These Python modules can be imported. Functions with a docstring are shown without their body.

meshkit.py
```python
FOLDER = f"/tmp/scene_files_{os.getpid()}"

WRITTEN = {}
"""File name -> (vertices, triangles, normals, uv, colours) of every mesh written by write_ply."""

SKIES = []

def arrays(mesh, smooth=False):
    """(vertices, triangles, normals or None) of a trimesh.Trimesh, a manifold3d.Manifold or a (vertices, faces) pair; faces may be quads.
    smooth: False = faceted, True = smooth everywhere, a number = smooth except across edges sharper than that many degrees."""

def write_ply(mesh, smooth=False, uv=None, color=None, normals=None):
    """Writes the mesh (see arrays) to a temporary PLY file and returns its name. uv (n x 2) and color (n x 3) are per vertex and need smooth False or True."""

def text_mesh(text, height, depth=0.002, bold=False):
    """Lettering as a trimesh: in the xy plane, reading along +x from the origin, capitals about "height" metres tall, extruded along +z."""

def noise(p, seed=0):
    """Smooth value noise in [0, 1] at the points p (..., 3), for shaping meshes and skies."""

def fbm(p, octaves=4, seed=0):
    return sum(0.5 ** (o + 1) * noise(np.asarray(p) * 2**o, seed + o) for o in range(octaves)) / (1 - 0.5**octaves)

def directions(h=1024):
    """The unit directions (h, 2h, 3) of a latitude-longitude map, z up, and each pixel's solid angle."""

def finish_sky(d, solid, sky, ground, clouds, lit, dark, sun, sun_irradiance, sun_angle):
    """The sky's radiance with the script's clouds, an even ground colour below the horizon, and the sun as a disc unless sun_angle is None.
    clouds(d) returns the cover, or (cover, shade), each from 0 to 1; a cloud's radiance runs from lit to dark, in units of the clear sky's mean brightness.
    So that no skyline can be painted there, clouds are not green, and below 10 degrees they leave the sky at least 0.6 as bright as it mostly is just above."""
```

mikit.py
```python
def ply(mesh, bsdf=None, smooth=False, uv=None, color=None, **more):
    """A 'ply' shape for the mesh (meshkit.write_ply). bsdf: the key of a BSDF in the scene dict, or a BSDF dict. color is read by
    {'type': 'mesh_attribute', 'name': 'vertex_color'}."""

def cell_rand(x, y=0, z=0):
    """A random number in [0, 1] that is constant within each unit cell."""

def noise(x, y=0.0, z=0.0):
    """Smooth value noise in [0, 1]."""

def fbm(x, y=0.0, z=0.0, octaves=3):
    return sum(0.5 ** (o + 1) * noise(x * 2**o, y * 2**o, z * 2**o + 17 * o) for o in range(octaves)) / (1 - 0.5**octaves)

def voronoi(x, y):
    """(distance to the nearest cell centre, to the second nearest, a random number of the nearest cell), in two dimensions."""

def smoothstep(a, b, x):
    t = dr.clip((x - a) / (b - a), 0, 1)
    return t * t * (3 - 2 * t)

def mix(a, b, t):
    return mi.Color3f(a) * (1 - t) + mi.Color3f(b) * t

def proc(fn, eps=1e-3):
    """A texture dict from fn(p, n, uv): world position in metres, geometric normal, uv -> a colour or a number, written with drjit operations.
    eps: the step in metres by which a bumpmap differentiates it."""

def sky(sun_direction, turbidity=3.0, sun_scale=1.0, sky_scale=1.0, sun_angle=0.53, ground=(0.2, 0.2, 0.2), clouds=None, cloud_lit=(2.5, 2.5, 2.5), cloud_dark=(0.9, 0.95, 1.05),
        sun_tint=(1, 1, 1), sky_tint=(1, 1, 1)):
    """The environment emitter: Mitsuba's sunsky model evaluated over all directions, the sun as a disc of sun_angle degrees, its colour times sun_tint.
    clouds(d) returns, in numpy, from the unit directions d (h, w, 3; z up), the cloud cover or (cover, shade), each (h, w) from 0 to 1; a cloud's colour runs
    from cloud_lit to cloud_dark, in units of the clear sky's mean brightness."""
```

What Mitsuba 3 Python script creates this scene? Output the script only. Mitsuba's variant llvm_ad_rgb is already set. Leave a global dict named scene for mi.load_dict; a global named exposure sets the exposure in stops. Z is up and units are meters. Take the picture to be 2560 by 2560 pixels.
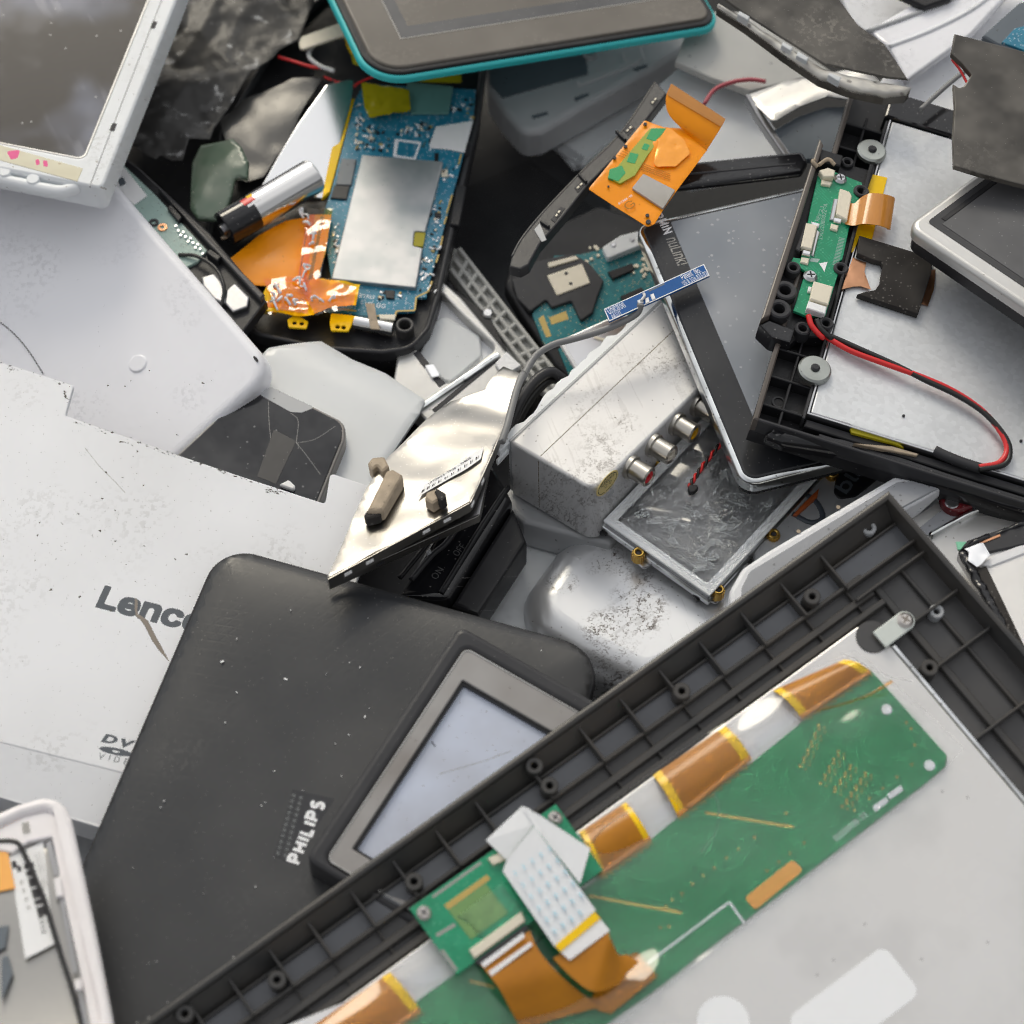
import math, random, numpy as np, drjit as dr, mitsuba as mi, mikit, meshkit, mapbox_earcut
from mikit import proc, noise, fbm, voronoi, smoothstep, mix, cell_rand
from scipy.optimize import least_squares
from scipy.spatial import Delaunay
import shapely
from shapely.geometry import Polygon, Point
scene, labels = {}, {}
# ---------------------------------------------------------------- camera, light, exposure
FOV, DIST, ELEV, S = 27.0, 0.95, math.radians(57), 1932.0
FOCUS_OFFSET, APERTURE = -0.016, 0.0046
exposure = 2.4
_d = np.array([0, math.cos(ELEV), -math.sin(ELEV)])
EYE = -_d * DIST
_right = np.array([1.0, 0, 0]); _up = np.cross(_right, _d)
scene['camera'] = {'type': 'thinlens', 'fov': FOV, 'fov_axis': 'x', 'aperture_radius': APERTURE, 'focus_distance': DIST + FOCUS_OFFSET,
                   'near_clip': 0.01, 'far_clip': 50.0, 'to_world': mi.ScalarTransform4f().look_at(EYE.tolist(), [0, 0, 0], [0, 0, 1])}
SUN = [-0.22, 0.78, 0.60]
def cover(d):
    el = np.clip(d[..., 2], 0, 1)
    n = meshkit.fbm(d * 2.2, 4, 3)
    far = 1 - d @ (np.array(SUN) / np.linalg.norm(SUN))
    return np.ones_like(el), np.clip(0.10 + 1.0 * far + 1.1 * (n - 0.5), 0, 1)
scene['sky'] = mikit.sky(SUN, turbidity=3, sun_scale=0.23, sun_angle=22, sun_tint=(0.86, 0.97, 1.12), clouds=cover, cloud_lit=(2.5, 2.5, 2.52), cloud_dark=(0.90, 0.92, 0.96))

# ---------------------------------------------------------------- helpers
def ray(p):
    p = np.atleast_2d(np.asarray(p, float)); t = math.tan(math.radians(FOV / 2))
    a, b = (p[:, 0] / S * 2 - 1) * t, (1 - p[:, 1] / S * 2) * t
    return _d + a[:, None] * _right + b[:, None] * _up
def hit(p, O, N):
    r = ray(p); return EYE + r * (((O - EYE) @ N) / (r @ N))[:, None]
def crop(x0, y0, w):
    return lambda *q: [((x0 + a * w / S) * S / 2560, (y0 + b * w / S) * S / 2560) for a, b in q]
T00, T10, T20 = crop(0, 0, 900), crop(800, 0, 900), crop(1660, 0, 900)
T01, T11, T21 = crop(0, 800, 900), crop(800, 800, 900), crop(1660, 800, 900)
T02, T12, T22 = crop(0, 1660, 900), crop(800, 1660, 900), crop(1660, 1660, 900)
S1, S2, S3, S4, S5, S6 = crop(560, 200, 640), crop(1200, 400, 640), crop(1840, 360, 520), crop(900, 800, 600), crop(1480, 1000, 640), crop(2000, 1100, 560)
unit = lambda v: np.asarray(v, float) / np.linalg.norm(v)
class Frame:
    """A plane of the scene: origin on it, x and y axes in it (metres), normal up."""
    def __init__(self, O, X, N):
        self.O, self.N = np.asarray(O, float), unit(N)
        self.X = unit(X - self.N * (np.asarray(X) @ self.N)); self.Y = np.cross(self.N, self.X)
    def w(self, P):
        P = np.atleast_2d(np.asarray(P, float))
        if P.shape[1] == 2: P = np.c_[P, np.zeros(len(P))]
        return self.O + P[:, :1] * self.X + P[:, 1:2] * self.Y + P[:, 2:] * self.N
    def L(self, px, h=0.0):
        q = hit(px, self.O + self.N * h, self.N) - self.O
        return np.c_[q @ self.X, q @ self.Y]
    def l(self, px, h=0.0): return self.L([px], h)[0]
    def up(self, h): return Frame(self.O + self.N * h, self.X, self.N)
def flat(a, b, z, slope=(0, 0)):
    """Frame through pixel a at height z, x towards pixel b, the plane rising by slope (east, north)."""
    N = unit([-slope[0], -slope[1], 1]); O = hit([a], np.array([0, 0, z]), np.array([0, 0, 1.0]))[0]
    return Frame(O, hit([b], O, N)[0] - O, N)
def fit(a, b, d, z, lam=0.25, slope=(0, 0), c=None):
    """Like flat, but tilted as little as makes the corner b-a-d square."""
    O = hit([a], np.array([0, 0, z]), np.array([0, 0, 1.0]))[0]
    def res(s):
        N = unit([-s[0], -s[1], 1]); B, D = hit([b, d], O, N) - O
        r = [unit(B) @ unit(D), lam * (s[0] - slope[0]), lam * (s[1] - slope[1])]
        if c is not None:
            C = hit([c], O, N)[0] - O; r += list((C - B - D) / np.linalg.norm(C))
        return r
    s = least_squares(res, slope).x
    return flat(a, b, z, s)
def ccw(P):
    P = np.asarray(P, float); x, y = P.T
    return P if (x * np.roll(y, -1) - y * np.roll(x, -1)).sum() > 0 else P[::-1]
def rnd(P, r, n=5):
    """Rounded corners (radius r, or one per corner)."""
    P = np.asarray(P, float); r = np.broadcast_to(r, len(P)); out = []
    for i, p in enumerate(P):
        a, b = P[i - 1] - p, P[(i + 1) % len(P)] - p; la, lb = np.linalg.norm(a), np.linalg.norm(b); a, b = a / la, b / lb
        th = math.acos(np.clip(a @ b, -1, 1))
        if r[i] <= 0 or th > 3.05: out.append(p); continue
        t = min(r[i] / math.tan(th / 2), 0.48 * la, 0.48 * lb); rr = t * math.tan(th / 2); c = p + unit(a + b) * rr / math.sin(th / 2)
        u, v = p + a * t - c, p + b * t - c
        om = math.acos(np.clip(unit(u) @ unit(v), -1, 1))
        for k in range(n + 1):
            s = k / n; out.append(c + (math.sin((1 - s) * om) * u + math.sin(s * om) * v) / max(math.sin(om), 1e-9))
    return np.array(out)
def rect(x0, y0, x1, y1, r=0.0, n=5):
    P = np.array([[x0, y0], [x1, y0], [x1, y1], [x0, y1]], float); return rnd(P, r, n) if r else P
def circ(c, r, n=24, ry=None, rot=0.0):
    t = np.arange(n) * 2 * math.pi / n; x, y = r * np.cos(t), (ry or r) * np.sin(t)
    return np.c_[c[0] + x * math.cos(rot) - y * math.sin(rot), c[1] + x * math.sin(rot) + y * math.cos(rot)]
def barp(a, b, w):
    a, b = np.asarray(a, float), np.asarray(b, float); n = unit([-(b - a)[1], (b - a)[0]]) * w / 2
    return np.array([a - n, b - n, b + n, a + n])
def inset(P, d):
    a, b = P - np.roll(P, 1, 0), np.roll(P, -1, 0) - P
    a, b = a / np.maximum(np.linalg.norm(a, axis=1, keepdims=True), 1e-12), b / np.maximum(np.linalg.norm(b, axis=1, keepdims=True), 1e-12)
    n = np.c_[-a[:, 1], a[:, 0]] + np.c_[-b[:, 1], b[:, 0]]
    return P + d * 2 * n / np.maximum((n * n).sum(1, keepdims=True), 0.5)
def tri(rings):
    v = np.vstack(rings); return np.asarray(mapbox_earcut.triangulate_float64(v * 1000, np.cumsum([len(r) for r in rings]).astype(np.uint32))).reshape(-1, 3).astype(int)
def slab(F, P, z0, z1, b=0.0003, seg=1, holes=(), bottom=True, zf=None):
    """A plate of outline P (local metres) from height z0 to z1, upper edges rounded by b."""
    rings = [ccw(P)] + [ccw(h)[::-1] for h in holes]
    b = min(b, (z1 - z0) * 0.95)
    lv = [(z0, 0.0)] + ([(z1 - b + b * math.sin(k / seg * math.pi / 2), b * (1 - math.cos(k / seg * math.pi / 2))) for k in range(seg + 1)] if b > 0 else [(z1, 0.0)])
    V, Q, at = [], [], []
    n0 = 0
    for z, d in lv:
        row = []
        for R in rings:
            q = inset(R, d) if d else R
            V.append(np.c_[q, np.full(len(q), z)]); row.append((n0, len(q))); n0 += len(q)
        at.append(row)
    for k in range(len(lv) - 1):
        for (s0, m), (s1, _) in zip(at[k], at[k + 1]):
            i = np.arange(m); j = (i + 1) % m
            Q += [np.c_[s0 + i, s0 + j, s1 + j], np.c_[s0 + i, s1 + j, s1 + i]]
    nl = len(rings)
    caps = []
    for vs in (V[-nl:], V[:nl]):
        q = tri([v[:, :2] for v in vs]); v = np.vstack(vs); a, b_, c = v[q[:, 0]], v[q[:, 1]], v[q[:, 2]]
        q[((b_ - a)[:, 0] * (c - a)[:, 1] - (b_ - a)[:, 1] * (c - a)[:, 0]) < 0] = q[((b_ - a)[:, 0] * (c - a)[:, 1] - (b_ - a)[:, 1] * (c - a)[:, 0]) < 0][:, ::-1]
        caps.append(q)
    top, bot = np.vstack(V[-nl:]), np.vstack(V[:nl])          # the caps get vertices of their own, so that they shade flat
    Q.append(caps[0] + n0); V.append(top)
    if bottom: Q.append(caps[1][:, ::-1] + n0 + len(top)); V.append(bot)
    V = np.vstack(V)
    if zf is not None: V[:, 2] += zf(V[:, 0], V[:, 1])
    return F.w(V), np.vstack(Q)
def merge(*ms):
    V, Q, n = [], [], 0
    for v, q in ms: V.append(v); Q.append(np.asarray(q) + n); n += len(v)
    return np.vstack(V), np.vstack(Q)
def cyl(F, c, r, z0, z1, hole=0.0, n=20, b=0.0002):
    return slab(F, circ(c, r, n), z0, z1, b, holes=[circ(c, hole, n)] if hole else ())
def spline(P, n=8):
    P = np.asarray(P, float); Q = np.vstack([2 * P[0] - P[1], P, 2 * P[-1] - P[-2]]); out = []
    for i in range(1, len(Q) - 2):
        for t in np.arange(n) / n:
            a, b, c, d = Q[i - 1:i + 3]
            out.append(0.5 * (2 * b + (c - a) * t + (2 * a - 5 * b + 4 * c - d) * t * t + (3 * b - a - 3 * c + d) * t ** 3))
    return np.vstack(out + [P[-1]])
def tube(P, r, sides=8, n=8, smooth=True):
    p = spline(P, n) if smooth else np.asarray(P, float)
    t = np.gradient(p, axis=0); t /= np.linalg.norm(t, axis=1, keepdims=True)
    a = np.array([0, 0, 1.0]) - t * t[:, 2:]; bad = np.linalg.norm(a, axis=1) < 0.1
    a[bad] = np.array([1.0, 0, 0]) - t[bad] * t[bad][:, :1]; a /= np.linalg.norm(a, axis=1, keepdims=True); b = np.cross(t, a)
    g = np.arange(sides) * 2 * math.pi / sides
    V = (p[:, None] + r * (np.cos(g)[None, :, None] * a[:, None] + np.sin(g)[None, :, None] * b[:, None])).reshape(-1, 3)
    i, j = np.meshgrid(np.arange(len(p) - 1), np.arange(sides), indexing='ij'); j2 = (j + 1) % sides
    q = np.stack([i * sides + j, i * sides + j2, (i + 1) * sides + j2, (i + 1) * sides + j], -1).reshape(-1, 4)
    m = len(p) - 1; caps = [[0, k + 1, k] for k in range(1, sides - 1)] + [[m * sides, m * sides + k, m * sides + k + 1] for k in range(1, sides - 1)]
    return V, np.vstack([q[:, [0, 1, 2]], q[:, [0, 2, 3]], np.array(caps)])
def sheet(F, P, step, zf, th=0.0004):
    """A thin bent sheet of outline P, its height zf(x, y)."""
    P = ccw(P); pg = Polygon(P).buffer(0); x0, y0, x1, y1 = pg.bounds
    edge = []
    for i in range(len(P)):
        a, b = P[i], P[(i + 1) % len(P)]; m = max(1, int(np.linalg.norm(b - a) / step))
        edge += [a + (b - a) * k / m for k in range(m)]
    gx, gy = np.meshgrid(np.arange(x0, x1, step), np.arange(y0, y1, step)); gx = gx + (np.arange(gx.shape[0]) % 2)[:, None] * step / 2
    g = np.c_[gx.ravel(), gy.ravel()]; g = g[shapely.contains_xy(pg.buffer(-step * 0.45), g[:, 0], g[:, 1])]
    p = np.vstack([np.array(edge), g]); t = Delaunay(p).simplices
    c = p[t].mean(1); t = t[shapely.contains_xy(pg, c[:, 0], c[:, 1])]
    u_, v_ = p[t[:, 1]] - p[t[:, 0]], p[t[:, 2]] - p[t[:, 0]]; cr = u_[:, 0] * v_[:, 1] - u_[:, 1] * v_[:, 0]; t = t[np.abs(cr) > 1e-12]; cr = cr[np.abs(cr) > 1e-12]
    t[cr < 0] = t[cr < 0][:, ::-1]
    z = zf(p[:, 0], p[:, 1]) + 0 * p[:, 0]; n = len(p)
    V = np.vstack([np.c_[p, z], np.c_[p, z - th]])
    e = np.vstack([t[:, [0, 1]], t[:, [1, 2]], t[:, [2, 0]]]); s = {tuple(x) for x in e}
    be = np.array([x for x in s if (x[1], x[0]) not in s])
    side = np.vstack([np.c_[be[:, 1], be[:, 0], be[:, 0] + n], np.c_[be[:, 1], be[:, 0] + n, be[:, 1] + n]])
    return F.w(V), np.vstack([t, t[:, ::-1] + n, side])
def ribbon(Lp, Rp, th=0.0002, n=8):
    """A bent tape between two 3-D polylines."""
    a, b = spline(Lp, n), spline(Rp, n); m = len(a)
    t = np.gradient((a + b) / 2, axis=0); nn = np.cross(t, b - a); nn /= np.maximum(np.linalg.norm(nn, axis=1, keepdims=True), 1e-12)
    V = np.vstack([a, b, a - nn * th, b - nn * th]); i = np.arange(m - 1)
    quad = lambda p, q, r, s: [np.c_[p, q, r], np.c_[p, r, s]]
    Q = quad(i, i + 1, m + i + 1, m + i) + quad(2 * m + i, 3 * m + i, 3 * m + i + 1, 2 * m + i + 1) + quad(i, 2 * m + i, 2 * m + i + 1, i + 1) + quad(m + i, m + i + 1, 3 * m + i + 1, 3 * m + i)
    return V, np.vstack(Q)
def fat(F, s, a, b, h, z=0.0, e=0.0003, **k):
    n = unit(np.asarray(b) - a); m = np.array([-n[1], n[0]])
    return merge(*[text(F, s, a + n * e * i + m * e * j, b + n * e * i + m * e * j, h, z + 3e-6 * (3 * i + j), **k) for i in (-1, 1) for j in (-1, 1)])
def text(F, s, a, b, h, z=0.0, t=0.00006, bold=False):
    """Lettering lying on the frame, its baseline from a to b (local), capitals h tall."""
    m = meshkit.text_mesh(s, 1.0, 1.0, bold); v = np.array(m.vertices); a, b = np.asarray(a, float), np.asarray(b, float)
    v[:, 0] -= v[:, 0].min(); L = np.linalg.norm(b - a); x = unit(b - a); y = np.array([-x[1], x[0]])
    q = a + v[:, :1] / v[:, 0].max() * L * x + v[:, 1:2] * h * y
    return F.w(np.c_[q, z + v[:, 2] * t]), np.array(m.faces)
def ridge(x, y, a, b, amp, w):
    p = np.c_[x, y] - a; u = np.asarray(b) - a; s = np.clip(p @ u / (u @ u), 0, 1)
    return amp * np.exp(-((p - s[:, None] * u) ** 2).sum(1) / w ** 2)
_arc = lambda cx, cy, rx, ry, a0, a1, n=12: [(cx + rx * math.cos(math.radians(a0 + (a1 - a0) * k / n)), cy + ry * math.sin(math.radians(a0 + (a1 - a0) * k / n))) for k in range(n + 1)]
STROKES = {'I': (0.0, [[(0, 0), (0, 1)]]), 'L': (.5, [[(0, 1), (0, 0), (.5, 0)]]), 'H': (.6, [[(0, 0), (0, 1)], [(.6, 0), (.6, 1)], [(0, .5), (.6, .5)]]),
    'P': (.55, [[(0, 0), (0, 1), (.3, 1)] + _arc(.3, .74, .25, .26, 90, -90) + [(0, .48)]]), 'S': (.5, [_arc(.26, .76, .24, .24, 30, 270) + _arc(.26, .24, .26, .26, 90, -150)]),
    'N': (.62, [[(0, 0), (0, 1), (.62, 0), (.62, 1)]]), 'M': (.74, [[(0, 0), (0, 1), (.37, .25), (.74, 1), (.74, 0)]]), 'V': (.66, [[(0, 1), (.33, 0), (.66, 1)]]), 'E': (.5, [[(.5, 1), (0, 1), (0, 0), (.5, 0)], [(0, .5), (.44, .5)]]),
    'D': (.6, [[(0, 0), (0, 1), (.2, 1)] + _arc(.2, .5, .4, .5, 90, -90) + [(0, 0), (0, .2)]]), 'O': (.7, [_arc(.35, .5, .35, .5, 0, 360, 30)]), 'G': (.66, [_arc(.35, .5, .35, .5, 50, 360, 24) + [(.4, .5)]]),
    'A': (.7, [[(0, 0), (.35, 1), (.7, 0)], [(.12, .33), (.58, .33)]]), 'R': (.55, [[(0, 0), (0, 1), (.3, 1)] + _arc(.3, .74, .25, .26, 90, -90) + [(0, .48)], [(.28, .48), (.56, 0)]])}
def letters(F, s, a, b, h, wt=0.2, gap=0.22, z=0.0, t=0.00006, slant=0.0):
    x, polys = 0.0, []
    for ch in s:
        w, ls = STROKES[ch]
        g = shapely.union_all([shapely.LineString([(px * (1 - 0 * wt) + x + wt / 2, wt / 2 + py * (1 - wt)) for px, py in l]).buffer(wt / 2, cap_style='flat', join_style='mitre', mitre_limit=2) for l in ls])
        polys += list(getattr(g, 'geoms', [g])); x += w + wt + gap
    x -= gap; a, b = np.asarray(a, float), np.asarray(b, float); L = np.linalg.norm(b - a); u = unit(b - a); n = np.array([-u[1], u[0]])
    m = lambda c: a + (np.asarray(c)[:-1, :1] + slant * np.asarray(c)[:-1, 1:]) / x * L * u + np.asarray(c)[:-1, 1:] * h * n
    return merge(*[slab(F, m(p.exterior.coords), z, z + t, 0, holes=[m(i.coords) for i in p.interiors]) for p in polys])
_used = {}
def numbered(k):
    _used[k] = _used.get(k, 0) + 1
    return k if _used[k] == 1 else f'{k}_{_used[k] - 1:03d}'
def thing(name, label, cat, group=None, kind=None):
    k = numbered(name); labels[k] = {'label': label, 'category': cat}
    if group: labels[k]['group'] = group
    if kind: labels[k]['kind'] = kind
    return k
def put(parent, name, m, mat, smooth=False, label=None, kind=None):
    k = numbered(parent + '__' + name); scene[k] = mikit.ply(m, mat, smooth=smooth)
    if label or kind: labels[k] = {x: y for x, y in (('label', label), ('kind', kind)) if y}
    return k
def single(name, m, mat, label, cat, smooth=False, group=None, kind=None):
    k = thing(name, label, cat, group, kind); scene[k] = mikit.ply(m, mat, smooth=smooth); return k
R = random.Random(5)

# ---------------------------------------------------------------- materials
def mat(name, base, rough=0.5, metallic=0.0, spec=0.5, coat=0.0, bump=None, two=True, **kw):
    d = {'type': 'principled', 'base_color': {'type': 'rgb', 'value': list(base)} if isinstance(base, tuple) else base, 'roughness': rough, 'metallic': metallic, 'specular': spec, **kw}
    if coat: d['clearcoat'] = coat; d['clearcoat_gloss'] = 0.9
    if bump is not None: d = {'type': 'bumpmap', 'arbitrary': bump[0], 'scale': bump[1], 'bsdf': d}
    scene[name] = {'type': 'twosided', 'bsdf': d} if two else d
    return name
def worn(base, dark=(0.05, 0.045, 0.04), speck=420.0, dens=0.12, cloud=30.0, amount=0.12, grime=0.0, seed=0.0):
    """Base colour with uneven grime and small specks."""
    def f(p, n, uv):
        x, y = p.x + 0.37 * p.z, p.y + 0.61 * p.z
        c = fbm(x * cloud + seed, y * cloud, p.z * cloud, 3)
        d, _, r = voronoi(x * speck + seed * 7, y * speck)
        sp = smoothstep(0.30, 0.10, d / (0.25 + 6.0 * (dens - r))) * dr.select(r < dens, 1.0, 0.0)
        col = mix(base, dark, dr.clip((c - 0.5) * amount * 2, -0.2, 0.9))
        if grime:
            g = smoothstep(0.52, 0.80, fbm(x * 34 + seed, y * 34, 3.0, 4)) * smoothstep(0.48, 0.70, fbm(x * 620, y * 620, 1.0 + seed, 4))
            col = mix(col, dark, g * grime)
        return mix(col, dark, sp * 0.75)
    return proc(f)
mat('white_gloss', worn((0.80, 0.80, 0.83), (0.30, 0.30, 0.32), 330, 0.018, 14, 0.10, 0.22), 0.22, coat=0.6)
mat('white_matt', worn((0.70, 0.71, 0.73), (0.12, 0.11, 0.09), 620, 0.06, 14, 0.17, 0.16, 2.0), 0.48)
mat('white_frame', worn((0.74, 0.76, 0.77), (0.32, 0.29, 0.25), 260, 0.08, 30, 0.12, 0.25, 3.0), 0.4)
mat('white_shell', worn((0.80, 0.77, 0.77), (0.4, 0.36, 0.34), 200, 0.05, 40, 0.12), 0.38)
mat('cream_plastic', (0.72, 0.66, 0.53), 0.45)
mat('grey_plate', worn((0.60, 0.62, 0.63), (0.2, 0.2, 0.2), 420, 0.03, 20, 0.2), 0.3)
mat('device_grey', worn((0.48, 0.49, 0.50), (0.15, 0.15, 0.15), 420, 0.03, 20, 0.2), 0.4)
mat('mid_grey', worn((0.36, 0.37, 0.38), (0.1, 0.1, 0.1), 300, 0.1, 30, 0.2), 0.4)
mat('slate', worn((0.11, 0.13, 0.15), (0.04, 0.04, 0.04), 300, 0.1, 30, 0.2), 0.3)
mat('rib_grey', worn((0.42, 0.42, 0.40), (0.2, 0.2, 0.2), 200, 0.1, 40, 0.2), 0.45)
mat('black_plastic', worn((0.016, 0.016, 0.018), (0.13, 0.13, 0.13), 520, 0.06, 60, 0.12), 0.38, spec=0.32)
mat('black_gloss', worn((0.010, 0.010, 0.012), (0.22, 0.21, 0.2), 560, 0.12, 40, 0.06), 0.12, spec=0.6)
mat('dusty_glass', worn((0.012, 0.012, 0.014), (0.25, 0.25, 0.25), 330, 0.10, 70, 0.16), 0.10, spec=0.6)
mat('bezel_dark', worn((0.050, 0.047, 0.044), (0.10, 0.08, 0.06), 600, 0.05, 45, 0.35), 0.40)
mat('floor_strip', worn((0.115, 0.120, 0.132), (0.06, 0.06, 0.065), 500, .05, 35, .4), 0.33)
mat('bezel_floor', worn((0.062, 0.060, 0.060), (0.035, 0.03, 0.025), 500, 0.05, 35, 0.4), 0.36)
mat('gadget_dark', worn((0.036, 0.036, 0.039), (0.12, 0.12, 0.12), 520, 0.08, 60, 0.15), 0.36, spec=0.35)
mat('panel_face', worn((0.022, 0.023, 0.026), (0.10, 0.10, 0.10), 560, 0.12, 50, 0.2), 0.26, spec=0.4)
mat('screen_grey', worn((0.23, 0.25, 0.28), (0.42, 0.43, 0.45), 300, 0.14, 28, 0.5), 0.28)
mat('screen_pale', worn((0.50, 0.54, 0.64), (0.24, 0.21, 0.19), 520, 0.08, 55, 0.35, 0.5), 0.30)
mat('screen_dark', worn((0.075, 0.075, 0.078), (0.2, 0.2, 0.2), 520, 0.1, 60, 0.2), 0.35)
mat('brown_panel', worn((0.075, 0.068, 0.058), (0.25, 0.23, 0.20), 620, 0.06, 80, 0.5, 0.5), 0.34)
mat('rubber_mat', worn((0.045, 0.042, 0.040), (0.1, 0.09, 0.08), 600, 0.15, 40, 0.3), 0.8)
mat('foam_black', worn((0.030, 0.027, 0.025), (0.15, 0.14, 0.13), 700, 0.2, 60, 0.3), 0.9)
mat('foam_tan', worn((0.36, 0.29, 0.21), (0.15, 0.12, 0.09), 500, 0.1, 300, 0.5), 0.7)
mat('turquoise', (0.03, 0.46, 0.47), 0.45)
mat('label_white', (0.80, 0.80, 0.80), 0.5); mat('print_black', (0.02, 0.02, 0.025), 0.6); mat('print_slate', (0.055, 0.068, 0.085), 0.5); mat('print_white', (0.82, 0.82, 0.84), 0.5)
mat('print_grey', (0.33, 0.32, 0.30), 0.5); mat('print_gold', (0.50, 0.36, 0.10), 0.45)
mat('steel', (0.62, 0.62, 0.63), 0.25, 1.0); mat('steel_dark', (0.30, 0.30, 0.31), 0.3, 1.0)
mat('chrome', worn((0.66, 0.68, 0.68), (0.12, 0.12, 0.11), 500, 0.2, 90, 0.9), 0.12, 1.0)
mat('brass', (0.62, 0.40, 0.10), 0.25, 1.0); mat('copper', worn((0.62, 0.32, 0.18), (0.25, 0.1, 0.05), 300, 0.1, 140, 0.6), 0.3, 1.0)
mat('screw_metal', (0.62, 0.58, 0.54), 0.25, 1.0)
mat('foil', (0.86, 0.86, 0.86), 0.18, 1.0)
def _spangle(p, n, uv):
    d, e, r = voronoi(p.x * 520 + 0.6 * fbm(p.x * 400, p.y * 400, 0.0, 2), p.y * 520)
    c = fbm(p.x * 25, p.y * 25, 0.0, 3)
    return mi.Color3f(0.72, 0.74, 0.76) * (0.90 + 0.10 * (r - 0.5) + 0.24 * (c - 0.5))
mat('galvanised', proc(_spangle), 0.5, 0.45)
mat('shield_metal', worn((0.40, 0.41, 0.42), (0.2, 0.25, 0.26), 400, 0.03, 90, 0.7), 0.42, 0.8)
def _alu(p, n, uv):
    c = fbm(p.x * 12, p.y * 12, 0.0, 3); d, _, r = voronoi(p.x * 160, p.y * 160)
    return mix((0.72, 0.71, 0.695), (0.2, 0.19, 0.18), smoothstep(0.12, 0.04, d) * dr.select(r < 0.05, 0.5, 0.0)) * (0.92 + 0.16 * c) * (1.0 - 0.07 * smoothstep(0.45, 0.75, fbm(p.x * 45 + 3.0, p.y * 45, 4.0, 4)))
mat('aluminium', proc(_alu), proc(lambda p, n, uv: 0.34 + 0.22 * fbm(p.x * 30, p.y * 30, 1.0, 4)), 0.5)
def _bracket_rough(p, n, uv): return 0.20 + 0.14 * fbm(p.x * 60, p.y * 60, 2.0, 3)
def _bracket(p, n, uv):
    d, _, r = voronoi(p.x * 600, p.y * 600)
    return mix(mi.Color3f(0.40, 0.385, 0.36) * (0.9 + 0.2 * fbm(p.x * 40, p.y * 40, 1.0, 3)), (0.8, 0.8, 0.8), smoothstep(0.2, 0.05, d) * dr.select(r < 0.08, 0.5, 0.0))
mat('bracket_metal', proc(_bracket), proc(_bracket_rough), 1.0)
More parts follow.
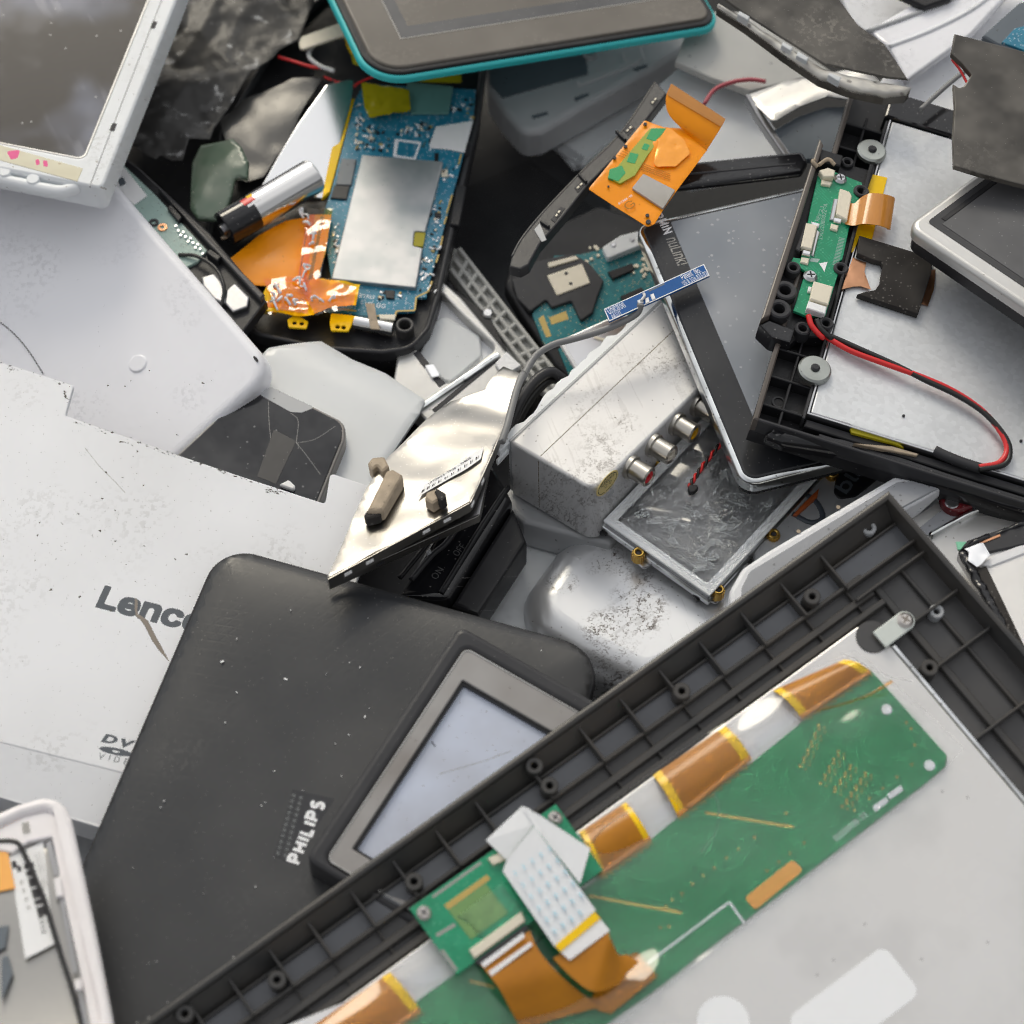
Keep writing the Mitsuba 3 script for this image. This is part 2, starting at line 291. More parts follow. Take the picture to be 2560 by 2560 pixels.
def _scuffed(base, seed, amt, stains=()):
    def f(p, n, uv):
        x, y = p.x, p.y + 0.5 * p.z
        patch = smoothstep(0.50, 0.74, fbm(x * 26 + seed, y * 26, 0.0, 3))
        streak = smoothstep(0.62, 0.72, fbm((x * 0.8 + y * 0.6) * 90, (y * 0.8 - x * 0.6) * 420 + seed, 0.0, 3))
        for sx, sy, sr in stains:
            q = dr.sqrt(dr.square(p.x - sx) + dr.square(p.y - sy)) / sr + 0.9 * (fbm(p.x * 70, p.y * 70, seed, 3) - 0.5)
            patch = dr.maximum(patch, 1.15 * smoothstep(1.0, 0.35, q))
        flake = smoothstep(0.46, 0.72, 0.5 * fbm(x * 1500 + seed, y * 1500, 0.0, 3) + 0.5 * fbm(x * 420, y * 420, seed, 3))
        d, _, r = voronoi(x * 520, y * 520 + seed)
        fine = smoothstep(0.70, 0.76, fbm((x * 0.3 - y * 0.95) * 60, (y * 0.3 + x * 0.95) * 900, seed + 4.0, 2)) * smoothstep(0.45, 0.6, fbm(x * 22, y * 22, seed + 2.0, 2))
        sp = smoothstep(0.28, 0.08, d) * dr.select(r < 0.03, 1.0, 0.0)
        m = dr.clip((patch * (1.0 * flake + 0.22 * streak)) * amt + 0.5 * sp + 0.10 * fine, 0, 1)
        return mix(mi.Color3f(base) * (0.93 + 0.14 * fbm(x * 40, y * 40, seed, 3)), (0.07, 0.055, 0.045), m)
    return proc(f)
mat('speaker_silver', _scuffed((0.56, 0.56, 0.565), 3.0, 0.42, [tuple(hit([T11(q)[0]], np.array([0, 0, .03]), np.array([0, 0, 1.0]))[0][:2]) + (r_,) for q, r_ in (((1500, 680), .014), ((1640, 560), .010), ((1230, 830), .010))]), 0.42, 0.25)
mat('shell_silver', _scuffed((0.62, 0.63, 0.645), 11.0, 0.8, [tuple(hit([T11(q)[0]], np.array([0, 0, 0.0]), np.array([0, 0, 1.0]))[0][:2]) + (r_,) for q, r_ in (((1730, 1490), .020), ((1560, 1260), .013), ((1540, 1620), .012), ((1300, 1380), .008))]), 0.30, 0.6)
mat('bezel_silver', worn((0.52, 0.515, 0.50), (0.2, 0.18, 0.15), 320, 0.06, 50, 0.25), 0.34, 0.6)
mat('gadget_bezel', worn((0.30, 0.285, 0.27), (0.12, 0.09, 0.07), 300, 0.05, 50, 0.5), 0.34, 0.6)
def _lattice(p, n, uv):
    s = 0.0042; out = mi.Float(0.0)
    for a in (0.30, 0.30 + math.pi / 3, 0.30 + 2 * math.pi / 3):
        t = (p.x * math.cos(a) + p.y * 1.1 * math.sin(a)) / s
        f = dr.abs(t - dr.floor(t) - 0.5) * 2
        t2 = (p.x * -math.sin(a) + p.y * 1.1 * math.cos(a)) / (s * 0.5774)
        f2 = dr.abs(t2 - dr.floor(t2) - 0.5) * 2
        out = dr.maximum(out, smoothstep(0.80, 0.98, f))
    return -out
mat('lattice_black', worn((0.028, 0.029, 0.031), (0.085, 0.082, 0.078), 560, 0.10, 26, 0.4, 0.2), 0.36, bump=(proc(_lattice, eps=1.5e-4), 0.00002))
def _traces(base, line, pale, k, comp=0.0, seed=0.0):
    def f(p, n, uv):
        x, y = p.x * 0.8 + p.y * 0.6, p.y * 0.8 - p.x * 0.6
        r = cell_rand(dr.floor(x * k * 0.22), dr.floor(y * k * 0.22), seed)
        u = dr.select(r < 0.5, x, y) * k
        m = smoothstep(0.62, 0.7, dr.abs(u - dr.floor(u) - 0.5) * 2) * dr.select(cell_rand(dr.floor(x * k * 0.4), dr.floor(y * k * 0.4), seed + 1) < 0.45, 1.0, 0.0)
        d, _, q = voronoi(x * k * 0.8, y * k * 0.8)
        via = smoothstep(0.30, 0.16, d) * dr.select(q < 0.16 + comp, 1.0, 0.0)
        return mix(mix(base, line, m * 0.6), pale, via * 0.7) * (0.9 + 0.2 * fbm(x * 60, y * 60, 0.0, 2))
    return proc(f)
mat('pcb_blue', _traces((0.02, 0.17, 0.27), (0.06, 0.28, 0.38), (0.6, 0.66, 0.7), 900, 0.12), 0.25)
mat('pcb_teal', _traces((0.01, 0.15, 0.17), (0.03, 0.24, 0.25), (0.5, 0.45, 0.25), 900, 0.04, 4.0), 0.3)
mat('pcb_green', _traces((0.01, 0.25, 0.12), (0.03, 0.36, 0.19), (0.1, 0.42, 0.25), 800, 0.0, 8.0), 0.25)
mat('pcb_film_green', _traces((0.022, 0.20, 0.080), (0.06, 0.33, 0.15), (0.14, 0.38, 0.20), 1100, 0.0, 5.0), 0.3)
mat('pcb_pale', _traces((0.30, 0.42, 0.38), (0.36, 0.47, 0.43), (0.2, 0.25, 0.22), 700, 0.0, 2.0), 0.4)
mat('flex_orange', worn((0.90, 0.30, 0.004), (0.5, 0.14, 0.005), 300, 0.05, 60, 0.3), 0.25, spec=0.25, coat=0.15)
mat('flex_brown', worn((0.42, 0.16, 0.006), (0.20, 0.06, 0.003), 300, 0.0, 70, 0.4), 0.22, spec=0.3)
mat('flex_tan', worn((0.52, 0.21, 0.03), (0.4, 0.15, 0.03), 300, 0.0, 70, 0.4), 0.2, coat=0.6)
mat('kapton', (0.92, 0.58, 0.004), 0.2, spec=0.3)
mat('olive_tape', (0.36, 0.31, 0.006), 0.22, spec=0.35)
mat('sticker_orange', (0.88, 0.42, 0.09), 0.4)
mat('sticker_teal', (0.11, 0.25, 0.23), 0.4)
mat('smoky_green', worn((0.085, 0.12, 0.085), (0.2, 0.2, 0.17), 260, 0.1, 90, 0.5), 0.14, coat=0.6)
mat('antenna_blue', (0.006, 0.085, 0.29), 0.3, spec=0.25)
mat('cable_grey', (0.20, 0.20, 0.20), 0.4); mat('wire_red', (0.62, 0.02, 0.02), 0.3); mat('wire_black', (0.012, 0.012, 0.012), 0.35); mat('wire_white', (0.6, 0.6, 0.6), 0.4)
mat('ribbon_white', (0.78, 0.79, 0.80), 0.35); mat('print_blue', (0.52, 0.72, 0.82), 0.5)
mat('yellow_label', (0.62, 0.50, 0.20), 0.4); mat('red_jack', (0.60, 0.02, 0.03), 0.35); mat('yellow_jack', (0.72, 0.42, 0.02), 0.35); mat('jack_metal', (0.50, 0.475, 0.43), 0.28, 1.0); mat('cream_jack', (0.70, 0.66, 0.56), 0.4)
mat('maroon', worn((0.13, 0.012, 0.016), (0.3, 0.2, 0.2), 500, 0.15, 60, 0.2), 0.35)
mat('pink_ink', (0.80, 0.12, 0.30), 0.6); mat('yellowed_tape', worn((0.68, 0.64, 0.48), (0.4, 0.3, 0.15), 200, 0.1, 60, 0.5), 0.5)
mat('lamp_green', (0.20, 0.55, 0.36), 0.3)
mat('ground_dark', worn((0.03, 0.03, 0.03), (0.01, 0.01, 0.01), 200, 0.1, 10, 0.3), 0.9)
scene['clear_film'] = {'type': 'principledthin', 'base_color': {'type': 'rgb', 'value': [1, 1, 1]}, 'roughness': 0.10, 'spec_trans': 1.0, 'eta': 1.5}
mat('print_faint', (0.09, 0.09, 0.09), 0.5); mat('sleeve_foil', worn((0.09, 0.088, 0.085), (0.02, 0.02, 0.02), 300, 0.05, 40, 0.9), 0.34, 0.5)
scene['amber_film'] = {'type': 'thindielectric', 'int_ior': 1.45, 'specular_transmittance': {'type': 'rgb', 'value': [0.92, 0.60, 0.06]}}
scene['shard_glass'] = {'type': 'blendbsdf', 'weight': 0.13, 'clear': {'type': 'thindielectric', 'int_ior': 1.6}, 'frosted': {'type': 'twosided', 'bsdf': {'type': 'principled', 'base_color': {'type': 'rgb', 'value': [0.75, 0.78, 0.78]}, 'roughness': 0.2}}}
mat('shard_edge', (0.78, 0.82, 0.82), 0.15)

# ---------------------------------------------------------------- the setting: the ground under the pile
G = Frame([0, 0, -0.16], [1, 0, 0], [0, 0, 1])
scene['ground'] = mikit.ply(slab(G, rect(-3, -3, 3, 3), -0.02, 0, 0), 'ground_dark'); labels['ground'] = {'kind': 'structure'}
# ================================================================ white portable player lid (left), printed lettering
F = flat(T02((0, 690))[0], T02((525, 850))[0], 0.026, (0.02, 0.02))
LID = F
t = thing('grey_player', 'large pale grey player lid printed with dark lettering, cracked below the letters', 'player lid')
top = F.L(T01((-500, 60), (0, 225), (240, 300), (395, 352), (350, 512), (900, 705), (1300, 840), (1745, 985), (1770, 832), (1790, 826), (1990, 892), (2060, 930)))
crease = F.L(T02((1500, 900), (640, 580), (0, 420), (-420, 320)))
put(t, 'panel', slab(F, rnd(np.vstack([top, crease]), [0, 0, .001, .001, .001, 0, 0, .001, .001, .001, 0, 0, 0, 0, 0, 0], 3), -0.0022, 0, 0.0005, 2), 'white_matt', 30)
low = np.vstack([crease[::-1], F.L(T02((1500, 1150), (525, 852), (0, 694), (-420, 570)))])
c0, c1 = crease[2], crease[1]; cn = unit([-(c1 - c0)[1], (c1 - c0)[0]])
put(t, 'lower_flange', slab(F, low, -0.0022, 0, 0.0003, zf=lambda x, y: -0.16 * np.abs((x - c0[0]) * cn[0] + (y - c0[1]) * cn[1]) - 0.0002), 'white_matt', label='bent lower strip of the lid below the crease')
put(t, 'lower_edge', slab(F, barp(F.l(T02((-420, 565))[0]), F.l(T02((1500, 1148))[0]), 0.0012), -0.020, -0.0035, 0.0003), 'white_matt')
a, b = F.L(T01((518, 1535), (1080, 1680)))
h = np.linalg.norm(F.l(T01((552, 1420))[0]) - a)
put(t, 'lettering', fat(F, 'Lenco', a, b, h * 0.92, e=0.00042, bold=True), 'print_slate')
ms, rg = [], np.random.RandomState(21)
for (a, b), n, w_ in (((((400, 530)), (1560, 925)), 90, 10), (((45, 248), (70, 262)), 14, 12), (((352, 380), (372, 420)), 14, 14), (((1430, 905), (1500, 915)), 22, 10), (((640, 640), (720, 660)), 10, 8), (((0, 225), (395, 350)), 16, 8), (((500, 1460), (1000, 300)), 40, 420), (((100, 1100), (800, 1300)), 50, 420)):
    for i in range(n):
        s_ = rg.rand(); p = np.array(a) + (np.array(b) - np.array(a)) * s_ + (rg.rand(2) - .5) * w_ * 2 + np.array([0, w_ * 1.2 if w_ < 50 else 0]); k_ = (0.00012 + .00045 * rg.rand() ** 3) if w_ > 50 else (.00012 + .0004 * rg.rand() ** 3)
        c = F.l(T01(p)[0]); an = np.sort(rg.rand(6) * 6.28); q = c + np.c_[np.cos(an) * 1.6, np.sin(an)] * (k_ * (.5 + rg.rand(6)))[:, None]
        try: ms.append(slab(F, q, 0, .00012, 0))
        except Exception: pass
put(t, 'dirt_flecks', merge(*ms), mat('dirt_dark', (.07, .065, .055), .8), kind='stuff')
# DVD emblem
a, b = F.L(T02((540, 418), (790, 470))); h = np.linalg.norm(F.l(T02((565, 372))[0]) - a)
put(t, 'emblem_letters', letters(F, 'DVD', a, b, h * 0.95, 0.24, 0.10, slant=0.15), 'print_slate')
c = F.l(T02((622, 470))[0]); ex = unit(b - a); an = math.atan2(ex[1], ex[0]); sc = np.linalg.norm(F.l(T02((722, 480))[0]) - c)
put(t, 'emblem_disc', slab(F, circ(c, sc * 0.92, 40, sc * 0.20, an), 0, 0.00006, 0, holes=[circ(c, sc * 0.20, 20, sc * 0.06, an)]), 'print_slate')
a, b = F.L(T02((524, 506), (745, 556)))
put(t, 'emblem_word', letters(F, 'VIDEO', a, b, 0.0026, 0.12, 0.6), 'print_slate')
gouge = [(728, 1575), (775, 1640), (815, 1720), (850, 1770), (912, 1840), (900, 1815), (860, 1740), (835, 1695), (795, 1615), (755, 1585)]
mat('gouge_brown', (0.22, 0.19, 0.16), 0.7)
put(t, 'crack', slab(F, F.L(T01(*gouge)), 0, 0.00008, 0), 'gouge_brown', label='brown gouge cutting through the lettering')
put(t, 'crack', slab(F, F.L(T01((725, 1490), (740, 1510), (737, 1560), (745, 1600), (728, 1590), (722, 1540))), 0, 0.0001, 0), 'gouge_brown')
put(t, 'scratch', tube(F.w(np.c_[F.L(T01((455, 685), (530, 780), (600, 850), (670, 925))), np.full(4, -0.00012)]), 0.0002, 5), 'print_grey')

# ================================================================ white glossy lid, behind it
A, B, D = T01((1478, 262))[0], T00((590, 955))[0], T01((950, 742))[0]
F = fit(A, B, D, 0.016, slope=(0.02, 0.03)); WL = F
b, d = F.l(B), F.l(D); w, l = np.linalg.norm(b) * 2.1, np.linalg.norm(d) * 2.0
ax, ay = unit(b), unit(d); loc = lambda x, y: x * ax + y * ay
t = thing('glossy_cover', 'glossy plain white lid with one rounded corner, a hair and grey smudges', 'lid')
P = rnd([loc(0, 0), loc(w, 0), loc(w, l), loc(0, l)], 0.016, 10)
zf = lambda x, y: 0.0012 * np.exp(-((x - dmp[0]) ** 2 + (y - dmp[1]) ** 2) / 0.0045 ** 2)
dmp = F.l(T01((740, 235))[0])
put(t, 'shell', slab(F, P, -0.012, 0, 0.0045, 7), 'white_gloss', 40)
put(t, 'raised_dot', slab(F, circ(dmp, 0.0046, 28), -0.0001, 0.0009, 0.0009, 4), 'white_gloss', 40)
e0, e1 = F.l(T01((860, 688))[0]), F.l(T01((1330, 400))[0])
put(t, 'edge_step', tube(F.w(np.c_[[loc(0.0052, 0.02), loc(0.0052, l * 0.98)], [-0.0006, -0.0006]]), 0.0007, 6, 4), 'white_gloss', 40)
single('hair', tube(F.w(np.c_[F.L(T01((-60, -25), (30, 35), (100, 100), (160, 175), (235, 292))), np.full(5, 0.0004)]), 0.00022, 5), 'print_black', 'thin dark hair curling over the glossy white lid at the left edge', 'hair')
single('dust_fleck', slab(F, rnd(F.L(T01((1362, 190), (1380, 205), (1390, 222), (1378, 226), (1360, 205))), 0.0002), 0, 0.0003, 0.0001), 'print_black', 'black fleck on the rounded corner of the glossy white lid', 'dirt fleck')

# ================================================================ black textured lid
A, B, D = T01((1180, 1190))[0], T11((1535, 1765))[0], T02((428, 1085))[0]
F = fit(A, B, D, 0.040, slope=(0.0, 0.03)); BL = F
b, d = F.l(B), F.l(D); w, l = np.linalg.norm(b), np.linalg.norm(d) * 1.75; ax, ay = unit(b), unit(d); loc = lambda x, y: x * ax + y * ay
t = thing('black_player', 'big black lid with an embossed flower lattice, rounded corners and white letters', 'lid')
put(t, 'shell', slab(F, rnd([loc(0, 0), loc(w, 0), loc(w, l), loc(0, l)], [0.016, 0.018, 0.016, 0.016], 10), -0.0085, -0.0018, 0.0012, 3), 'black_plastic', 40)
k = 0.0016
def dome(x, y):
    q = np.c_[x, y]; u, v = q @ ax, q @ ay; e = np.minimum(np.minimum(u, w - u), np.minimum(v, l - v))
    return 0.0042 * (1 - np.exp(-np.maximum(e, 0) / 0.011)) - 0.0012
put(t, 'skin', sheet(F, rnd([loc(k, k), loc(w - k, k), loc(w - k, l - k), loc(k, l - k)], [0.015, 0.017, 0.015, 0.015], 10), 0.004, dome, 0.002), 'lattice_black', True)
q = F.L(T02((1570, 675), (1795, 725), (1560, 1075), (1470, 1030)), 0.003)
put(t, 'badge', slab(F.up(0.00305), rnd(q, 0.0004), 0, 0.0001, 0), 'black_gloss')
a, b = F.L(T02((1612, 1082), (1752, 748)), 0.0032); h = 0.42 * np.linalg.norm(F.l(T02((1545, 1040))[0], 0.0032) - a)
put(t, 'lettering', letters(F.up(0.0032), 'PHILIPS', a, b, 0.0060, 0.26, 0.16), 'print_white')
ms = []
for i in range(11):
    for j in range(2):
        p0 = F.l(T02((1492 + i * 8.5 + j * 38 , 1015 - i * 31 + j * 12))[0], 0.0032)
        for k in range(3):
            v = 0.0010 * np.array([math.cos(k * math.pi / 3 + .3), math.sin(k * math.pi / 3 + .3)]); ms.append(slab(F.up(0.0032), barp(p0 - v, p0 + v, 0.00022), 0, 0.00005, 0))
put(t, 'badge_pattern', merge(*ms), mat('badge_grey', (.15, .16, .16), .5), kind='stuff')
ms = []
for i in range(70):
    u, v = R.uniform(0.02, w - 0.01), R.uniform(0.01, l * 0.8); p0 = loc(u, v); a_ = R.uniform(0, 3.1); s_ = R.uniform(0.00012, 0.0004) * (2 if i < 8 else 1)
    v_ = s_ * np.array([math.cos(a_), math.sin(a_)]); ms.append(slab(F.up(0.0031), barp(p0 - v_, p0 + v_, s_ * 0.9), 0, 0.0003, 0))
single('dust_specks', merge(*ms), 'label_white', 'white dust specks scattered on the black lattice lid', 'dust', kind='stuff')

# ================================================================ large LCD monitor back, lower right
A, B, D = (1678, 924), T02((750, 1930))[0], (1932, 1230)
F = fit(A, B, D, 0.085, slope=(0.0, 0.0)); MB = F
W, H = 0.60, 0.42                                  # x runs down-left along the long edge, y into the frame
X = lambda *px: F.L(px)
pc = F.l(S6((585, 1500))[0]); pl = F.l(T12((380, 1652))[0]); pr = F.l(T22((1740, 505))[0])
ya, xa = 0.5 * (X(*T12((1390, 912), (400, 1640)))[:, 1].mean() + F.l(T21((1100, 1560))[0])[1]), X(*T22((1500, 210), (1740, 505)))[:, 0].mean()
t = thing('flat_monitor', 'large dark grey monitor frame lying face down, ribbed inside, its metal panel showing green boards', 'monitor')
bez = put(t, 'bezel', slab(F, rect(0, 0, W, H), -0.020, -0.0005, 0.0012, 2, holes=[rect(0.0030, 0.0030, W - 0.003, H - 0.003)]), 'bezel_dark', 30)
fl = rect(0.0025, 0.0025, W - 0.0025, H - 0.0025); hole = rect(xa - 0.002, ya - 0.002, W - 0.03, H - 0.03)
put(bez, 'floor', slab(F, fl, -0.020, -0.0125, 0, holes=[hole]), 'bezel_floor')
def wedge(x0, x1, y0, z0, y1, z1):
    V = np.array([[x, y, z] for x in (x0, x1) for y, z in ((y0, -0.013), (y0, z0), (y1, z1), (y1, -0.013))])
    Q = [[0, 1, 2], [0, 2, 3], [4, 6, 5], [4, 7, 6], [0, 4, 5], [0, 5, 1], [1, 5, 6], [1, 6, 2], [2, 6, 7], [2, 7, 3], [0, 3, 7], [0, 7, 4]]
    return F.w(V), np.array(Q)
put(bez, 'floor_strip', slab(F, rect(0.003, ya * .28, W - .004, ya * .55), -0.013, -0.0118, 0), 'floor_strip')
put(bez, 'slope', wedge(0.0031, W - 0.004, 0.0028, -0.004, ya * 0.27, -0.0123), 'bezel_dark')
for fy, z, wd in ((0.29, -0.0095, 0.0012), (0.55, -0.0075, 0.0016), (0.76, -0.0088, 0.0030), (0.93, -0.006, 0.0024)):
    put(bez, 'ridge', slab(F, barp((xa * 0.72 if fy > .3 else 0.003, ya * fy), (W - 0.01, ya * fy), wd), -0.0128, z, 0.0004), 'bezel_dark')
rx = list(X(*T12((165, 1205), (395, 1045), (640, 900), (850, 740), (1410, 335), (1620, 165), (1830, 10)))[:, 0]) + list(X(*S5((840, 1810), (1140, 1570), (1440, 1345)))[:, 0]) + [F.l(S6((195, 945))[0])[0], 0.5 * sum(X(*T12((850, 740), (1410, 335)))[:, 0])]
rx += [F.l(T02((1660, 1385))[0])[0], F.l(T02((1440, 1520))[0])[0], F.l(T02((1215, 1665))[0])[0], F.l(T02((1000, 1800))[0])[0]]
rx = sorted(rx); rx = [x for i, x in enumerate(rx) if i == 0 or x - rx[i - 1] > 0.009]
for x in rx:
    put(bez, 'rib', slab(F, barp((x, 0.003), (x, ya * 0.57), 0.0011), -0.0128, -0.0055, 0.0003), 'bezel_dark')
    put(bez, 'rib', slab(F, barp((x, ya * 0.57), (x, ya * 0.95), 0.0009), -0.0128, -0.0098, 0.0003), 'bezel_dark')
for fx, z, wd in ((0.34, -0.0100, 0.0016), (0.66, -0.0095, 0.0030)):
    put(bez, 'ridge', slab(F, barp((xa * fx, 0.026 if fx < 0.9 else ya), (xa * fx, H - 0.01), wd), -0.0128, z, 0.0004), 'bezel_dark')
for p0, p1 in (((410, 1240), (960, 850)), ((880, 1310), (1050, 945)), ((980, 1530), (1310, 1300)), ((1250, 1890), (1575, 1640))):
    y = F.l(S6(p1)[0])[1]; put(bez, 'rib', slab(F, barp((0.003, y), (xa * 0.93, y), 0.0011), -0.0128, -0.0060, 0.0003), 'bezel_dark')
for yy in (0.098, 0.126, 0.155, 0.185): put(bez, 'rib', slab(F, barp((0.003, yy), (xa * 0.93, yy), 0.0011), -0.0128, -0.0060, 0.0003), 'bezel_dark')
for k, p in enumerate(T12((505, 1170), (1150, 548), (1232, 656)) + T02((992, 1878), (1487, 1697)) + T22((95, 148)) + T21((1110, 1095), (795, 1487), (1475, 1545), (1425, 1868))):
    c = F.l(p, -0.004); put(bez, 'screw_boss', cyl(F, c, 0.0034 if k not in (6, 8) else 0.0030, -0.0128, -0.003 if k not in (6, 8) else -0.0075, 0.0013, 18, 0.0004), 'bezel_dark' if k not in (6, 8) else 'mid_grey', 30)
c = F.l(S6((690, 900))[0], -0.0125); put(bez, 'moulded_ring', cyl(F, c, 0.0075, -0.0126, -0.0121, 0.0069, 30, 0), 'bezel_dark')
for p in (T02((1850, 1430))[0], T12((125, 1440))[0], T21((455, 1735))[0]):
    c = F.l(p, -0.0125); put(bez, 'moulded_ring', cyl(F, c, 0.0040, -0.0126, -0.0121, 0.0033, 24, 0), 'bezel_dark')
# the panel
Z = -0.0032; FP = F.up(Z); L = FP.L
pan = put(t, 'panel', slab(FP, rnd([(xa, ya), (W - 0.04, ya), (W - 0.04, H - 0.04), (xa, H - 0.04)], [0.006, 0, 0, 0]), -0.006, 0, 0.0006, 2), 'aluminium', 30)
put(pan, 'side_strip', slab(FP, barp((xa - 0.0016, ya + 0.014), (xa - 0.0016, H - 0.05), 0.0018), -0.007, -0.001, 0.0003), 'chrome')
mat('cutout_white', (0.86, 0.87, 0.88), 0.5); mat('plate_white', worn((0.74, 0.74, 0.75), (0.4, 0.4, 0.4), 200, 0.03, 20, 0.1), 0.45)
px = L(T22((655, 1905), (1180, 1508), (1378, 1765), (853, 2162)))
put(pan, 'window', slab(FP, rnd(px, [0.004] * 4, 6), 0.00005, 0.00022, 0), 'cutout_white', label='white rounded rectangular window in the metal panel')
put(pan, 'window', slab(FP, circ(L(T22((318, 1925)))[0], 0.0096, 40), 0.00005, 0.00022, 0), 'cutout_white', label='white round window in the metal panel')
put(pan, 'film_strip', slab(FP, L(T22((-40, 875), (735, 290), (720, 235), (-60, 800))), 0.0001, 0.0004, 0), 'plate_white')
put(pan, 'film_strip', slab(FP, L(T12((-300, 2060), (660, 1690), (640, 1610), (-300, 1990))), 0.0001, 0.0003, 0), 'plate_white')
pcb = [(T22, (1100, 35)), (T22, (1515, 500)), (T22, (1505, 555)), (T22, (1405, 640)), (T22, (480, 1345)), (T22, (430, 1385)), (T22, (-60, 1760)), (T12, (1500, 1960)), (T12, (1100, 2260)), (T02, (1400, 2740)), (T12, (-200, 2190)), (T12, (500, 1830)), (T12, (690, 1690)), (T12, (1400, 1225)), (T12, (1775, 960)), (T22, (-60, 935)), (T22, (90, 815)), (T22, (475, 530)), (T22, (735, 320)), (T22, (1060, 90))]
b1 = put(t, 'long_board', slab(FP, L([f(p)[0] for f, p in pcb]), 0.0006, 0.0019, 0.0002), 'pcb_film_green', label='long green circuit board under clear film')
ZB = 0.0019; FB = FP.up(ZB); LB = FB.L
put(b1, 'orange_sticker', slab(FB, rnd(LB(T22((432, 1255), (690, 1050), (748, 1108), (488, 1322))), 0.0013), 0, 0.0003, 0.0001), 'sticker_orange')
for q in (((1118, 765), (1190, 715), (1205, 740), (1133, 795)), ((1197, 700), (1270, 650), (1285, 678), (1212, 728))): put(b1, 'white_mark', slab(FB, LB(T22(*q)), 0, 0.00012, 0), 'print_white')
for q in ((1195, 245), (1425, 545)): put(b1, 'screw_hole', cyl(FB, LB(T22(q))[0], 0.0021, -0.0003, 0.0003), 'cutout_white')
fr = [barp(a, b, 0.0009) for a, b in zip(LB(T22((-200, 1690), (350, 1278))), LB(T22((350, 1278), (432, 1392))))]
put(b1, 'printed_outline', merge(*[slab(FB, q, 0, 0.0001 + .00002 * i, 0) for i, q in enumerate(fr)]), 'print_white')
for f, p0, p1 in ((T22, (220, 798), (695, 876)), (T12, (1440, 1243), (1932, 1335)), (T22, (-20, 1310), (95, 1335)), (T12, (800, 1700), (935, 1735))): put(b1, 'gold_trace', slab(FB, barp(LB(f(p0))[0], LB(f(p1))[0], 0.0010), 0, 0.0001, 0), 'print_gold')
ms = [slab(FB, circ(LB(T22(p))[0], 0.00055, 8), 0, 0.0002, 0) for p in ((655, 802), (750, 962), (485, 932), (400, 995), (335, 1042), (268, 1095), (210, 1137), (153, 1182), (95, 1232), (677, 1017), (615, 1063), (553, 1110), (1330, 540), (1250, 607), (1173, 668), (1103, 722), (1020, 787), (1300, 315), (1345, 435), (1325, 347), (1157, 128), (45, 1265), (10, 1300), (-20, 1415), (25, 1410))]
for a, b, n in (((830, 330), (730, 550), 11), ((935, 470), (840, 640), 9), ((1000, 545), (905, 685), 8), ((1080, 585), (955, 765), 11)):
    for i in range(n):
        s_ = i / (n - 1); p = (a[0] + (b[0] - a[0]) * s_ + (i % 2) * 12, a[1] + (b[1] - a[1]) * s_); ms.append(slab(FB, circ(LB(T22(p))[0], 0.0006, 8), 0, 0.0002, 0)); ms.append(slab(FB, circ(LB(T22((p[0] + 30, p[1] + 14)))[0], 0.0004, 8), 0, 0.0002, 0))
put(b1, 'solder_pads', merge(*ms), 'print_gold', kind='stuff')
a, b = LB(T22((925, 955), (1095, 815))); put(b1, 'lettering', text(FB, '20000908-11', a, b, 0.0022), 'print_white')
# brown ribbon connectors between the glass edge and the board
rib = [((T22, (585, 145)), (T22, (735, 305)), (T22, (1105, 55)), (T22, (965, -20))), ((T22, (-60, 600)), (T22, (75, 835)), (T22, (465, 520)), (T22, (325, 335))),
       ((T12, (1390, 905)), (T12, (1500, 1150)), (T12, (1775, 955)), (T12, (1640, 745))), ((T12, (-60, 1960)), (T12, (130, 2150)), (T12, (545, 1870)), (T12, (375, 1655)))]
for k, q in enumerate(rib):
    p = [L(f(x))[0] for f, x in q]
    lift = np.array([0.0006, 0.0034, 0.0046, 0.0040, 0.0024])
    def side(a, b): return FP.w(np.c_[[a + (b - a) * s for s in np.linspace(0, 1, 5)], lift])
    r = put(t, 'brown_ribbon', ribbon(side(p[0], p[1]), side(p[3], p[2]), 0.00025, 6), 'flex_brown', True)
    for s0, s1 in ((0.0, 0.10), (0.90, 1.0)) if k != 3 else ((0.9, 1.0),):
        u = [p[0] + (p[3] - p[0]) * s0, p[0] + (p[3] - p[0]) * s1, p[1] + (p[2] - p[1]) * s1, p[1] + (p[2] - p[1]) * s0]
        def sd(a, b): return FP.w(np.c_[[a + (b - a) * s for s in np.linspace(0, 1, 5)], lift + 0.0002])
        put(r, 'yellow_edge', ribbon(sd(u[0], u[3]), sd(u[1], u[2]), 0.0001, 6), 'kapton', True)
    put(r, 'crimp_line', slab(FP.up(0.0026), barp(p[1] * .95 + p[0] * .05, p[2] * .95 + p[3] * .05, 0.0016), 0, 0.0009, 0.0002), 'flex_tan')
    n = 26; ms = []
    for i in range(n):
        c = p[1] + (p[2] - p[1]) * (i + .5) / n; v = unit(p[1] - p[0]) * 0.0010; ms.append(slab(FP.up(0.0021), barp(c, c + v * (1.0 + (i * 7 % 3) * .5), 0.0004), 0, 0.0003, 0))
    put(r, 'solder_teeth', merge(*ms), 'print_gold', kind='stuff')
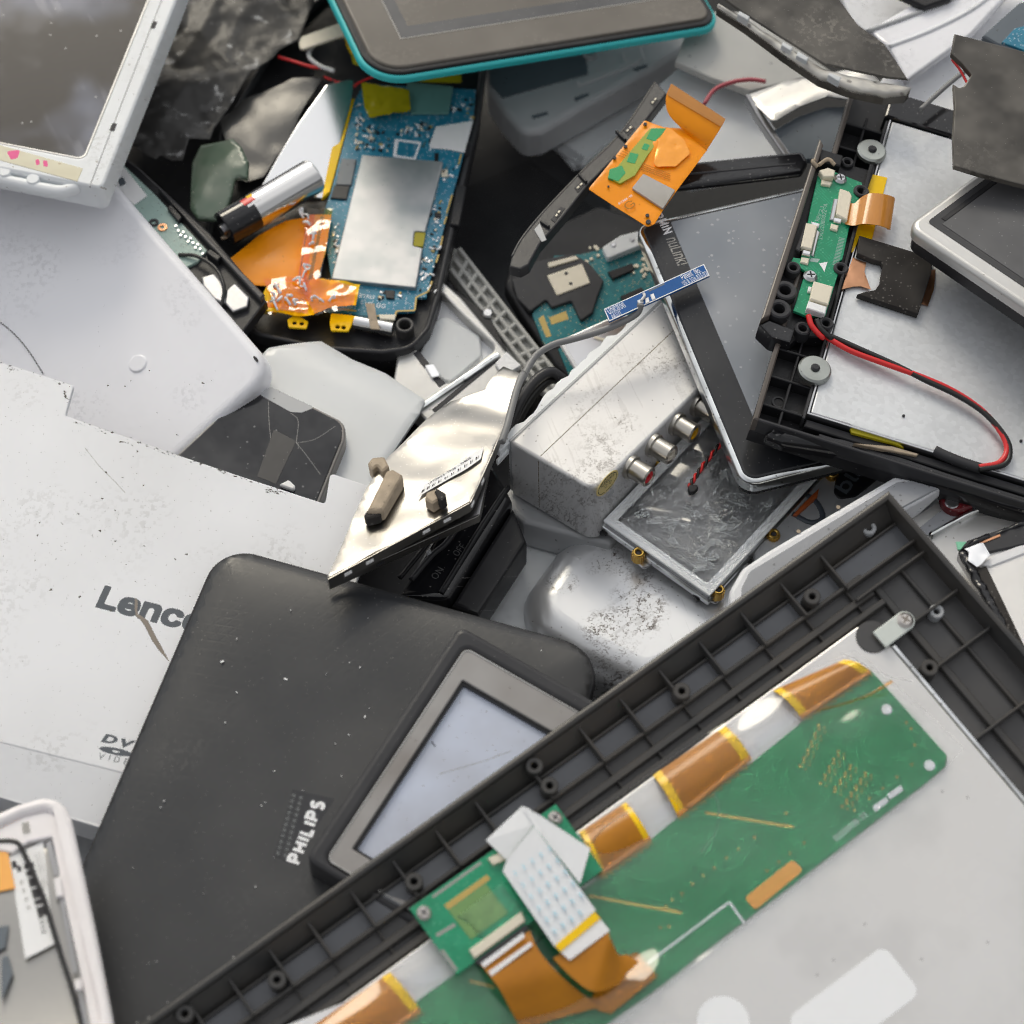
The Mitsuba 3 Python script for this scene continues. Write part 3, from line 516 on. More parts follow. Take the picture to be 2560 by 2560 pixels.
# clear film over the board, bulging
q = L([f(p)[0] for f, p in ((T22, (1010, -40)), (T22, (1160, 60)), (T22, (1590, 480)), (T22, (1420, 650)), (T22, (480, 1380)), (T22, (-50, 1790)), (T12, (1300, 2200)), (T12, (300, 2700)), (T12, (-400, 2300)), (T12, (370, 1655)), (T12, (1380, 905)), (T22, (-60, 590)), (T22, (330, 325)), (T22, (590, 140)))])
def bulge(x, y):
    return 0.0064 + 0.0036 * (meshkit.fbm(np.c_[x * 26, y * 30, x * 0], 2, 4) - 0.5) * 2 + 0.0016 * np.sin(x * 70 + y * 120) + 0.0012 * np.exp(-((y - ya - 0.010 - 0.002 * np.sin(x * 60)) / 0.0045) ** 2) + sum(ridge(x, y, L(T22(a))[0], L(T22(b))[0], m, w) for a, b, m, w in (((1120, 330), (960, 470), .0042, .010), ((300, 960), (180, 1060), .0010, .0022), ((430, 1420), (100, 1680), .0014, .003), ((-30, 1650), (-100, 1750), .003, .006), ((700, 60), (900, -30), .0010, .002), ((120, 470), (330, 380), .0009, .0018)))
put(t, 'clear_film', sheet(FP, q, 0.0035, bulge, 0.00005), 'clear_film', True)
for cc in (((1010, -40), (1160, 60)), ((1160, 60), (1590, 480)), ((1590, 480), (1420, 650)), ((1420, 650), (480, 1380))): pass
for k, (cc, w_) in enumerate((([(930, -20), (1050, 40), (1170, 100), (1310, 130)], 0.0006), ([(800, 285), (930, 255), (1080, 200), (1200, 130)], 0.0010), ([(250, 720), (280, 800), (265, 930), (180, 1040)], 0.0006))):
    put(t, 'film_curl', tube(FP.w(np.c_[L(T22(*cc)), np.full(4, 0.0088)]), w_ * 0.5, 6), 'clear_film' if k != 1 else 'amber_film', True)
for p in ((1600, 770),): pass
# clip and screw at the panel corner
c0, c1 = L(S6((685, 1725), (905, 1560)), 0.003); FC = FP.up(0.0035)
put(t, 'dark_disc', cyl(FP, L(S6((625, 1700)))[0], 0.0066, 0.0002, 0.0006, 0, 30), 'bezel_floor')
cl = rnd(np.vstack([barp(c0, c1 + unit(c1 - c0) * 0.0038, 0.0078)]), [0.0002, 0.0037, 0.0037, 0.0002], 8)
mat('clip_paint', (0.60, 0.64, 0.60), 0.4)
clip = put(t, 'clip', slab(FC, cl, -0.0012, 0, 0.0004, 2), 'clip_paint', 30)
def screw(parent, Fr, c, r, z, m='screw_metal', slotmat='print_black', ang=0.4):
    s_ = put(parent, 'screw', cyl(Fr, c, r, z - r * 0.4, z + r * 0.35, 0, 20, r * 0.35), m, 30)
    u, v = np.array([math.cos(ang), math.sin(ang)]) * r * 0.55, np.array([-math.sin(ang), math.cos(ang)]) * r * 0.55
    P0 = np.array([c - u, c + u]); 
    put(s_, 'cross_slot', merge(slab(Fr, barp(c - u, c + u, r * 0.24), z + r * .2, z + r * 0.36, 0), slab(Fr, barp(c - v, c + v, r * 0.24), z + r * .2, z + r * 0.375, 0)), slotmat)
    return s_
screw(clip, FC, c1, 0.0033, 0.0003, slotmat='gouge_brown')
# small driver board, bridging frame and panel
ZS = 0.0045; FS = F.up(ZS); LS = FS.L
t2 = thing('driver_board', 'small bright green circuit board screwed over the ribbed monitor frame', 'circuit board')
put(t2, 'board', slab(FS, LS(T12((480, 1312), (870, 1040), (1265, 752), (1520, 1105), (1130, 1390), (735, 1668))), -0.0014, 0, 0.0002), 'pcb_green')
for p in ((558, 1338), (1262, 828)): screw(t2, FS, LS(T12(p))[0], 0.0027, 0.0008)
put(t2, 'gold_area', slab(FS, LS(T12((665, 1295), (895, 1130), (915, 1155), (690, 1320))), 0, 0.0002, 0), 'print_gold')
put(t2, 'contact_field', slab(FS, LS(T12((690, 1325), (890, 1180), (1010, 1335), (810, 1480))), 0, 0.0003, 0.0001), mat('olive_green', (0.16, 0.30, 0.10), 0.4))
cn = put(t2, 'connector', slab(FS, LS(T12((800, 1540), (1080, 1335), (1100, 1385), (830, 1585))), 0, 0.0022, 0.0003), 'cream_plastic')
put(cn, 'latch', slab(FS, LS(T12((830, 1600), (1105, 1400), (1120, 1425), (855, 1625))), 0, 0.0013, 0.0002), 'gadget_dark')
put(t2, 'connector', slab(FS, LS(T12((900, 1050), (1000, 1000), (1030, 1040), (930, 1085))), 0, 0.002, 0.0003), 'cream_plastic')
for q in (((600, 1245), (860, 1060), (868, 1072), (608, 1257)), ((620, 1450), (720, 1390), (730, 1405), (630, 1465)), ((660, 1530), (740, 1640), (725, 1650), (645, 1540))): put(t2, 'white_print', slab(FS, LS(T12(*q)), 0, 0.0001, 0), 'print_grey')
put(t2, 'chip', slab(FS, LS(T12((1130, 1480), (1260, 1390), (1300, 1560), (1200, 1600))), -0.0042, -0.0035, 0.0002), mat('deep_green', (0.01, 0.12, 0.05), 0.3))
# brown flex cable curling from the driver board to the long board
t3 = thing('flex_cable', 'shiny brown flex cable arching from the small green board onto the long board', 'flex cable')
n_ = lambda f, pts, hs: F.w(np.c_[np.array([F.l(f(p)[0], h) for p, h in zip(pts, hs)]), hs])
hs = [0.0055, 0.0075, 0.0085, 0.006, 0.0022]
put(t3, 'curved_tape', ribbon(n_(T12, [(860, 1610), (900, 1660), (960, 1740), (1020, 1850), (1080, 1960)], hs), n_(T12, [(1125, 1430), (1170, 1530), (1260, 1640), (1370, 1740), (1500, 1840)], hs), 0.0003, 8), 'flex_brown', True)
hs = [0.0022, 0.005, 0.0078, 0.0075, 0.006]
put(t3, 'upper_tape', ribbon(n_(T12, [(1790, 1640), (1640, 1700), (1480, 1760), (1360, 1690), (1250, 1580)], [.0022, .004, .0095, .0095, .0088]), n_(T12, [(1640, 1560), (1600, 1560), (1560, 1480), (1530, 1430), (1420, 1480)], [.0022, .005, .0098, .0098, .0092]), 0.0003, 8), 'flex_brown', True)
put(t3, 'foot', slab(F, F.L(T12((1450, 1800), (1620, 1580), (1700, 1550), (1810, 1680), (1560, 1880), (1490, 1860))), 0.0004, 0.0014, 0.0003), 'flex_brown')
for h, q in ((0.0077, ((865, 1605), (1090, 1440), (1100, 1465), (880, 1630))), (0.0082, ((905, 1650), (1130, 1490), (1140, 1510), (920, 1675)))): put(t3, 'white_band', slab(F.up(h), F.L(T12(*q), h), -0.0003, 0, 0), 'label_white')
put(t3, 'white_band', slab(F.up(0.0106), F.L(T12((1265, 1520), (1490, 1350), (1555, 1430), (1340, 1590)), 0.0106), -0.0003, 0, 0), 'label_white')
put(t3, 'yellow_band', slab(F.up(0.0112), F.L(T12((1262, 1510), (1475, 1330), (1505, 1365), (1290, 1545)), 0.0112), -0.0003, 0, 0), 'kapton')
# folded white ribbon cable
t4 = thing('ribbon_cable', 'folded white ribbon cable with pale blue print on the small green board', 'ribbon cable')
def quad(pts, hs, name, m='ribbon_white'):
    V = F.w(np.c_[np.array([F.l(T12(p)[0], h) for p, h in zip(pts, hs)]), hs]); n = unit(np.cross(V[1] - V[0], V[2] - V[0])); n = n if n @ F.N > 0 else -n
    k = len(pts); Vv = np.vstack([V, V - n * 0.0004])
    c = np.array(ccw(F.L(T12(*pts)))); flip = not np.allclose(c[0], F.L(T12(*pts))[0])
    Q = [[0, i, i + 1] for i in range(1, k - 1)]; Q = np.array(Q + [[k + a for a in q[::-1]] for q in Q] + [[(i + 1) % k, i, i + k] for i in range(k)] + [[(i + 1) % k, i + k, (i + 1) % k + k] for i in range(k)])
    return put(t4, name, (Vv, Q[:, ::-1] if flip else Q), m)
quad([(890, 945), (1085, 762), (1130, 778), (1150, 860), (1000, 1050)], [0.0075, 0.0085, 0.009, 0.0095, 0.0075], 'upper_fold')
quad([(1085, 762), (1180, 810), (1450, 990), (1395, 1180), (1150, 870)], [0.0100, 0.0104, 0.0108, 0.0105, 0.0104], 'turned_fold')
quad([(1150, 870), (1340, 1130), (1480, 1320), (1265, 1515), (985, 1110), (1010, 1040)], [0.0118, 0.0115, 0.0108, 0.0105, 0.0100, 0.0105], 'long_run')
ms = []
for i in range(6):
    for j in range(5):
        a = np.array([1040 + j * 46 + i * 42, 1110 - j * 33 + i * 62.0]); 
        if i < 5 or j < 4: ms.append(slab(F.up(0.01215), barp(F.l(T12(a)[0], 0.01215), F.l(T12(a + np.array([17, 24]))[0], 0.01215), 0.0008), -0.0002 * (1 + i), 0, 0))
put(t4, 'blue_print', merge(*ms), 'print_blue', kind='stuff')
# ================================================================ small navigation-screen frame lying on the black lid
A, B, D = (868, 1178), T12((-75, 1035))[0], T12((1455, 222))[0]
F = fit(A, B, D, 0.062, lam=0.4, slope=(0, 0.03))
t = thing('screen_frame', 'dark screen housing with brushed bezel and scratched pale blue screen, on the black lid', 'screen')
b, d = F.l(B), F.l(D); w, hh = b[0] * 1.01, 0.16
od = F.L([A, B, T12((150, 1215))[0], (1250, 1700), (1320, 1420), D])
Pq = rect(0, 0, w, 0.155, 0.004)
scr = F.L(T12((790, 65), (165, 985), (275, 1060), (1250, 362))); bz = F.L(T12((735, 12), (15, 1040), (160, 1150), (1400, 262)))
sx0, sx1, sy0 = scr[0][0], scr[1][0], scr[[0, 1]][:, 1].mean(); bx0, bx1, by0 = max(0.003, bz[3][0]), bz[1][0], bz[[0, 1]][:, 1].mean(); sx0 = scr[3][0]
put(t, 'housing', slab(F, Pq, -0.016, 0, 0.0022, 4, holes=[rect(bx0, by0, bx1, 0.148, 0.003)]), 'gadget_dark', 40)
put(t, 'bezel', slab(F, rect(bx0, by0, bx1, 0.148, 0.003), -0.006, -0.0004, 0.0006, 2, holes=[rect(sx0, sy0, sx1, 0.120, 0.0006)]), 'gadget_bezel', 30)
put(t, 'bezel_rim', slab(F, rect(bx0, by0, bx1, 0.148, 0.003), -0.002, 0.0001, 0.0002, holes=[rect(bx0 + .0006, by0 + .0006, bx1 - .0006, 0.1474, 0.0024)]), 'bezel_silver')
put(t, 'inner_step', slab(F, rect(sx0, sy0, sx1, 0.120), -0.0048, -0.0018, 0, holes=[rect(sx0 + .0012, sy0 + .0012, sx1 - .0012, 0.1188)]), 'black_plastic')
put(t, 'screen', slab(F, rect(sx0, sy0, sx1, 0.120), -0.006, -0.0036, 0), 'screen_pale')
put(t, 'scratch', tube(F.w(np.c_[F.L(T12((640, 590), (880, 520), (1030, 465)), -0.0035), np.full(3, -0.0036)]), 0.00014, 5), 'print_grey')
put(t, 'scratch', tube(F.w(np.c_[F.L(T12((600, 415), (610, 432), (618, 442)), -0.0035), np.full(3, -0.0035)]), 0.00025, 5), 'print_black')

# ================================================================ white tablet shell, lower left
A, B, D = T02((395, 715))[0], T02((640, 1932))[0], T02((0, 800))[0]
F = fit(A, B, D, 0.075, lam=0.4)
t = thing('tablet_shell', 'open white tablet shell with a barcode label, orange tape and a thin black wire inside', 'tablet shell')
out = F.L(T02((-800, 1000), (0, 790), (90, 750), (225, 712), (300, 722), (352, 765), (385, 835), (440, 1090), (500, 1370), (560, 1680), (640, 2100), (650, 2500), (-800, 2500)))
inn = F.L(T02((-360, 960), (0, 862), (130, 800), (240, 775), (300, 800), (330, 870), (390, 1180), (450, 1480), (520, 1800), (550, 2060), (-360, 2080)))
put(t, 'rim', slab(F, rnd(out, [0, 0, .002, .003, .003, .003, .003, .002, 0, 0, 0, 0, 0], 4), -0.010, 0, 0.0022, 4, holes=[rnd(inn, [0, 0, .002, .003, .003, .003, .002, 0, 0, 0, 0], 4)]), 'white_shell', 40)
rim2 = F.L(T02((-380, 990), (0, 885), (120, 835), (270, 905), (330, 1180), (400, 1480), (450, 1700), (520, 2080), (-380, 2090)))
put(t, 'ledge', slab(F, inn, -0.009, -0.0022, 0.0005, holes=[F.L(T02((-300, 1100), (0, 985), (60, 1000), (150, 940), (275, 915), (325, 1180), (390, 1480), (440, 1700), (500, 2040), (-300, 2060)))]), 'white_shell')
for q in (((240, 950), (270, 935), (312, 1120), (288, 1128)), ((318, 1255), (338, 1250), (410, 1640), (392, 1650)), ((415, 1740), (432, 1736), (470, 1930), (450, 1940))): put(t, 'slot', slab(F, F.L(T02(*q)), -0.0024, -0.0020, 0), 'steel_dark')
put(t, 'slot', slab(F, F.L(T02((112, 842), (150, 835), (160, 890), (120, 900))), -0.0022, -0.0019, 0), 'print_grey')
for q in (((285, 1145), (325, 1130), (340, 1240), (300, 1250)), ((395, 1690), (435, 1680), (440, 1740), (405, 1750)), ((418, 1360), (450, 1350), (470, 1450), (440, 1460))): put(t, 'clip_tab', slab(F, rnd(F.L(T02(*q)), 0.0006), -0.003, -0.0006, 0.0005), 'white_shell', 30)
def plate_z(x, y): return -0.0052 + 0.0012 * np.sin(x * 70)
put(t, 'metal_plate', sheet(F, F.L(T02((-300, 1000), (20, 1010), (270, 960), (320, 1180), (390, 1500), (440, 1720), (500, 2040), (-300, 2060))), 0.004, plate_z, 0.0004), mat('brushed_plate', (0.36, 0.35, 0.33), 0.3, 0.9), True)
lab = F.L(T02((40, 1010), (225, 930), (285, 1480), (128, 1560)))
lb = put(t, 'barcode_label', slab(F.up(-0.0038), lab, -0.0002, 0, 0), 'label_white')
FL = F.up(-0.00378)
ms = [slab(FL, FL.L(T02((125 + i * 5.6, 1075 + i * 19.4), (178 + i * 5.3, 1062 + i * 19.2), (178 + i * 5.3 + k, 1062 + i * 19.2 + k * 3.4), (125 + i * 5.6 + k, 1075 + i * 19.4 + k * 3.4))), 0, 0.00006, 0) for i, k in enumerate([x_ * 2.6 for x_ in [2.6, 1.2, 3.4, 1.4, 2.4, 3.2, 1.2, 2.2, 3.2, 1.6, 2.8, 1.2, 3.2, 2.2, 1.4]])]
put(lb, 'barcode', merge(*ms), 'print_black', kind='stuff')
ms = [slab(FL, FL.L(T02((205 + i * 5, 1360 + i * 26), (232 + i * 5, 1352 + i * 26), (235 + i * 5, 1362 + i * 26), (208 + i * 5, 1370 + i * 26))), 0, 0.00006, 0) for i in range(4)]
put(lb, 'digits', merge(*ms), 'print_black', kind='stuff')
put(lb, 'mark', slab(FL, FL.L(T02((60, 1060), (85, 1055), (95, 1085), (110, 1080), (118, 1110), (95, 1120), (92, 1095), (68, 1100))), 0, 0.00006, 0), 'print_black')
for i in range(4): put(lb, 'small_print', slab(FL, FL.L(T02((105 + i * 13, 1165 + i * 45), (120 + i * 13, 1160 + i * 45), (125 + i * 13, 1178 + i * 45), (110 + i * 13, 1184 + i * 45))), 0, 0.00006, 0), 'print_grey')
a, b = FL.L(T02((185, 1015), (232, 1210))); put(lb, 'serial', text(FL, '2581080LT4881', a, b, 0.0022), 'print_grey')
put(t, 'orange_tape', slab(F.up(-0.0026), F.L(T02((-200, 905), (100, 815), (120, 905), (-200, 1000))), -0.0002, 0, 0), 'sticker_orange')
put(t, 'orange_tape', slab(F.up(-0.0030), F.L(T02((-200, 1000), (30, 960), (75, 1185), (-200, 1240))), -0.0002, 0, 0), 'sticker_orange')
px = T02((-60, 955), (40, 948), (100, 965), (145, 1050), (185, 1140), (235, 1260), (280, 1410), (330, 1570), (380, 1720), (430, 1900), (450, 2000))
put(t, 'thin_wire', tube(F.w(np.c_[F.L(px, -0.002), np.full(len(px), -0.0022)]), 0.0009, 8), 'wire_black', True)
for q in (((0, 1560), (35, 1540), (60, 1640), (0, 1790)), ((-60, 1400), (40, 1380), (20, 1500), (-60, 1540))): put(t, 'torn_patch', slab(F.up(-0.0036), F.L(T02(*q)), -0.0004, 0, 0), 'slate')

# ================================================================ silver loudspeaker with sockets
A, B, D = T11((1018, 652))[0], S2((1392, 1040))[0], T11((1480, 915))[0]
F = fit(A, B, D, 0.030, lam=0.3)
b, d = F.l(B), F.l(D); SL, SW = b[0] * 1.15, abs(d[1]); sy = -1          # y runs to the lower right = negative
t = thing('speaker_box', 'scratched silver speaker box with round sockets down its side', 'speaker')
body = rect(0, -SW, SL, 0.0, 0)
body = rnd([(0, -SW), (SL, -SW), (SL, 0), (0, 0)], [0.0065, 0.002, 0.002, 0.0015], 8)
HT = 0.034
put(t, 'body', slab(F, body, -HT, 0, 0.0016, 4), 'speaker_silver', 40)
xs = F.l(T11((1148, 738))[0]); x2 = F.l(T11((1925, 55))[0])
ys = 0.5 * (xs[1] + x2[1])
put(t, 'seam', merge(slab(F, rect(0.0016, ys - 0.00018, SL - .002, ys + 0.00018), -0.0006, 0.00012, 0), slab(F, rect(-0.00012, ys - 0.00018, 0.0015, ys + 0.00018), -HT + .001, -0.0016, 0)), 'gouge_brown')
# torn white foam edge along the far side
n = 40; xs_ = np.linspace(-0.006, SL * 0.97, n); rr = np.random.RandomState(3)
off = np.array([0.0028 + 0.0022 * rr.rand() + (0.002 if 9 < i < 26 else 0) for i in range(n)])
edge = np.vstack([np.c_[xs_, off + .0006], np.c_[xs_[::-1], np.full(n, 0.0008)]])
put(t, 'torn_edge', slab(F, edge, -0.0050, -0.0016, 0.0004), 'white_frame', label='torn whitish strip along the back edge')
put(t, 'side_skin', slab(F, rect(0.001, 0.0002, SL * .95, 0.0016), -HT, -0.0012, 0.0002), 'mid_grey')
FR = Frame(F.w([0, -SW, 0])[0], F.X, -F.Y)                              # the socket side; its y axis points up
if FR.Y @ F.N < 0: FR = Frame(F.w([SL, -SW, 0])[0], -F.X, -F.Y)
for k, (p, m) in enumerate(zip(S5((285, 500), (455, 335), (630, 175), (790, 30)), ('red_jack', 'cream_jack', 'yellow_jack', 'cream_jack'))):
    c = FR.l(p)
    j = put(t, 'socket', merge(cyl(FR, c, 0.0046, 0, 0.0110, 0.0030, 28, 0.0006), cyl(FR, c, 0.0056, 0, 0.0022, 0, 28, 0.0004)), 'jack_metal', 30, label=('socket with a %s plug ring' % {'red_jack': 'red', 'yellow_jack': 'yellow', 'cream_jack': 'cream'}[m]) if k < 3 else None)
    put(j, 'coloured_ring', cyl(FR, c, 0.0036, 0.004, 0.0104, 0.0012, 24, 0.0003), m)
c = FR.l(T11((1540, 875))[0]); lb = put(t, 'oval_label', slab(FR, circ(c, 0.0076, 36, 0.0052), 0, 0.0003, 0), 'yellow_label')
put(lb, 'printed_ring', slab(FR, circ(c, 0.0067, 36, 0.0044), 0.0003, 0.00036, 0, holes=[circ(c, 0.0064, 36, 0.0041)]), 'print_black')
put(lb, 'lettering', text(FR, 'Q.C.', c + [0.0028, 0.0002], c + [-0.0028, 0.0002], 0.0019, 0.0003), 'print_black')
put(lb, 'lettering', text(FR, 'PASSED', c + [0.0046, 0.0030], c + [-0.0046, 0.0030], 0.0019, 0.0003), 'print_black')
put(t, 'dimple', cyl(FR, FR.l(T11((1560, 930))[0]), 0.0022, -0.0001, 0.0003, 0, 20, 0.0002), 'mid_grey')
# block it stands on
F2 = F.up(-0.036)
single('grey_block', slab(F2, rnd([(0.004, -SW * 1.12), (0.07, -SW * 1.12), (0.07, SW * 0.1), (-0.005, 0.004), (-0.009, -0.014)], 0.002), -0.016, 0, 0.0022, 3), 'mid_grey', 'plain grey plastic block wedged under the front of the speaker box', 'plastic block', 30)

# ================================================================ scratched silver casing below the speaker
F = flat(T11((1500, 1500))[0], T11((1800, 1670))[0], -0.004, (0.06, -0.02))
P = rnd(F.L(T11((1075, 1440), (1260, 1190), (1560, 975), (2500, 1300), (2350, 1700), (1760, 2010), (1330, 1790), (1105, 1640))), [.018, .012, .02, .02, .02, .02, .03, .025], 8)
t = thing('silver_casing', 'rounded silver plastic casing with heavy dirt and scratches, under the broken display', 'casing')
put(t, 'shell', slab(F, P, -0.040, 0, 0.0150, 12), 'shell_silver', 40)

# ================================================================ shattered display module
A, B, D = S5((888, 1478))[0], S5((1800, 480))[0], S5((88, 905))[0]
F = fit(A, B, D, 0.010, lam=0.4)
b, d = F.l(B), F.l(D); GL, GW = b[0] * 1.06, abs(d[1]); s_ = 1 if d[1] > 0 else -1
t = thing('broken_display', 'small display module full of shattered glass under clear film, with brass standoffs', 'display')
put(t, 'back_plate', slab(F, rect(0, 0, GL, GW, 0.0008), -0.0085, -0.0062, 0.0003), 'steel', 30)
put(t, 'side_rail', slab(F, rect(-0.0005, -0.0005, GL, GW + .0005, 0.0008), -0.0060, -0.0042, 0.0004, holes=[rect(.003, .003, GL - .003, GW - .003)]), 'chrome', 30)
put(t, 'side_rail', slab(F, rect(0.0006, 0.0006, GL, GW - .0006, 0.0008), -0.0040, -0.0012, 0.0003, holes=[rect(.003, .003, GL - .003, GW - .003)]), 'steel_dark', 30)
put(t, 'dark_screen', slab(F, rect(0.002, 0.002, GL - .002, GW - .002), -0.0050, -0.0030, 0), mat('module_dark', (.17, .175, .18), .15, coat=.5))
e = 0.0046
put(t, 'frame', slab(F, rect(0, 0, GL, GW, 0.0006), -0.0010, 0, 0.0003, holes=[rect(e, e, GL - e, GW - e)]), 'white_frame', label='off-white border frame of the display')
rr = np.random.RandomState(11); shards = []
for i in range(560):
    u, v = rr.beta(1.3, 1.6), rr.rand()
    c = np.array([e + (GL - 2 * e) * u, e + (GW - 2 * e) * v]); big = rr.rand() < 0.07
    r0 = (0.0036 + 0.0032 * rr.rand()) if big else 0.0005 + 0.0022 * rr.rand() ** 1.7
    if u > 0.62 and rr.rand() < 0.75: continue
    n_ = rr.randint(3, 6); an = np.sort(rr.rand(n_) * 2 * math.pi); q = np.c_[np.cos(an), np.sin(an)] * (r0 * (0.6 + 0.8 * rr.rand(n_)))[:, None] * [1, .75]
    hull = shapely.MultiPoint(q).convex_hull
    if hull.geom_type != 'Polygon' or hull.area < 1e-7: continue
    q = np.array(hull.exterior.coords)[:-1] + c
    if q[:, 0].min() < e or q[:, 1].min() < e or q[:, 0].max() > GL - e or q[:, 1].max() > GW - e: continue
    tl = Frame(F.w([*c, -0.0022 + 0.0017 * rr.rand()])[0], F.X, F.N + 0.26 * (rr.rand(3) - 0.5) * (1 if not big else 0.5))
    shards.append((r0, slab(tl, q - c, 0, 0.00030, 0), slab(tl, q - c, 0.00005, 0.00034, 0, holes=[inset(ccw(q - c), 0.00020)]) if r0 > .0016 else None))
shards.sort(key=lambda x: -x[0])
for r0, m, e_ in shards[:70]:
    k = put(t, 'glass_shard', m, 'shard_glass')
    if e_ is not None: put(k, 'bright_edge', e_, 'shard_edge')
put(t, 'glass_splinters', merge(*[m for _, m, _e in shards[70:]]), 'shard_glass', kind='stuff')
ms = []
for i in range(800):
    u, v = e + (GL - 2 * e) * rr.beta(1.3, 1.9), e + (GW - 2 * e) * rr.rand(); a_ = rr.rand() * 6.3; k_ = 0.0003 + 0.0016 * rr.rand() ** 2
    ms.append(slab(Frame(F.w([u, v, -0.0018 + .0012 * rr.rand()])[0], F.X, F.N + 0.5 * (rr.rand(3) - .5)), barp((0, 0), (k_ * math.cos(a_), k_ * math.sin(a_)), 0.00014 + 0.0003 * rr.rand()), 0, 0.00008, 0))
put(t, 'glass_dust', merge(*ms), mat('crushed_glass', (0.55, 0.58, 0.59), 0.25), kind='stuff')
def filmz(x, y):
    u, v = np.clip(x / GL, 0, 1), np.clip(y / GW, 0, 1)
    return 0.0006 + 0.0046 * np.sin(np.pi * u) ** 0.8 * np.sin(np.pi * v) ** 0.8 + 0.0008 * (meshkit.fbm(np.c_[x * 45, y * 45, 0 * x], 2, 9) - 0.5) + 0.0006 * np.exp(-((u - 0.12) / 0.05) ** 2) + sum(ridge(x, y, F.l(S5(a)[0]), F.l(S5(b)[0]), m, w) for a, b, m, w in (((240, 930), (800, 980), .0016, .0045), ((760, 1010), (740, 1080), .0012, .004), ((420, 1080), (850, 1290), .0018, .0050), ((960, 960), (1010, 970), .0012, .003)))
put(t, 'clear_film', sheet(F, rect(0.0015, 0.0015, GL - .0015, GW - .0015), 0.0022, filmz, 0.00003), 'clear_film', True)
def standoff(p, tab=None):
    c = F.l(p, -0.003)
    if tab is not None: put(t, 'mounting_tab', slab(F, tab, -0.0088, -0.0076, 0.0003), 'steel')
    s0 = put(t, 'standoff', cyl(F, c, 0.0026, -0.0076, -0.0012, 0.0013, 18, 0.0004), 'brass', 20)
    put(s0, 'knurl', merge(*[slab(F, barp(c + 0.0025 * np.array([math.cos(a), math.sin(a)]), c + 0.00295 * np.array([math.cos(a), math.sin(a)]), 0.0005), -0.0072, -0.0026, 0) for a in np.arange(14) * 2 * math.pi / 14]), 'brass', kind='stuff')
    put(s0, 'bore', cyl(F, c, 0.0013, -0.0075, -0.0024, 0, 12, 0), 'print_black')
def tabp(p, q, w): return rnd(barp(F.l(p, -0.008), F.l(q, -0.008), w), 0.0016)
standoff(S5((82, 850))[0], tabp(S5((130, 930))[0], S5((60, 880))[0], 0.010))
standoff(S5((350, 1160))[0], rnd(F.L(S5((300, 1190), (330, 1160), (470, 1190), (480, 1230), (410, 1268), (380, 1265)), -0.008), 0.001))
standoff(S5((952, 1440))[0], tabp(S5((860, 1430))[0], S5((975, 1480))[0], 0.009))
standoff(S5((1370, 1020))[0], tabp(S5((1320, 1010))[0], S5((1400, 1075))[0], 0.008))
standoff(S5((1812, 560))[0], tabp(S5((1770, 550))[0], S5((1830, 600))[0], 0.008)); standoff(S5((508, 462))[0], tabp(S5((560, 480))[0], S5((495, 475))[0], 0.008))
for p, q in (((140, 1000), (280, 1090)), ((530, 1260), (790, 1440))): put(t, 'edge_clip', slab(F, barp(F.l(S5(p)[0], -0.007), F.l(S5(q)[0], -0.007), 0.0016), -0.0080, -0.0044, 0.0003), 'steel')
for q in (((55, 960), (110, 975), (120, 1010), (60, 1010)), ((745, 1440), (800, 1460), (830, 1500), (790, 1510))): put(t, 'black_tape', slab(F, F.L(S5(*q), -0.008), -0.0095, -0.0078, 0.0003), 'black_plastic')
single('torn_black_tape', slab(F, F.L(S5((1385, 960), (1430, 955), (1500, 960), (1510, 1000), (1440, 1040), (1410, 1055), (1395, 1010)), -0.006), -0.0072, -0.0052, 0.0004), 'black_plastic', 'scrap of torn black tape beside a brass standoff at the display edge', 'tape scrap')
# twisted red and black lead with its plug
px = S5((990, 315), (930, 385), (870, 455), (815, 525), (770, 590), (735, 650)); cl = spline(np.c_[F.L(px, 0.006), [0.0068, 0.0064, 0.006, 0.0056, 0.0052, 0.0048]], 14)
t2 = thing('twisted_lead', 'short twisted red and black wire with a small black plug on the broken display', 'wire')
for m, ph in (('wire_red', 0), ('wire_black', math.pi)):
    s_ = np.linspace(0, 1, len(cl)); tn = unit(cl[-1] - cl[0]); u = np.cross(tn, [0, 0, 1.0]); an = s_ * 2 * math.pi * 4.2 + ph
    put(t2, 'red_wire' if ph == 0 else 'black_wire', tube(F.w(cl + 0.00062 * (np.cos(an)[:, None] * u + np.sin(an)[:, None] * np.array([0, 0, 1.0]))), 0.00062, 8, 1, False), m, True)
c = F.l(S5((755, 685))[0], 0.005); put(t2, 'plug', slab(F.up(0.0040), rnd(F.L(S5((720, 680), (735, 655), (790, 655), (800, 680), (770, 712), (735, 712)), 0.005), 0.0006), 0, 0.0030, 0.0005, 2), 'black_plastic', 30)

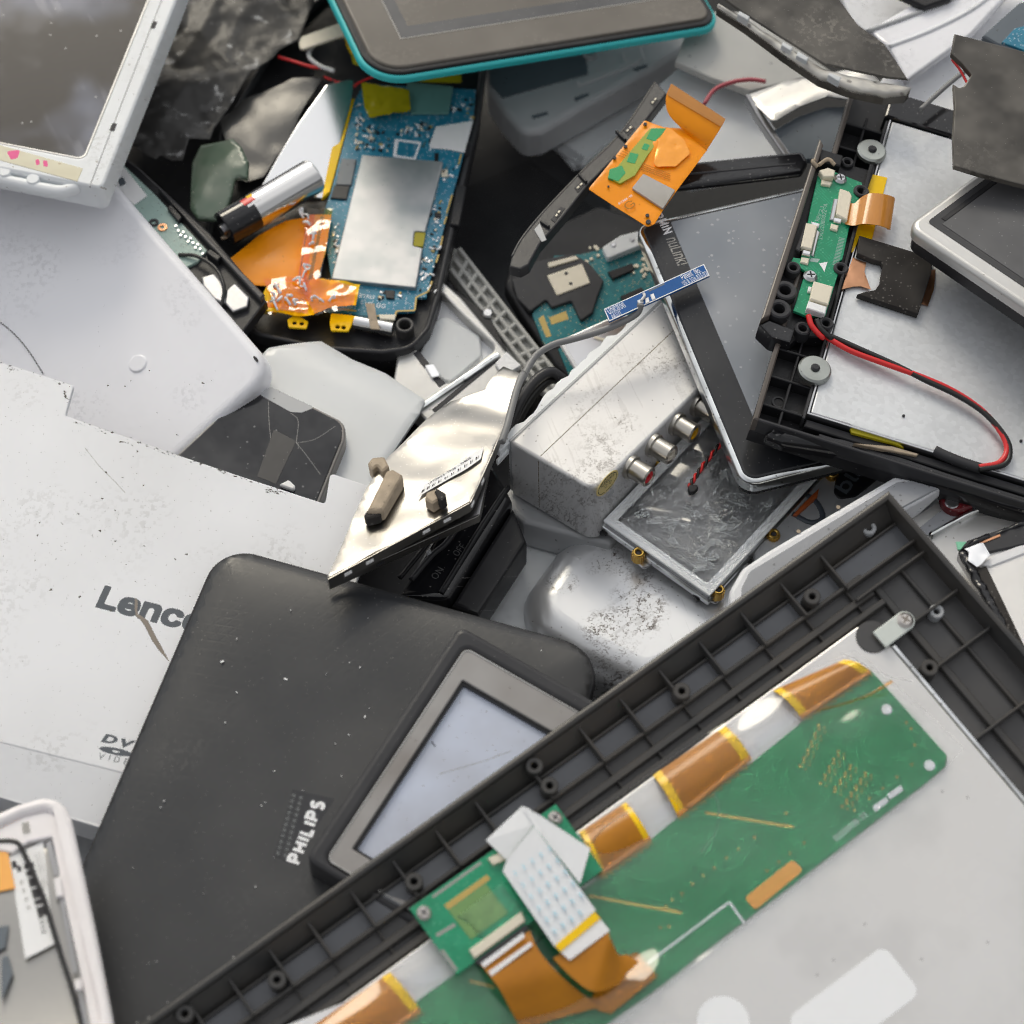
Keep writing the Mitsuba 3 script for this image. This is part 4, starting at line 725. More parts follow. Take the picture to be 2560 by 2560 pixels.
# ================================================================ polished metal bracket with label and foam pads
t = thing('metal_bracket', 'bent polished metal display shield with a barcode label and tan foam strips', 'metal bracket')
F = flat(T11((805, 978))[0], T11((40, 1385))[0], 0.052, (0.10, -0.30))
FB_ = F
out = F.L(T11((40, 1383), (800, 975), (828, 925), (925, 700), (1010, 500), (1082, 300), (985, 255), (880, 375), (700, 425), (585, 520), (360, 740), (245, 905)))
ctr = F.l(T11((560, 850))[0])
fd = F.l(T11((700, 560))[0]); fv = unit(F.l(T11((930, 730))[0]) - F.l(T11((480, 620))[0])); fv = np.array([-fv[1], fv[0]])
if (F.l(T11((1000, 300))[0]) - fd) @ fv < 0: fv = -fv
def bend(x, y):
    q = np.c_[x, y] - fd; s_ = q @ fv
    return 0.0014 * np.sin(np.clip(s_ + 0.022, 0, .1) * 130) * smooth01(s_ / 0.02) + 0.0006 * (meshkit.fbm(np.c_[x * 60, y * 60, 0 * x], 2, 5) - .5) * 2
def smooth01(v): v = np.clip(v, 0, 1); return v * v * (3 - 2 * v)
put(t, 'plate', sheet(F, out, 0.003, bend, 0.0004), 'bracket_metal', True)
def lip(name, pa, pb, drop, inset_=0.0, m='bracket_metal', z0=0.0, slots=()):
    a, b = F.l(pa), F.l(pb); u = unit(b - a); n = np.array([u[1], -u[0]])
    if n @ (ctr - a) > 0: n = -n
    a = a + n * inset_; b = b + n * inset_
    q = np.array([a, b, b + n * 0.0006, a + n * 0.0006])
    k = put(t, name, slab(F, q, z0 - drop, z0 - 0.0003, 0.0001), m)
    for s_ in slots:
        c = a + (b - a) * s_; put(k, 'slot', slab(F, np.array([c - u * .0018, c + u * .0018, c + u * .0018 + n * .0008, c - u * .0018 + n * .0008]), z0 - drop * .68, z0 - drop * .38, 0), 'label_white' if z0 == 0 else 'print_black')
    return k
lip('front_lip', T11((40, 1385))[0], T11((800, 977))[0], 0.0048, slots=(0.13, 0.28, 0.68, 0.83))
lip('side_lip', T11((802, 975))[0], T11((925, 702))[0], 0.0048, slots=(0.05, 0.48)); lip('side_lip', T11((926, 700))[0], T11((1080, 300))[0], 0.0048)
# the second tray, sprung open below the plate
F = flat(T11((850, 1040))[0], T11((40, 1400))[0], 0.042, (0.06, -0.22)); ctr = F.l(T11((560, 900))[0])
put(t, 'lower_tray', sheet(F, F.L(T11((60, 1400), (855, 1040), (905, 800), (940, 700), (700, 800), (400, 1050))), 0.006, lambda x, y: 0 * x, 0.0005), 'steel_dark', True)
lip('lower_lip', T11((45, 1405))[0], T11((850, 1042))[0], 0.0040, z0=-0.0001, slots=(0.33, 0.70)); lip('lower_lip', T11((850, 1042))[0], T11((905, 760))[0], 0.0040, z0=-0.0001, slots=(0.5,)); lip('lower_lip', T11((905, 760))[0], T11((1045, 330))[0], 0.0035, z0=-0.0001)
F = FB_
lq = [(462, 1445), (520, 1345), (700, 1240), (850, 1130), (960, 1050), (998, 1040), (970, 1130), (850, 1230), (700, 1310)]
pL, pR = S4((462, 1445), (580, 1375), (720, 1295), (860, 1215), (975, 1135)), S4((520, 1342), (610, 1290), (730, 1222), (870, 1120), (998, 1040))
lb = put(t, 'barcode_label', ribbon(F.w(np.c_[F.L(pL), np.full(5, .0012)]), F.w(np.c_[F.L(pR), np.full(5, .0012)]), 0.0001), 'label_white', True)
FT = F.up(0.00135); sl, sr = spline(F.L(pL), 8), spline(F.L(pR), 8); ms = []
for i in range(33):
    if i in (0, 1, 31, 32) or i % 3 == 1: continue
    a, b = sl[i], sr[i]; ms += [slab(FT, barp(a + (b - a) * .2, a + (b - a) * .44, 0.0002 + 0.00014 * (i * 7 % 3)), 0, 0.00005, 0)]
put(lb, 'barcode', merge(*ms), 'print_black', kind='stuff')
put(lb, 'serial', text(FT, 'LP70WX3-TP08', sl[5] + (sr[5] - sl[5]) * .66, sl[19] + (sr[19] - sl[19]) * .66, 0.0010), 'print_black'); put(lb, 'serial', text(FT, '-088', sl[20] + (sr[20] - sl[20]) * .66, sl[26] + (sr[26] - sl[26]) * .66, 0.0010), 'print_black')
def pad(top, name, drop, lab):
    q = F.L(S4(*top), 0.006); k = single(name, slab(F, rnd(q, 0.0004), 0.0008, 0.0062, 0.0014, 3), 'foam_tan', lab, 'foam strip', 30); return q
q = F.L(S4((55, 1560), (215, 1235), (270, 1220), (345, 1265), (335, 1300), (190, 1545), (140, 1560)), 0.005)
k = thing('foam_strip', 'long tan foam strip with a dark cut end, standing on the polished metal bracket', 'foam strip')
put(k, 'body', slab(F, rnd(q, 0.0008), 0.0008, 0.0070, 0.0018, 3), 'foam_tan', 30)
a, b = F.l(S4((40, 1590))[0], 0.003), F.l(S4((190, 1540))[0], 0.003); put(k, 'cut_end', slab(F, rnd(F.L(S4((35, 1600), (70, 1545), (185, 1525), (192, 1555), (160, 1600), (60, 1625)), 0.003), 0.0006), 0.0006, 0.0050, 0.0006), 'foam_black', label='dark porous cut end of the foam')
k = thing('foam_stub', 'short tan foam stub with a torn dark top beside the barcode label on the bracket', 'foam strip')
put(k, 'body', slab(F, rnd(F.L(S4((530, 1490), (545, 1440), (610, 1415), (660, 1450), (650, 1490), (590, 1530)), 0.002), 0.0005), 0.0006, 0.0060, 0.0008), 'foam_tan', 30)
put(k, 'torn_top', slab(F, rnd(F.L(S4((600, 1390), (620, 1365), (690, 1405), (695, 1440), (660, 1470), (630, 1450)), 0.006), 0.0006), 0.0020, 0.0072, 0.0010, 2), 'foam_black', 30)
k = single('foam_fold', slab(F, rnd(F.L(T11((262, 800), (285, 770), (350, 765), (375, 815), (340, 845), (310, 810), (285, 838)), 0.0), 0.0006), -0.0030, 0.0036, 0.0008), 'foam_tan', 'folded brown foam scrap at the left corner of the polished metal bracket', 'foam strip', 30)

# ================================================================ black bars with ON and OFF, below the bracket
F = flat(T11((700, 1460))[0], T11((1010, 950))[0], 0.012, (0, 0))
t = thing('switch_bar', 'long black glossy casing bar with small ON and OFF lettering', 'switch casing')
put(t, 'bar', slab(F, F.L(T11((420, 1480), (880, 700), (1000, 900), (1030, 960), (700, 1480), (640, 1500))), -0.02, 0, 0.003, 3), 'black_gloss', 30)
put(t, 'bar', slab(F, F.L(T11((705, 1490), (1035, 965), (1110, 1150), (850, 1545))), -0.024, -0.006, 0.002, 3), 'black_plastic', 30)
put(t, 'ridge', tube(F.w(np.c_[F.L(T11((650, 1470), (870, 1110), (1010, 900))), np.full(3, 0.0006)]), 0.0014, 8), 'black_plastic', True)
for a, b, s in (((625, 1395), (665, 1340), 'ON'), ((740, 1270), (785, 1215), 'OFF')): put(t, 'lettering', text(F, s, *F.L(T11(a, b)), 0.0030, 0.0001), 'print_faint')
put(t, 'rail', tube(F.w(np.c_[F.L(T11((430, 1410), (560, 1250), (700, 1060))), np.full(3, 0.004)]), 0.0012, 8), 'black_plastic', True); put(t, 'rail', tube(F.w(np.c_[F.L(T11((490, 1420), (600, 1290), (680, 1220), (780, 1080))), np.full(4, 0.004)]), 0.0014, 8), 'gadget_dark', True)
put(t, 'rail_step', slab(F, rnd(F.L(T11((572, 1280), (592, 1265), (602, 1285), (582, 1300))), .0003), 0.002, 0.0062, .0005), 'mid_grey')
F = flat(T11((900, 1550))[0], T11((1080, 1250))[0], -0.022, (0.05, 0)); single('grey_sheet', slab(F, F.L(T11((780, 1620), (1060, 1190), (1400, 1250), (1300, 1800), (1050, 1780))), -0.004, 0, 0.0006), 'grey_plate', 'pale grey plastic sheet between the black switch bar and the silver casing', 'plastic sheet')
# ================================================================ white framed screen, top left
A, B, D = T00((548, 1012))[0], T00((0, 905))[0], T00((945, -2))[0]
F = fit(A, B, D, 0.046, lam=0.3, slope=(0, 0.05))
b, d = F.l(B), F.l(D); sg = 1 if d[1] > 0 else -1; u0 = unit(d)
if sg < 0: F = Frame(F.O, F.X, F.N)
LX, LY = b[0] * 3.2, sg * abs(d[1]) * 1.35
mk = lambda x0, y0, x1, y1, r=0.0, n=6: rect(x0, min(y0 * sg, y1 * sg), x1, max(y0 * sg, y1 * sg), r, n)
LY = abs(LY)
sc_ = F.L(T00((450, 860), (0, 760), (770, 50))); q0, q1 = sc_[0], sc_[1]; sx, sy = sc_[0][0], abs(sc_[[0, 1], 1]).mean()
t = thing('white_screen_frame', 'white framed monitor with a smudged dark grey screen and a yellowed sticker with pink marks', 'monitor')
put(t, 'frame', slab(F, mk(0, 0, LX, LY, .003), -0.016, 0, 0.0015, 3, holes=[mk(sx, sy, LX - .02, LY - .02, .004)]), 'white_frame', 40)
put(t, 'inner_lip', slab(F, mk(sx, sy, LX - .02, LY - .02, .004), -0.003, -0.0008, 0.0004, holes=[mk(sx + .0014, sy + .0014, LX - .0214, LY - .0214, .0032)]), 'bezel_silver')
def _smudge(p, n, uv):
    a = smoothstep(0.42, 0.66, fbm(p.x * 17 + 3.0, p.y * 17, 5.0, 4)); s_ = smoothstep(0.60, 0.75, fbm(p.x * 120 + p.y * 60, p.y * 40 - p.x * 20, 2.0, 3)); d_, _, r_ = voronoi(p.x * 240, p.y * 240)
    return mix(mix(mix((0.075, 0.068, 0.062), (0.21, 0.225, 0.28), a), (0.42, 0.42, 0.45), s_ * 0.45 * a + 0.2 * smoothstep(0.55, 0.8, fbm(p.x * 30 + 9.0, p.y * 30, 1.0, 4))), (0.5, 0.5, 0.5), smoothstep(.2, .08, d_) * dr.select(r_ < .05, .6, 0.0))
put(t, 'screen', slab(F, mk(sx, sy, LX - .02, LY - .02), -0.006, -0.0022, 0), mat('smudged_screen', proc(_smudge), 0.22, spec=0.3))
put(t, 'seam', slab(F, barp(F.l(T00((482, 1000))[0]), F.l(T00((868, 0))[0]), 0.0007), -0.001, 0.00012, 0), 'mid_grey')
for p in ((825, 135), (608, 683)):
    c = F.l(T00(p)[0]); put(t, 'slot', slab(F, barp(c - [0, .0022], c + [0, .0022], 0.0022), -0.001, 0.00025, 0), 'print_black')
st = put(t, 'sticker', slab(F, F.L(T00((-40, 768), (445, 905), (415, 975), (-40, 850))), 0, 0.0003, 0.0001), 'yellowed_tape', label='yellowed paper sticker with smeared pink marks')
for q in (((35, 815), (75, 810), (110, 805), (95, 850), (60, 860)), ((190, 860), (210, 855), (215, 885), (195, 890)), ((230, 862), (255, 865), (258, 900), (235, 895))): put(st, 'pink_mark', slab(F, rnd(F.L(T00(*q)), 0.001), 0.0003, 0.0004, 0), 'pink_ink')
cl_ = F.L(T00((-60, 925), (120, 965), (300, 1000), (370, 990), (410, 975))); put(t, 'rolled_lip', tube(F.w(np.c_[cl_, np.full(5, -0.004)]), 0.0032, 10), 'white_frame', True)
for p in ((22, 915), (175, 955)): put(t, 'lip_notch', cyl(F, F.l(T00(p)[0]), 0.0030, -0.004, -0.0002, 0.0024, 20, 0.0004), 'white_frame', 30)

# ================================================================ crumpled black plastic
F = flat(T00((900, 500))[0], T00((1500, 300))[0], 0.004, (0.0, 0.05))
P = F.L(T00((600, 940), (640, 820), (560, 300), (860, -160), (1640, -160), (1690, 30), (1610, 240), (1500, 285), (1440, 345), (1350, 405), (1250, 560), (1150, 695), (1128, 762), (1020, 772), (985, 890), (930, 885), (862, 850), (840, 872), (770, 845), (700, 790), (655, 850)))
def crumple(x, y):
    p = np.c_[x * 48, y * 48, 0 * x]; a = 1 - np.abs(meshkit.fbm(p, 3, 2) * 2 - 1) ; b_ = 1 - np.abs(meshkit.fbm(p * 2.7, 3, 7) * 2 - 1)
    return 0.0038 * (a - 0.7) + 0.0020 * (b_ - 0.7)
def _crum(p, n, uv):
    s_ = smoothstep(0.80, 0.96, 1 - dr.abs(fbm(p.x * 45, p.y * 45, 3.0, 4) * 2 - 1) * 1.6); w = smoothstep(0.55, 0.8, fbm(p.x * 200, p.y * 200, 1.0, 3))
    return mix((0.030, 0.029, 0.028), (0.50, 0.50, 0.50), dr.clip(0.75 * s_ * w + 0.08 * w, 0, 1))
def facets(x, y):
    g = 0.013; u, v = x / g + 0.8 * meshkit.noise(np.c_[x * 60, y * 60, 0 * x], 3), y / g + 0.8 * meshkit.noise(np.c_[x * 60, y * 60, 0 * x], 4); i, j = np.floor(u), np.floor(v); fu, fv = u - i, v - j
    hz = lambda a, b: meshkit.noise(np.c_[(i + a) * 7.31 + .5, (j + b) * 5.17 + .5, 0 * x], 9)
    lo = hz(0, 0) + (hz(1, 0) - hz(0, 0)) * fu + (hz(1, 1) - hz(1, 0)) * fv; hi = hz(0, 0) + (hz(0, 1) - hz(0, 0)) * fv + (hz(1, 1) - hz(0, 1)) * fu
    return 0.0065 * np.where(fu > fv, lo, hi) + 0.35 * crumple(x, y)
single('crumpled_sheet', sheet(F, P, 0.0018, facets, 0.0005), mat('crumpled_black', proc(_crum), 0.40, spec=0.35), 'crumpled torn sheet of shiny black plastic with white creases, beside the white framed screen', 'plastic sheet', True)

# ================================================================ tablet case with blue board
F = flat(S1((1440, 1700))[0], S1((1900, 90))[0], -0.008, (0.0, 0.03)); L = F.L; DV = F
t = thing('opened_tablet', 'opened black tablet case with a blue circuit board, metal shield and yellow tape', 'tablet')
case = L([T10((905, 200))[0], T10((850, 640))[0], T10((735, 1150))[0], T10((640, 1590))[0], T10((590, 1760))[0], T10((490, 1870))[0], T10((330, 1890))[0], T10((0, 1868))[0], T01((1350, 70))[0], T00((1250, 1500))[0], T00((1100, 1300))[0], T00((1180, 700))[0], T00((1500, 160))[0], T00((1750, -60))[0], T10((700, -40))[0]])
case = rnd(case, [0, 0, 0, .012, .012, .012, .012, .006, .008, .004, .004, .004, .004, .004, .004], 4)
put(t, 'case', slab(F, case, -0.014, -0.0045, 0.003, 4), 'black_plastic', 40)
put(t, 'rim', slab(F, case, -0.008, -0.0005, 0.0012, 3, holes=[inset(ccw(case), 0.0026)]), 'gadget_dark', 40)
FBY = flat(S1((700, 560))[0], S1((900, 560))[0], -0.0045, (-0.13, 0.19))
bt = put(t, 'battery', slab(FBY, rnd(FBY.L(S1((770, 40), (985, -10), (960, 160), (800, 790), (760, 900), (250, 860), (420, 560), (560, 330))), 0.002), -0.002, 0.0006, 0.0006, 2), 'foil', 30)
put(bt, 'yellow_wrap', slab(F.up(-0.0012), L(S1((885, 145), (985, 150), (800, 850), (740, 900), (760, 790), (840, 400))), 0, 0.0022, 0.0002), 'kapton')
# torn dark sleeve over the battery
put(bt, 'dark_sleeve', sheet(F.up(0.0008), L(S1((-30, 330), (150, 170), (520, 20), (745, 20), (640, 180), (560, 320), (520, 440), (430, 560), (300, 760), (170, 800), (80, 700))), 0.004, lambda x, y: 0.004 * meshkit.fbm(np.c_[x * 60, y * 60, 0 * x], 3, 3), 0.0004), 'sleeve_foil', True)
pcb = L(S1((985, 150), (1060, 30), (1900, 70), (1880, 300), (1800, 590), (1530, 1610), (1530, 1640), (1445, 1645), (1440, 1745), (1300, 1752), (1292, 1800), (1130, 1790), (780, 1740), (810, 1520), (740, 1030), (800, 860)))
b1 = put(t, 'blue_board', slab(F, pcb, -0.0016, 0.0, 0.0002), 'pcb_blue')
put(b1, 'gold_border', merge(*[slab(F, barp(*L(S1(a, b)), 0.0009), 0, 0.00015 + i * .00002, 0) for i, (a, b) in enumerate([((1535, 1600), (1450, 1640)), ((1450, 1640), (1440, 1735)), ((1440, 1740), (1300, 1745)), ((1300, 1745), (1290, 1790)), ((1290, 1790), (1130, 1780)), ((1000, 1745), (790, 1720)), ((1790, 560), (1770, 640)), ((1720, 870), (1680, 1010)), ((1680, 1030), (1660, 1090)), ((1650, 1180), (1630, 1270)), ((1620, 1320), (1600, 1380)), ((1570, 1520), (1540, 1600))])]), 'print_gold')
sh = put(t, 'metal_shield', slab(F, rnd(L(S1((1045, 588), (1655, 640), (1520, 1172), (1440, 1165), (1428, 1272), (1502, 1292), (1450, 1592), (812, 1525))), 0.0008), 0, 0.0026, 0.0006, 2), 'shield_metal', 30)
put(sh, 'olive_window', slab(F, L(S1((1442, 1160), (1522, 1165), (1502, 1272), (1430, 1268))), 0, 0.0018, 0), 'olive_tape')
put(t, 'white_tag', slab(F, L(S1((1600, 360), (1880, 315), (1815, 555), (1690, 530), (1560, 520), (1550, 500))), 0.0004, 0.0009, 0.0001), 'label_white')
put(t, 'teal_pad', slab(F, L(S1((1378, 25), (1730, 65), (1695, 268), (1412, 268))), 0.0006, 0.0016, 0.0002), 'sticker_teal')
put(t, 'memory_chip', slab(F, rnd(L(S1((890, 605), (1000, 610), (960, 805), (845, 800))), .0003), 0, 0.0014, 0.0002), 'slate')
put(t, 'memory_chip', slab(F, L(S1((835, 805), (950, 810), (925, 910), (805, 900))), 0, 0.0012, 0.0002), 'black_plastic')
put(t, 'chip_outline', slab(F, rnd(L(S1((1290, 445), (1490, 470), (1445, 605), (1275, 580))), .0006), 0, 0.0002, 0, holes=[rnd(L(S1((1318, 462), (1470, 485), (1432, 590), (1300, 568))), .0005)]), 'print_white')
rr = np.random.RandomState(2); groups = {k: [] for k in ('black_plastic', 'print_white', 'cream_plastic', 'print_gold', 'steel')}
zones = [((990, 180), (1060, 560), 16), ((1000, 330), (1260, 540), 44), ((1290, 330), (1560, 430), 26), ((830, 1070), (870, 1500), 18), ((1560, 900), (1640, 1300), 26), ((1480, 1330), (1600, 1600), 22), ((1700, 150), (1880, 300), 18), ((1640, 650), (1760, 760), 8), ((1170, 1600), (1330, 1660), 8), ((1490, 350), (1560, 560), 6)]
for (x0, y0), (x1, y1), n_ in zones:
    for i in range(n_):
        c = L(S1((x0 + (x1 - x0) * rr.rand(), y0 + (y1 - y0) * rr.rand())))[0]; k = ('black_plastic', 'print_white', 'cream_plastic', 'print_gold', 'steel')[rr.choice(5, p=[.26, .30, .16, .08, .20])]
        w_, l_ = 0.0005 + 0.0007 * rr.rand(), 0.0008 + 0.0016 * rr.rand(); a_ = -0.25 + (math.pi / 2 if rr.rand() < .5 else 0); v = np.array([math.cos(a_), math.sin(a_)]) * l_ / 2
        groups[k].append(slab(F, barp(c - v, c + v, w_), 0, 0.0004 + 0.0007 * rr.rand(), 0))
for k, ms in groups.items(): put(b1, 'small_components', merge(*ms), k, kind='stuff')
for q in (((1215, 1595), (1290, 1600), (1285, 1660), (1225, 1655)), ((1595, 1010), (1640, 1015), (1635, 1050), (1590, 1045)), ((1590, 560), (1620, 560), (1615, 620), (1590, 615))): put(b1, 'chip', slab(F, L(S1(*q)), 0, 0.0012, 0.0002), 'black_plastic')
for q in (((1645, 680), (1690, 680), (1685, 735), (1640, 735)),): put(b1, 'gold_pad', slab(F, L(S1(*q)), 0, 0.0005, 0), 'cream_plastic')
a, b = L(S1((1020, 1640), (1130, 1655))); put(b1, 'lettering', text(F, 'RTNG', a, b, 0.0022), 'print_white'); a, b = L(S1((1030, 1700), (1215, 1725))); put(b1, 'lettering', text(F, '-V3_GG', a, b, 0.0026), 'print_white')
# side keys of the case
for q in (((1760, 800), (1830, 810), (1775, 1110), (1705, 1100)), ((1830, 480), (1860, 440), (1850, 560), (1820, 600))): put(t, 'side_key', slab(F, rnd(L(S1(*q)), .0005), -0.003, 0.0012, 0.0005), 'black_plastic')
put(t, 'orange_flex', sheet(F.up(0.0006), L(S1((40, 1380), (260, 1190), (470, 1085), (650, 1050), (600, 1300), (560, 1580), (230, 1570), (120, 1480))), 0.004, lambda x, y: 0.0028 * meshkit.fbm(np.c_[x * 50, y * 50, 0 * x], 2, 1), 0.0004), 'flex_orange', True)
for q, m in ((((690, 1048), (815, 1050), (770, 1330), (700, 1560), (625, 1548)), 'kapton'), (((735, 1060), (760, 1065), (665, 1550), (640, 1545)), 'olive_tape'), (((650, 1048), (690, 1048), (625, 1548), (570, 1560)), 'flex_orange')): put(t, 'yellow_strip', slab(F, L(S1(*q)), 0.0024, 0.0034 + (0.0004 if m == 'olive_tape' else 0.0002 if m == 'kapton' else 0), 0.0002), m)
# crinkled amber tape along the lower edge
put(t, 'crinkled_tape', sheet(F.up(0.0018), L(S1((330, 1600), (620, 1560), (790, 1545), (1030, 1590), (1000, 1750), (780, 1770), (640, 1830), (420, 1800), (240, 1790))), 0.0022, lambda x, y: 0.004 * (1 - np.abs(meshkit.fbm(np.c_[x * 130, y * 130, 0 * x], 3, 6) * 2 - 1)), 0.0002), 'kapton', True)
put(t, 'crinkled_tape', sheet(F.up(0.0022), L(S1((1040, 60), (1400, 120), (1410, 265), (1250, 300), (1100, 330), (1060, 230))), 0.0022, lambda x, y: 0.003 * (1 - np.abs(meshkit.fbm(np.c_[x * 130, y * 130, 0 * x], 3, 8) * 2 - 1)), 0.0002), 'olive_tape', True)
put(t, 'crinkled_tape', sheet(F.up(0.0026), L([T10((150, 240))[0], T10((260, 230))[0], T10((420, 410))[0], T10((760, 380))[0], T10((760, 480))[0], T10((470, 470))[0], T10((330, 440))[0], T10((180, 380))[0]]), 0.0026, lambda x, y: 0.004 * meshkit.fbm(np.c_[x * 90, y * 90, 0 * x], 3, 8), 0.0002), 'olive_tape', True)
for k, (q, z_) in enumerate(((((300, 1560), (660, 1540), (640, 1830), (420, 1800)), .0044), (((560, 1600), (830, 1560), (1010, 1640), (980, 1800), (700, 1840)), .0052), (((640, 1040), (830, 1040), (730, 1600), (560, 1600)), .0046), (((200, 1700), (420, 1720), (400, 1830), (230, 1800)), .0030))):
    put(t, 'amber_film', sheet(F.up(z_), L(S1(*q)), 0.0022, lambda x, y: 0.0030 * (1 - np.abs(meshkit.fbm(np.c_[x * 80, y * 80, 0 * x + k], 2, 6 + k) * 2 - 1)), 0.00004), 'amber_film', True)
put(t, 'yellow_tape', sheet(F.up(0.004), L(T10((130, 235), (250, 200), (330, 330), (300, 400), (200, 370), (150, 300))), 0.0025, lambda x, y: 0.004 * meshkit.fbm(np.c_[x * 120, y * 120, 0 * x], 3, 4), 0.0002), 'kapton', True)
for i in range(26):
    a = np.array([600 + 80 * rr.rand(), 1060 + 480 * rr.rand()]) if i < 10 else np.array([360 + 560 * rr.rand(), 1590 + 180 * rr.rand()])
    b = a + (rr.rand(2) - 0.5) * 110; m_ = (a + b) / 2 + (rr.rand(2) - .5) * 60
    put(t, 'white_thread', tube(F.w(np.c_[L(S1(a, m_, b)), [0.0070, 0.0088, 0.0074]]), 0.0004 + .0004 * rr.rand(), 6, 5), 'label_white', True)
for q, hs in ((((480, 1830), (545, 1790), (640, 1845), (625, 1900), (490, 1890)), ((535, 1855), (590, 1860))), (((800, 1860), (810, 1780), (990, 1800), (960, 1885), (940, 1920), (810, 1915)), ((860, 1885), (905, 1890)))):
    put(t, 'yellow_tab', slab(F, rnd(L(S1(*q)), .0010), 0.0016, 0.0026, 0.0003, holes=[circ(L(S1(h_))[0], 0.0011, 14) for h_ in hs]), 'kapton')
p0, p1 = L(S1((985, 1830), (1275, 1880))); put(t, 'silver_motor', tube(F.w(np.c_[[p0, p1], [0.0005, 0.0005]]), 0.0032, 16, 4), 'foil', 40)
put(t, 'tape_tail', slab(F, L(S1((1070, 1720), (1140, 1725), (1150, 1800), (1180, 1920), (1110, 1915))), 0.0034, 0.0040, 0.0001), 'foam_tan'); put(t, 'tape_tail', slab(F, L(S1((1170, 1800), (1300, 1800), (1290, 1840), (1180, 1830))), 0.0024, 0.0034, 0.0002), 'cream_plastic')
put(t, 'screw_boss', cyl(F, L(S1((1365, 1865)))[0], 0.0044, -0.006, 0.0022, 0.0028, 22, 0.0005), 'bezel_floor', 30)
for c_, k_ in ((((795, 0), (850, 90), (900, 160)), 'wire_black'), (((760, 20), (860, 60), (1000, 95)), 'wire_red'), (((990, 85), (1080, 40), (1250, -20)), 'wire_red')): put(t, 'lead', tube(F.w(np.c_[L(S1(*c_)), np.full(3, 0.0045)]), 0.0006, 6), k_, True)
px = T00((1860, 250), (1760, 260), (1690, 300), (1665, 360), (1720, 410), (1800, 440)); single('white_wire', tube(F.w(np.c_[L(px), np.full(6, 0.008)]), 0.0012, 8), 'wire_white', 'looped thin white wire beside the bright battery of the opened tablet', 'wire', True)
px = T00((1500, 355), (1580, 380), (1680, 410), (1760, 415)); single('red_wire', tube(F.w(np.c_[L(px), np.full(4, 0.007)]), 0.0009, 8), 'wire_red', 'short thin red wire near the tip of the crumpled black sheet', 'wire', True)
px = S1((-10, 1255), (180, 1200), (330, 1140), (470, 1090)); single('beige_wire', tube(F.w(np.c_[L(px), np.full(4, 0.006)]), 0.0008, 8), 'foam_tan', 'thin beige wire running under the battery cell onto the orange flex', 'wire', True)
k = single('cream_strip', slab(F.up(.012), rnd(L(T00((1600, 200), (1880, 100), (1960, 130), (1900, 170), (1610, 270)), .012), .002), -0.0012, 0, 0.0004), 'cream_plastic', 'cream plastic strip with a slot, under the turquoise edged tablet', 'plastic strip')

# battery cell
p0, p1 = T00((1200, 1232))[0], T00((1688, 942))[0]
Fz = DV.up(0.0100); C0, C1 = Fz.w([Fz.l(p0)])[0], Fz.w([Fz.l(p1)])[0]; ax_ = unit(C1 - C0); LB_ = np.linalg.norm(C1 - C0)
FBt = Frame(C0, np.cross(ax_, Fz.N), ax_)      # x across, z along the cell
def lathe(Fr, prof, n=36):
    pr = np.array(prof); a = np.arange(n) * 2 * math.pi / n
    V = np.vstack([np.c_[r * np.cos(a), r * np.sin(a), np.full(n, z)] for r, z in pr]); i = np.arange(n); j = (i + 1) % n; Q = []
    for k in range(len(pr) - 1): Q += [np.c_[k * n + i, k * n + j, (k + 1) * n + j], np.c_[k * n + i, (k + 1) * n + j, (k + 1) * n + i]]
    return Fr.w(V), np.vstack(Q)
t = thing('battery_cell', 'shiny silver cylindrical battery cell with a black end and red mark', 'battery')
r = 0.0088
put(t, 'jacket', lathe(FBt, [(r, LB_ * .32), (r, LB_ * .98), (r - .0006, LB_), (0.0001, LB_)]), mat('jacket_silver', (0.80, 0.79, 0.77), 0.12, 1.0), 40)
put(t, 'dark_band', lathe(FBt, [(0.0001, 0), (r - .0006, 0), (r, 0.0006), (r, LB_ * .32)]), 'black_gloss', 40)
put(t, 'terminal', lathe(FBt, [(0.0030, 0.0002), (0.0030, -0.0014), (0.0001, -0.0015)]), 'steel', 40)
def patch(z0, z1, a0, a1, rr_=r + .00008, n=12):
    a = np.linspace(a0, a1, n); V = np.vstack([np.c_[rr_ * np.cos(a), rr_ * np.sin(a), np.full(n, z)] for z in (z0, z1)]); i = np.arange(n - 1)
    return FBt.w(V), np.vstack([np.c_[i, i + 1, n + i + 1], np.c_[i, n + i + 1, n + i]])
vw = unit(EYE - C0); base = math.atan2(vw @ FBt.Y, vw @ FBt.X)
dn = 1 if (FBt.X * math.cos(base + .6) + FBt.Y * math.sin(base + .6)) @ np.array([-.5, .8, 0]) > (FBt.X * math.cos(base - .6) + FBt.Y * math.sin(base - .6)) @ np.array([-.5, .8, 0]) else -1
put(t, 'red_mark', patch(LB_ * .24, LB_ * .36, base + dn * .55, base + dn * 1.05), 'wire_red'); put(t, 'yellow_mark', patch(LB_ * .31, LB_ * .37, base + dn * .90, base + dn * 1.15, r + .0001), 'kapton'); put(t, 'white_mark', patch(LB_ * .26, LB_ * .40, base + dn * .35, base + dn * .50), 'print_white'); put(t, 'dark_print', patch(LB_ * .36, LB_ * .97, base + dn * 1.12, base + dn * 1.8), 'print_black')

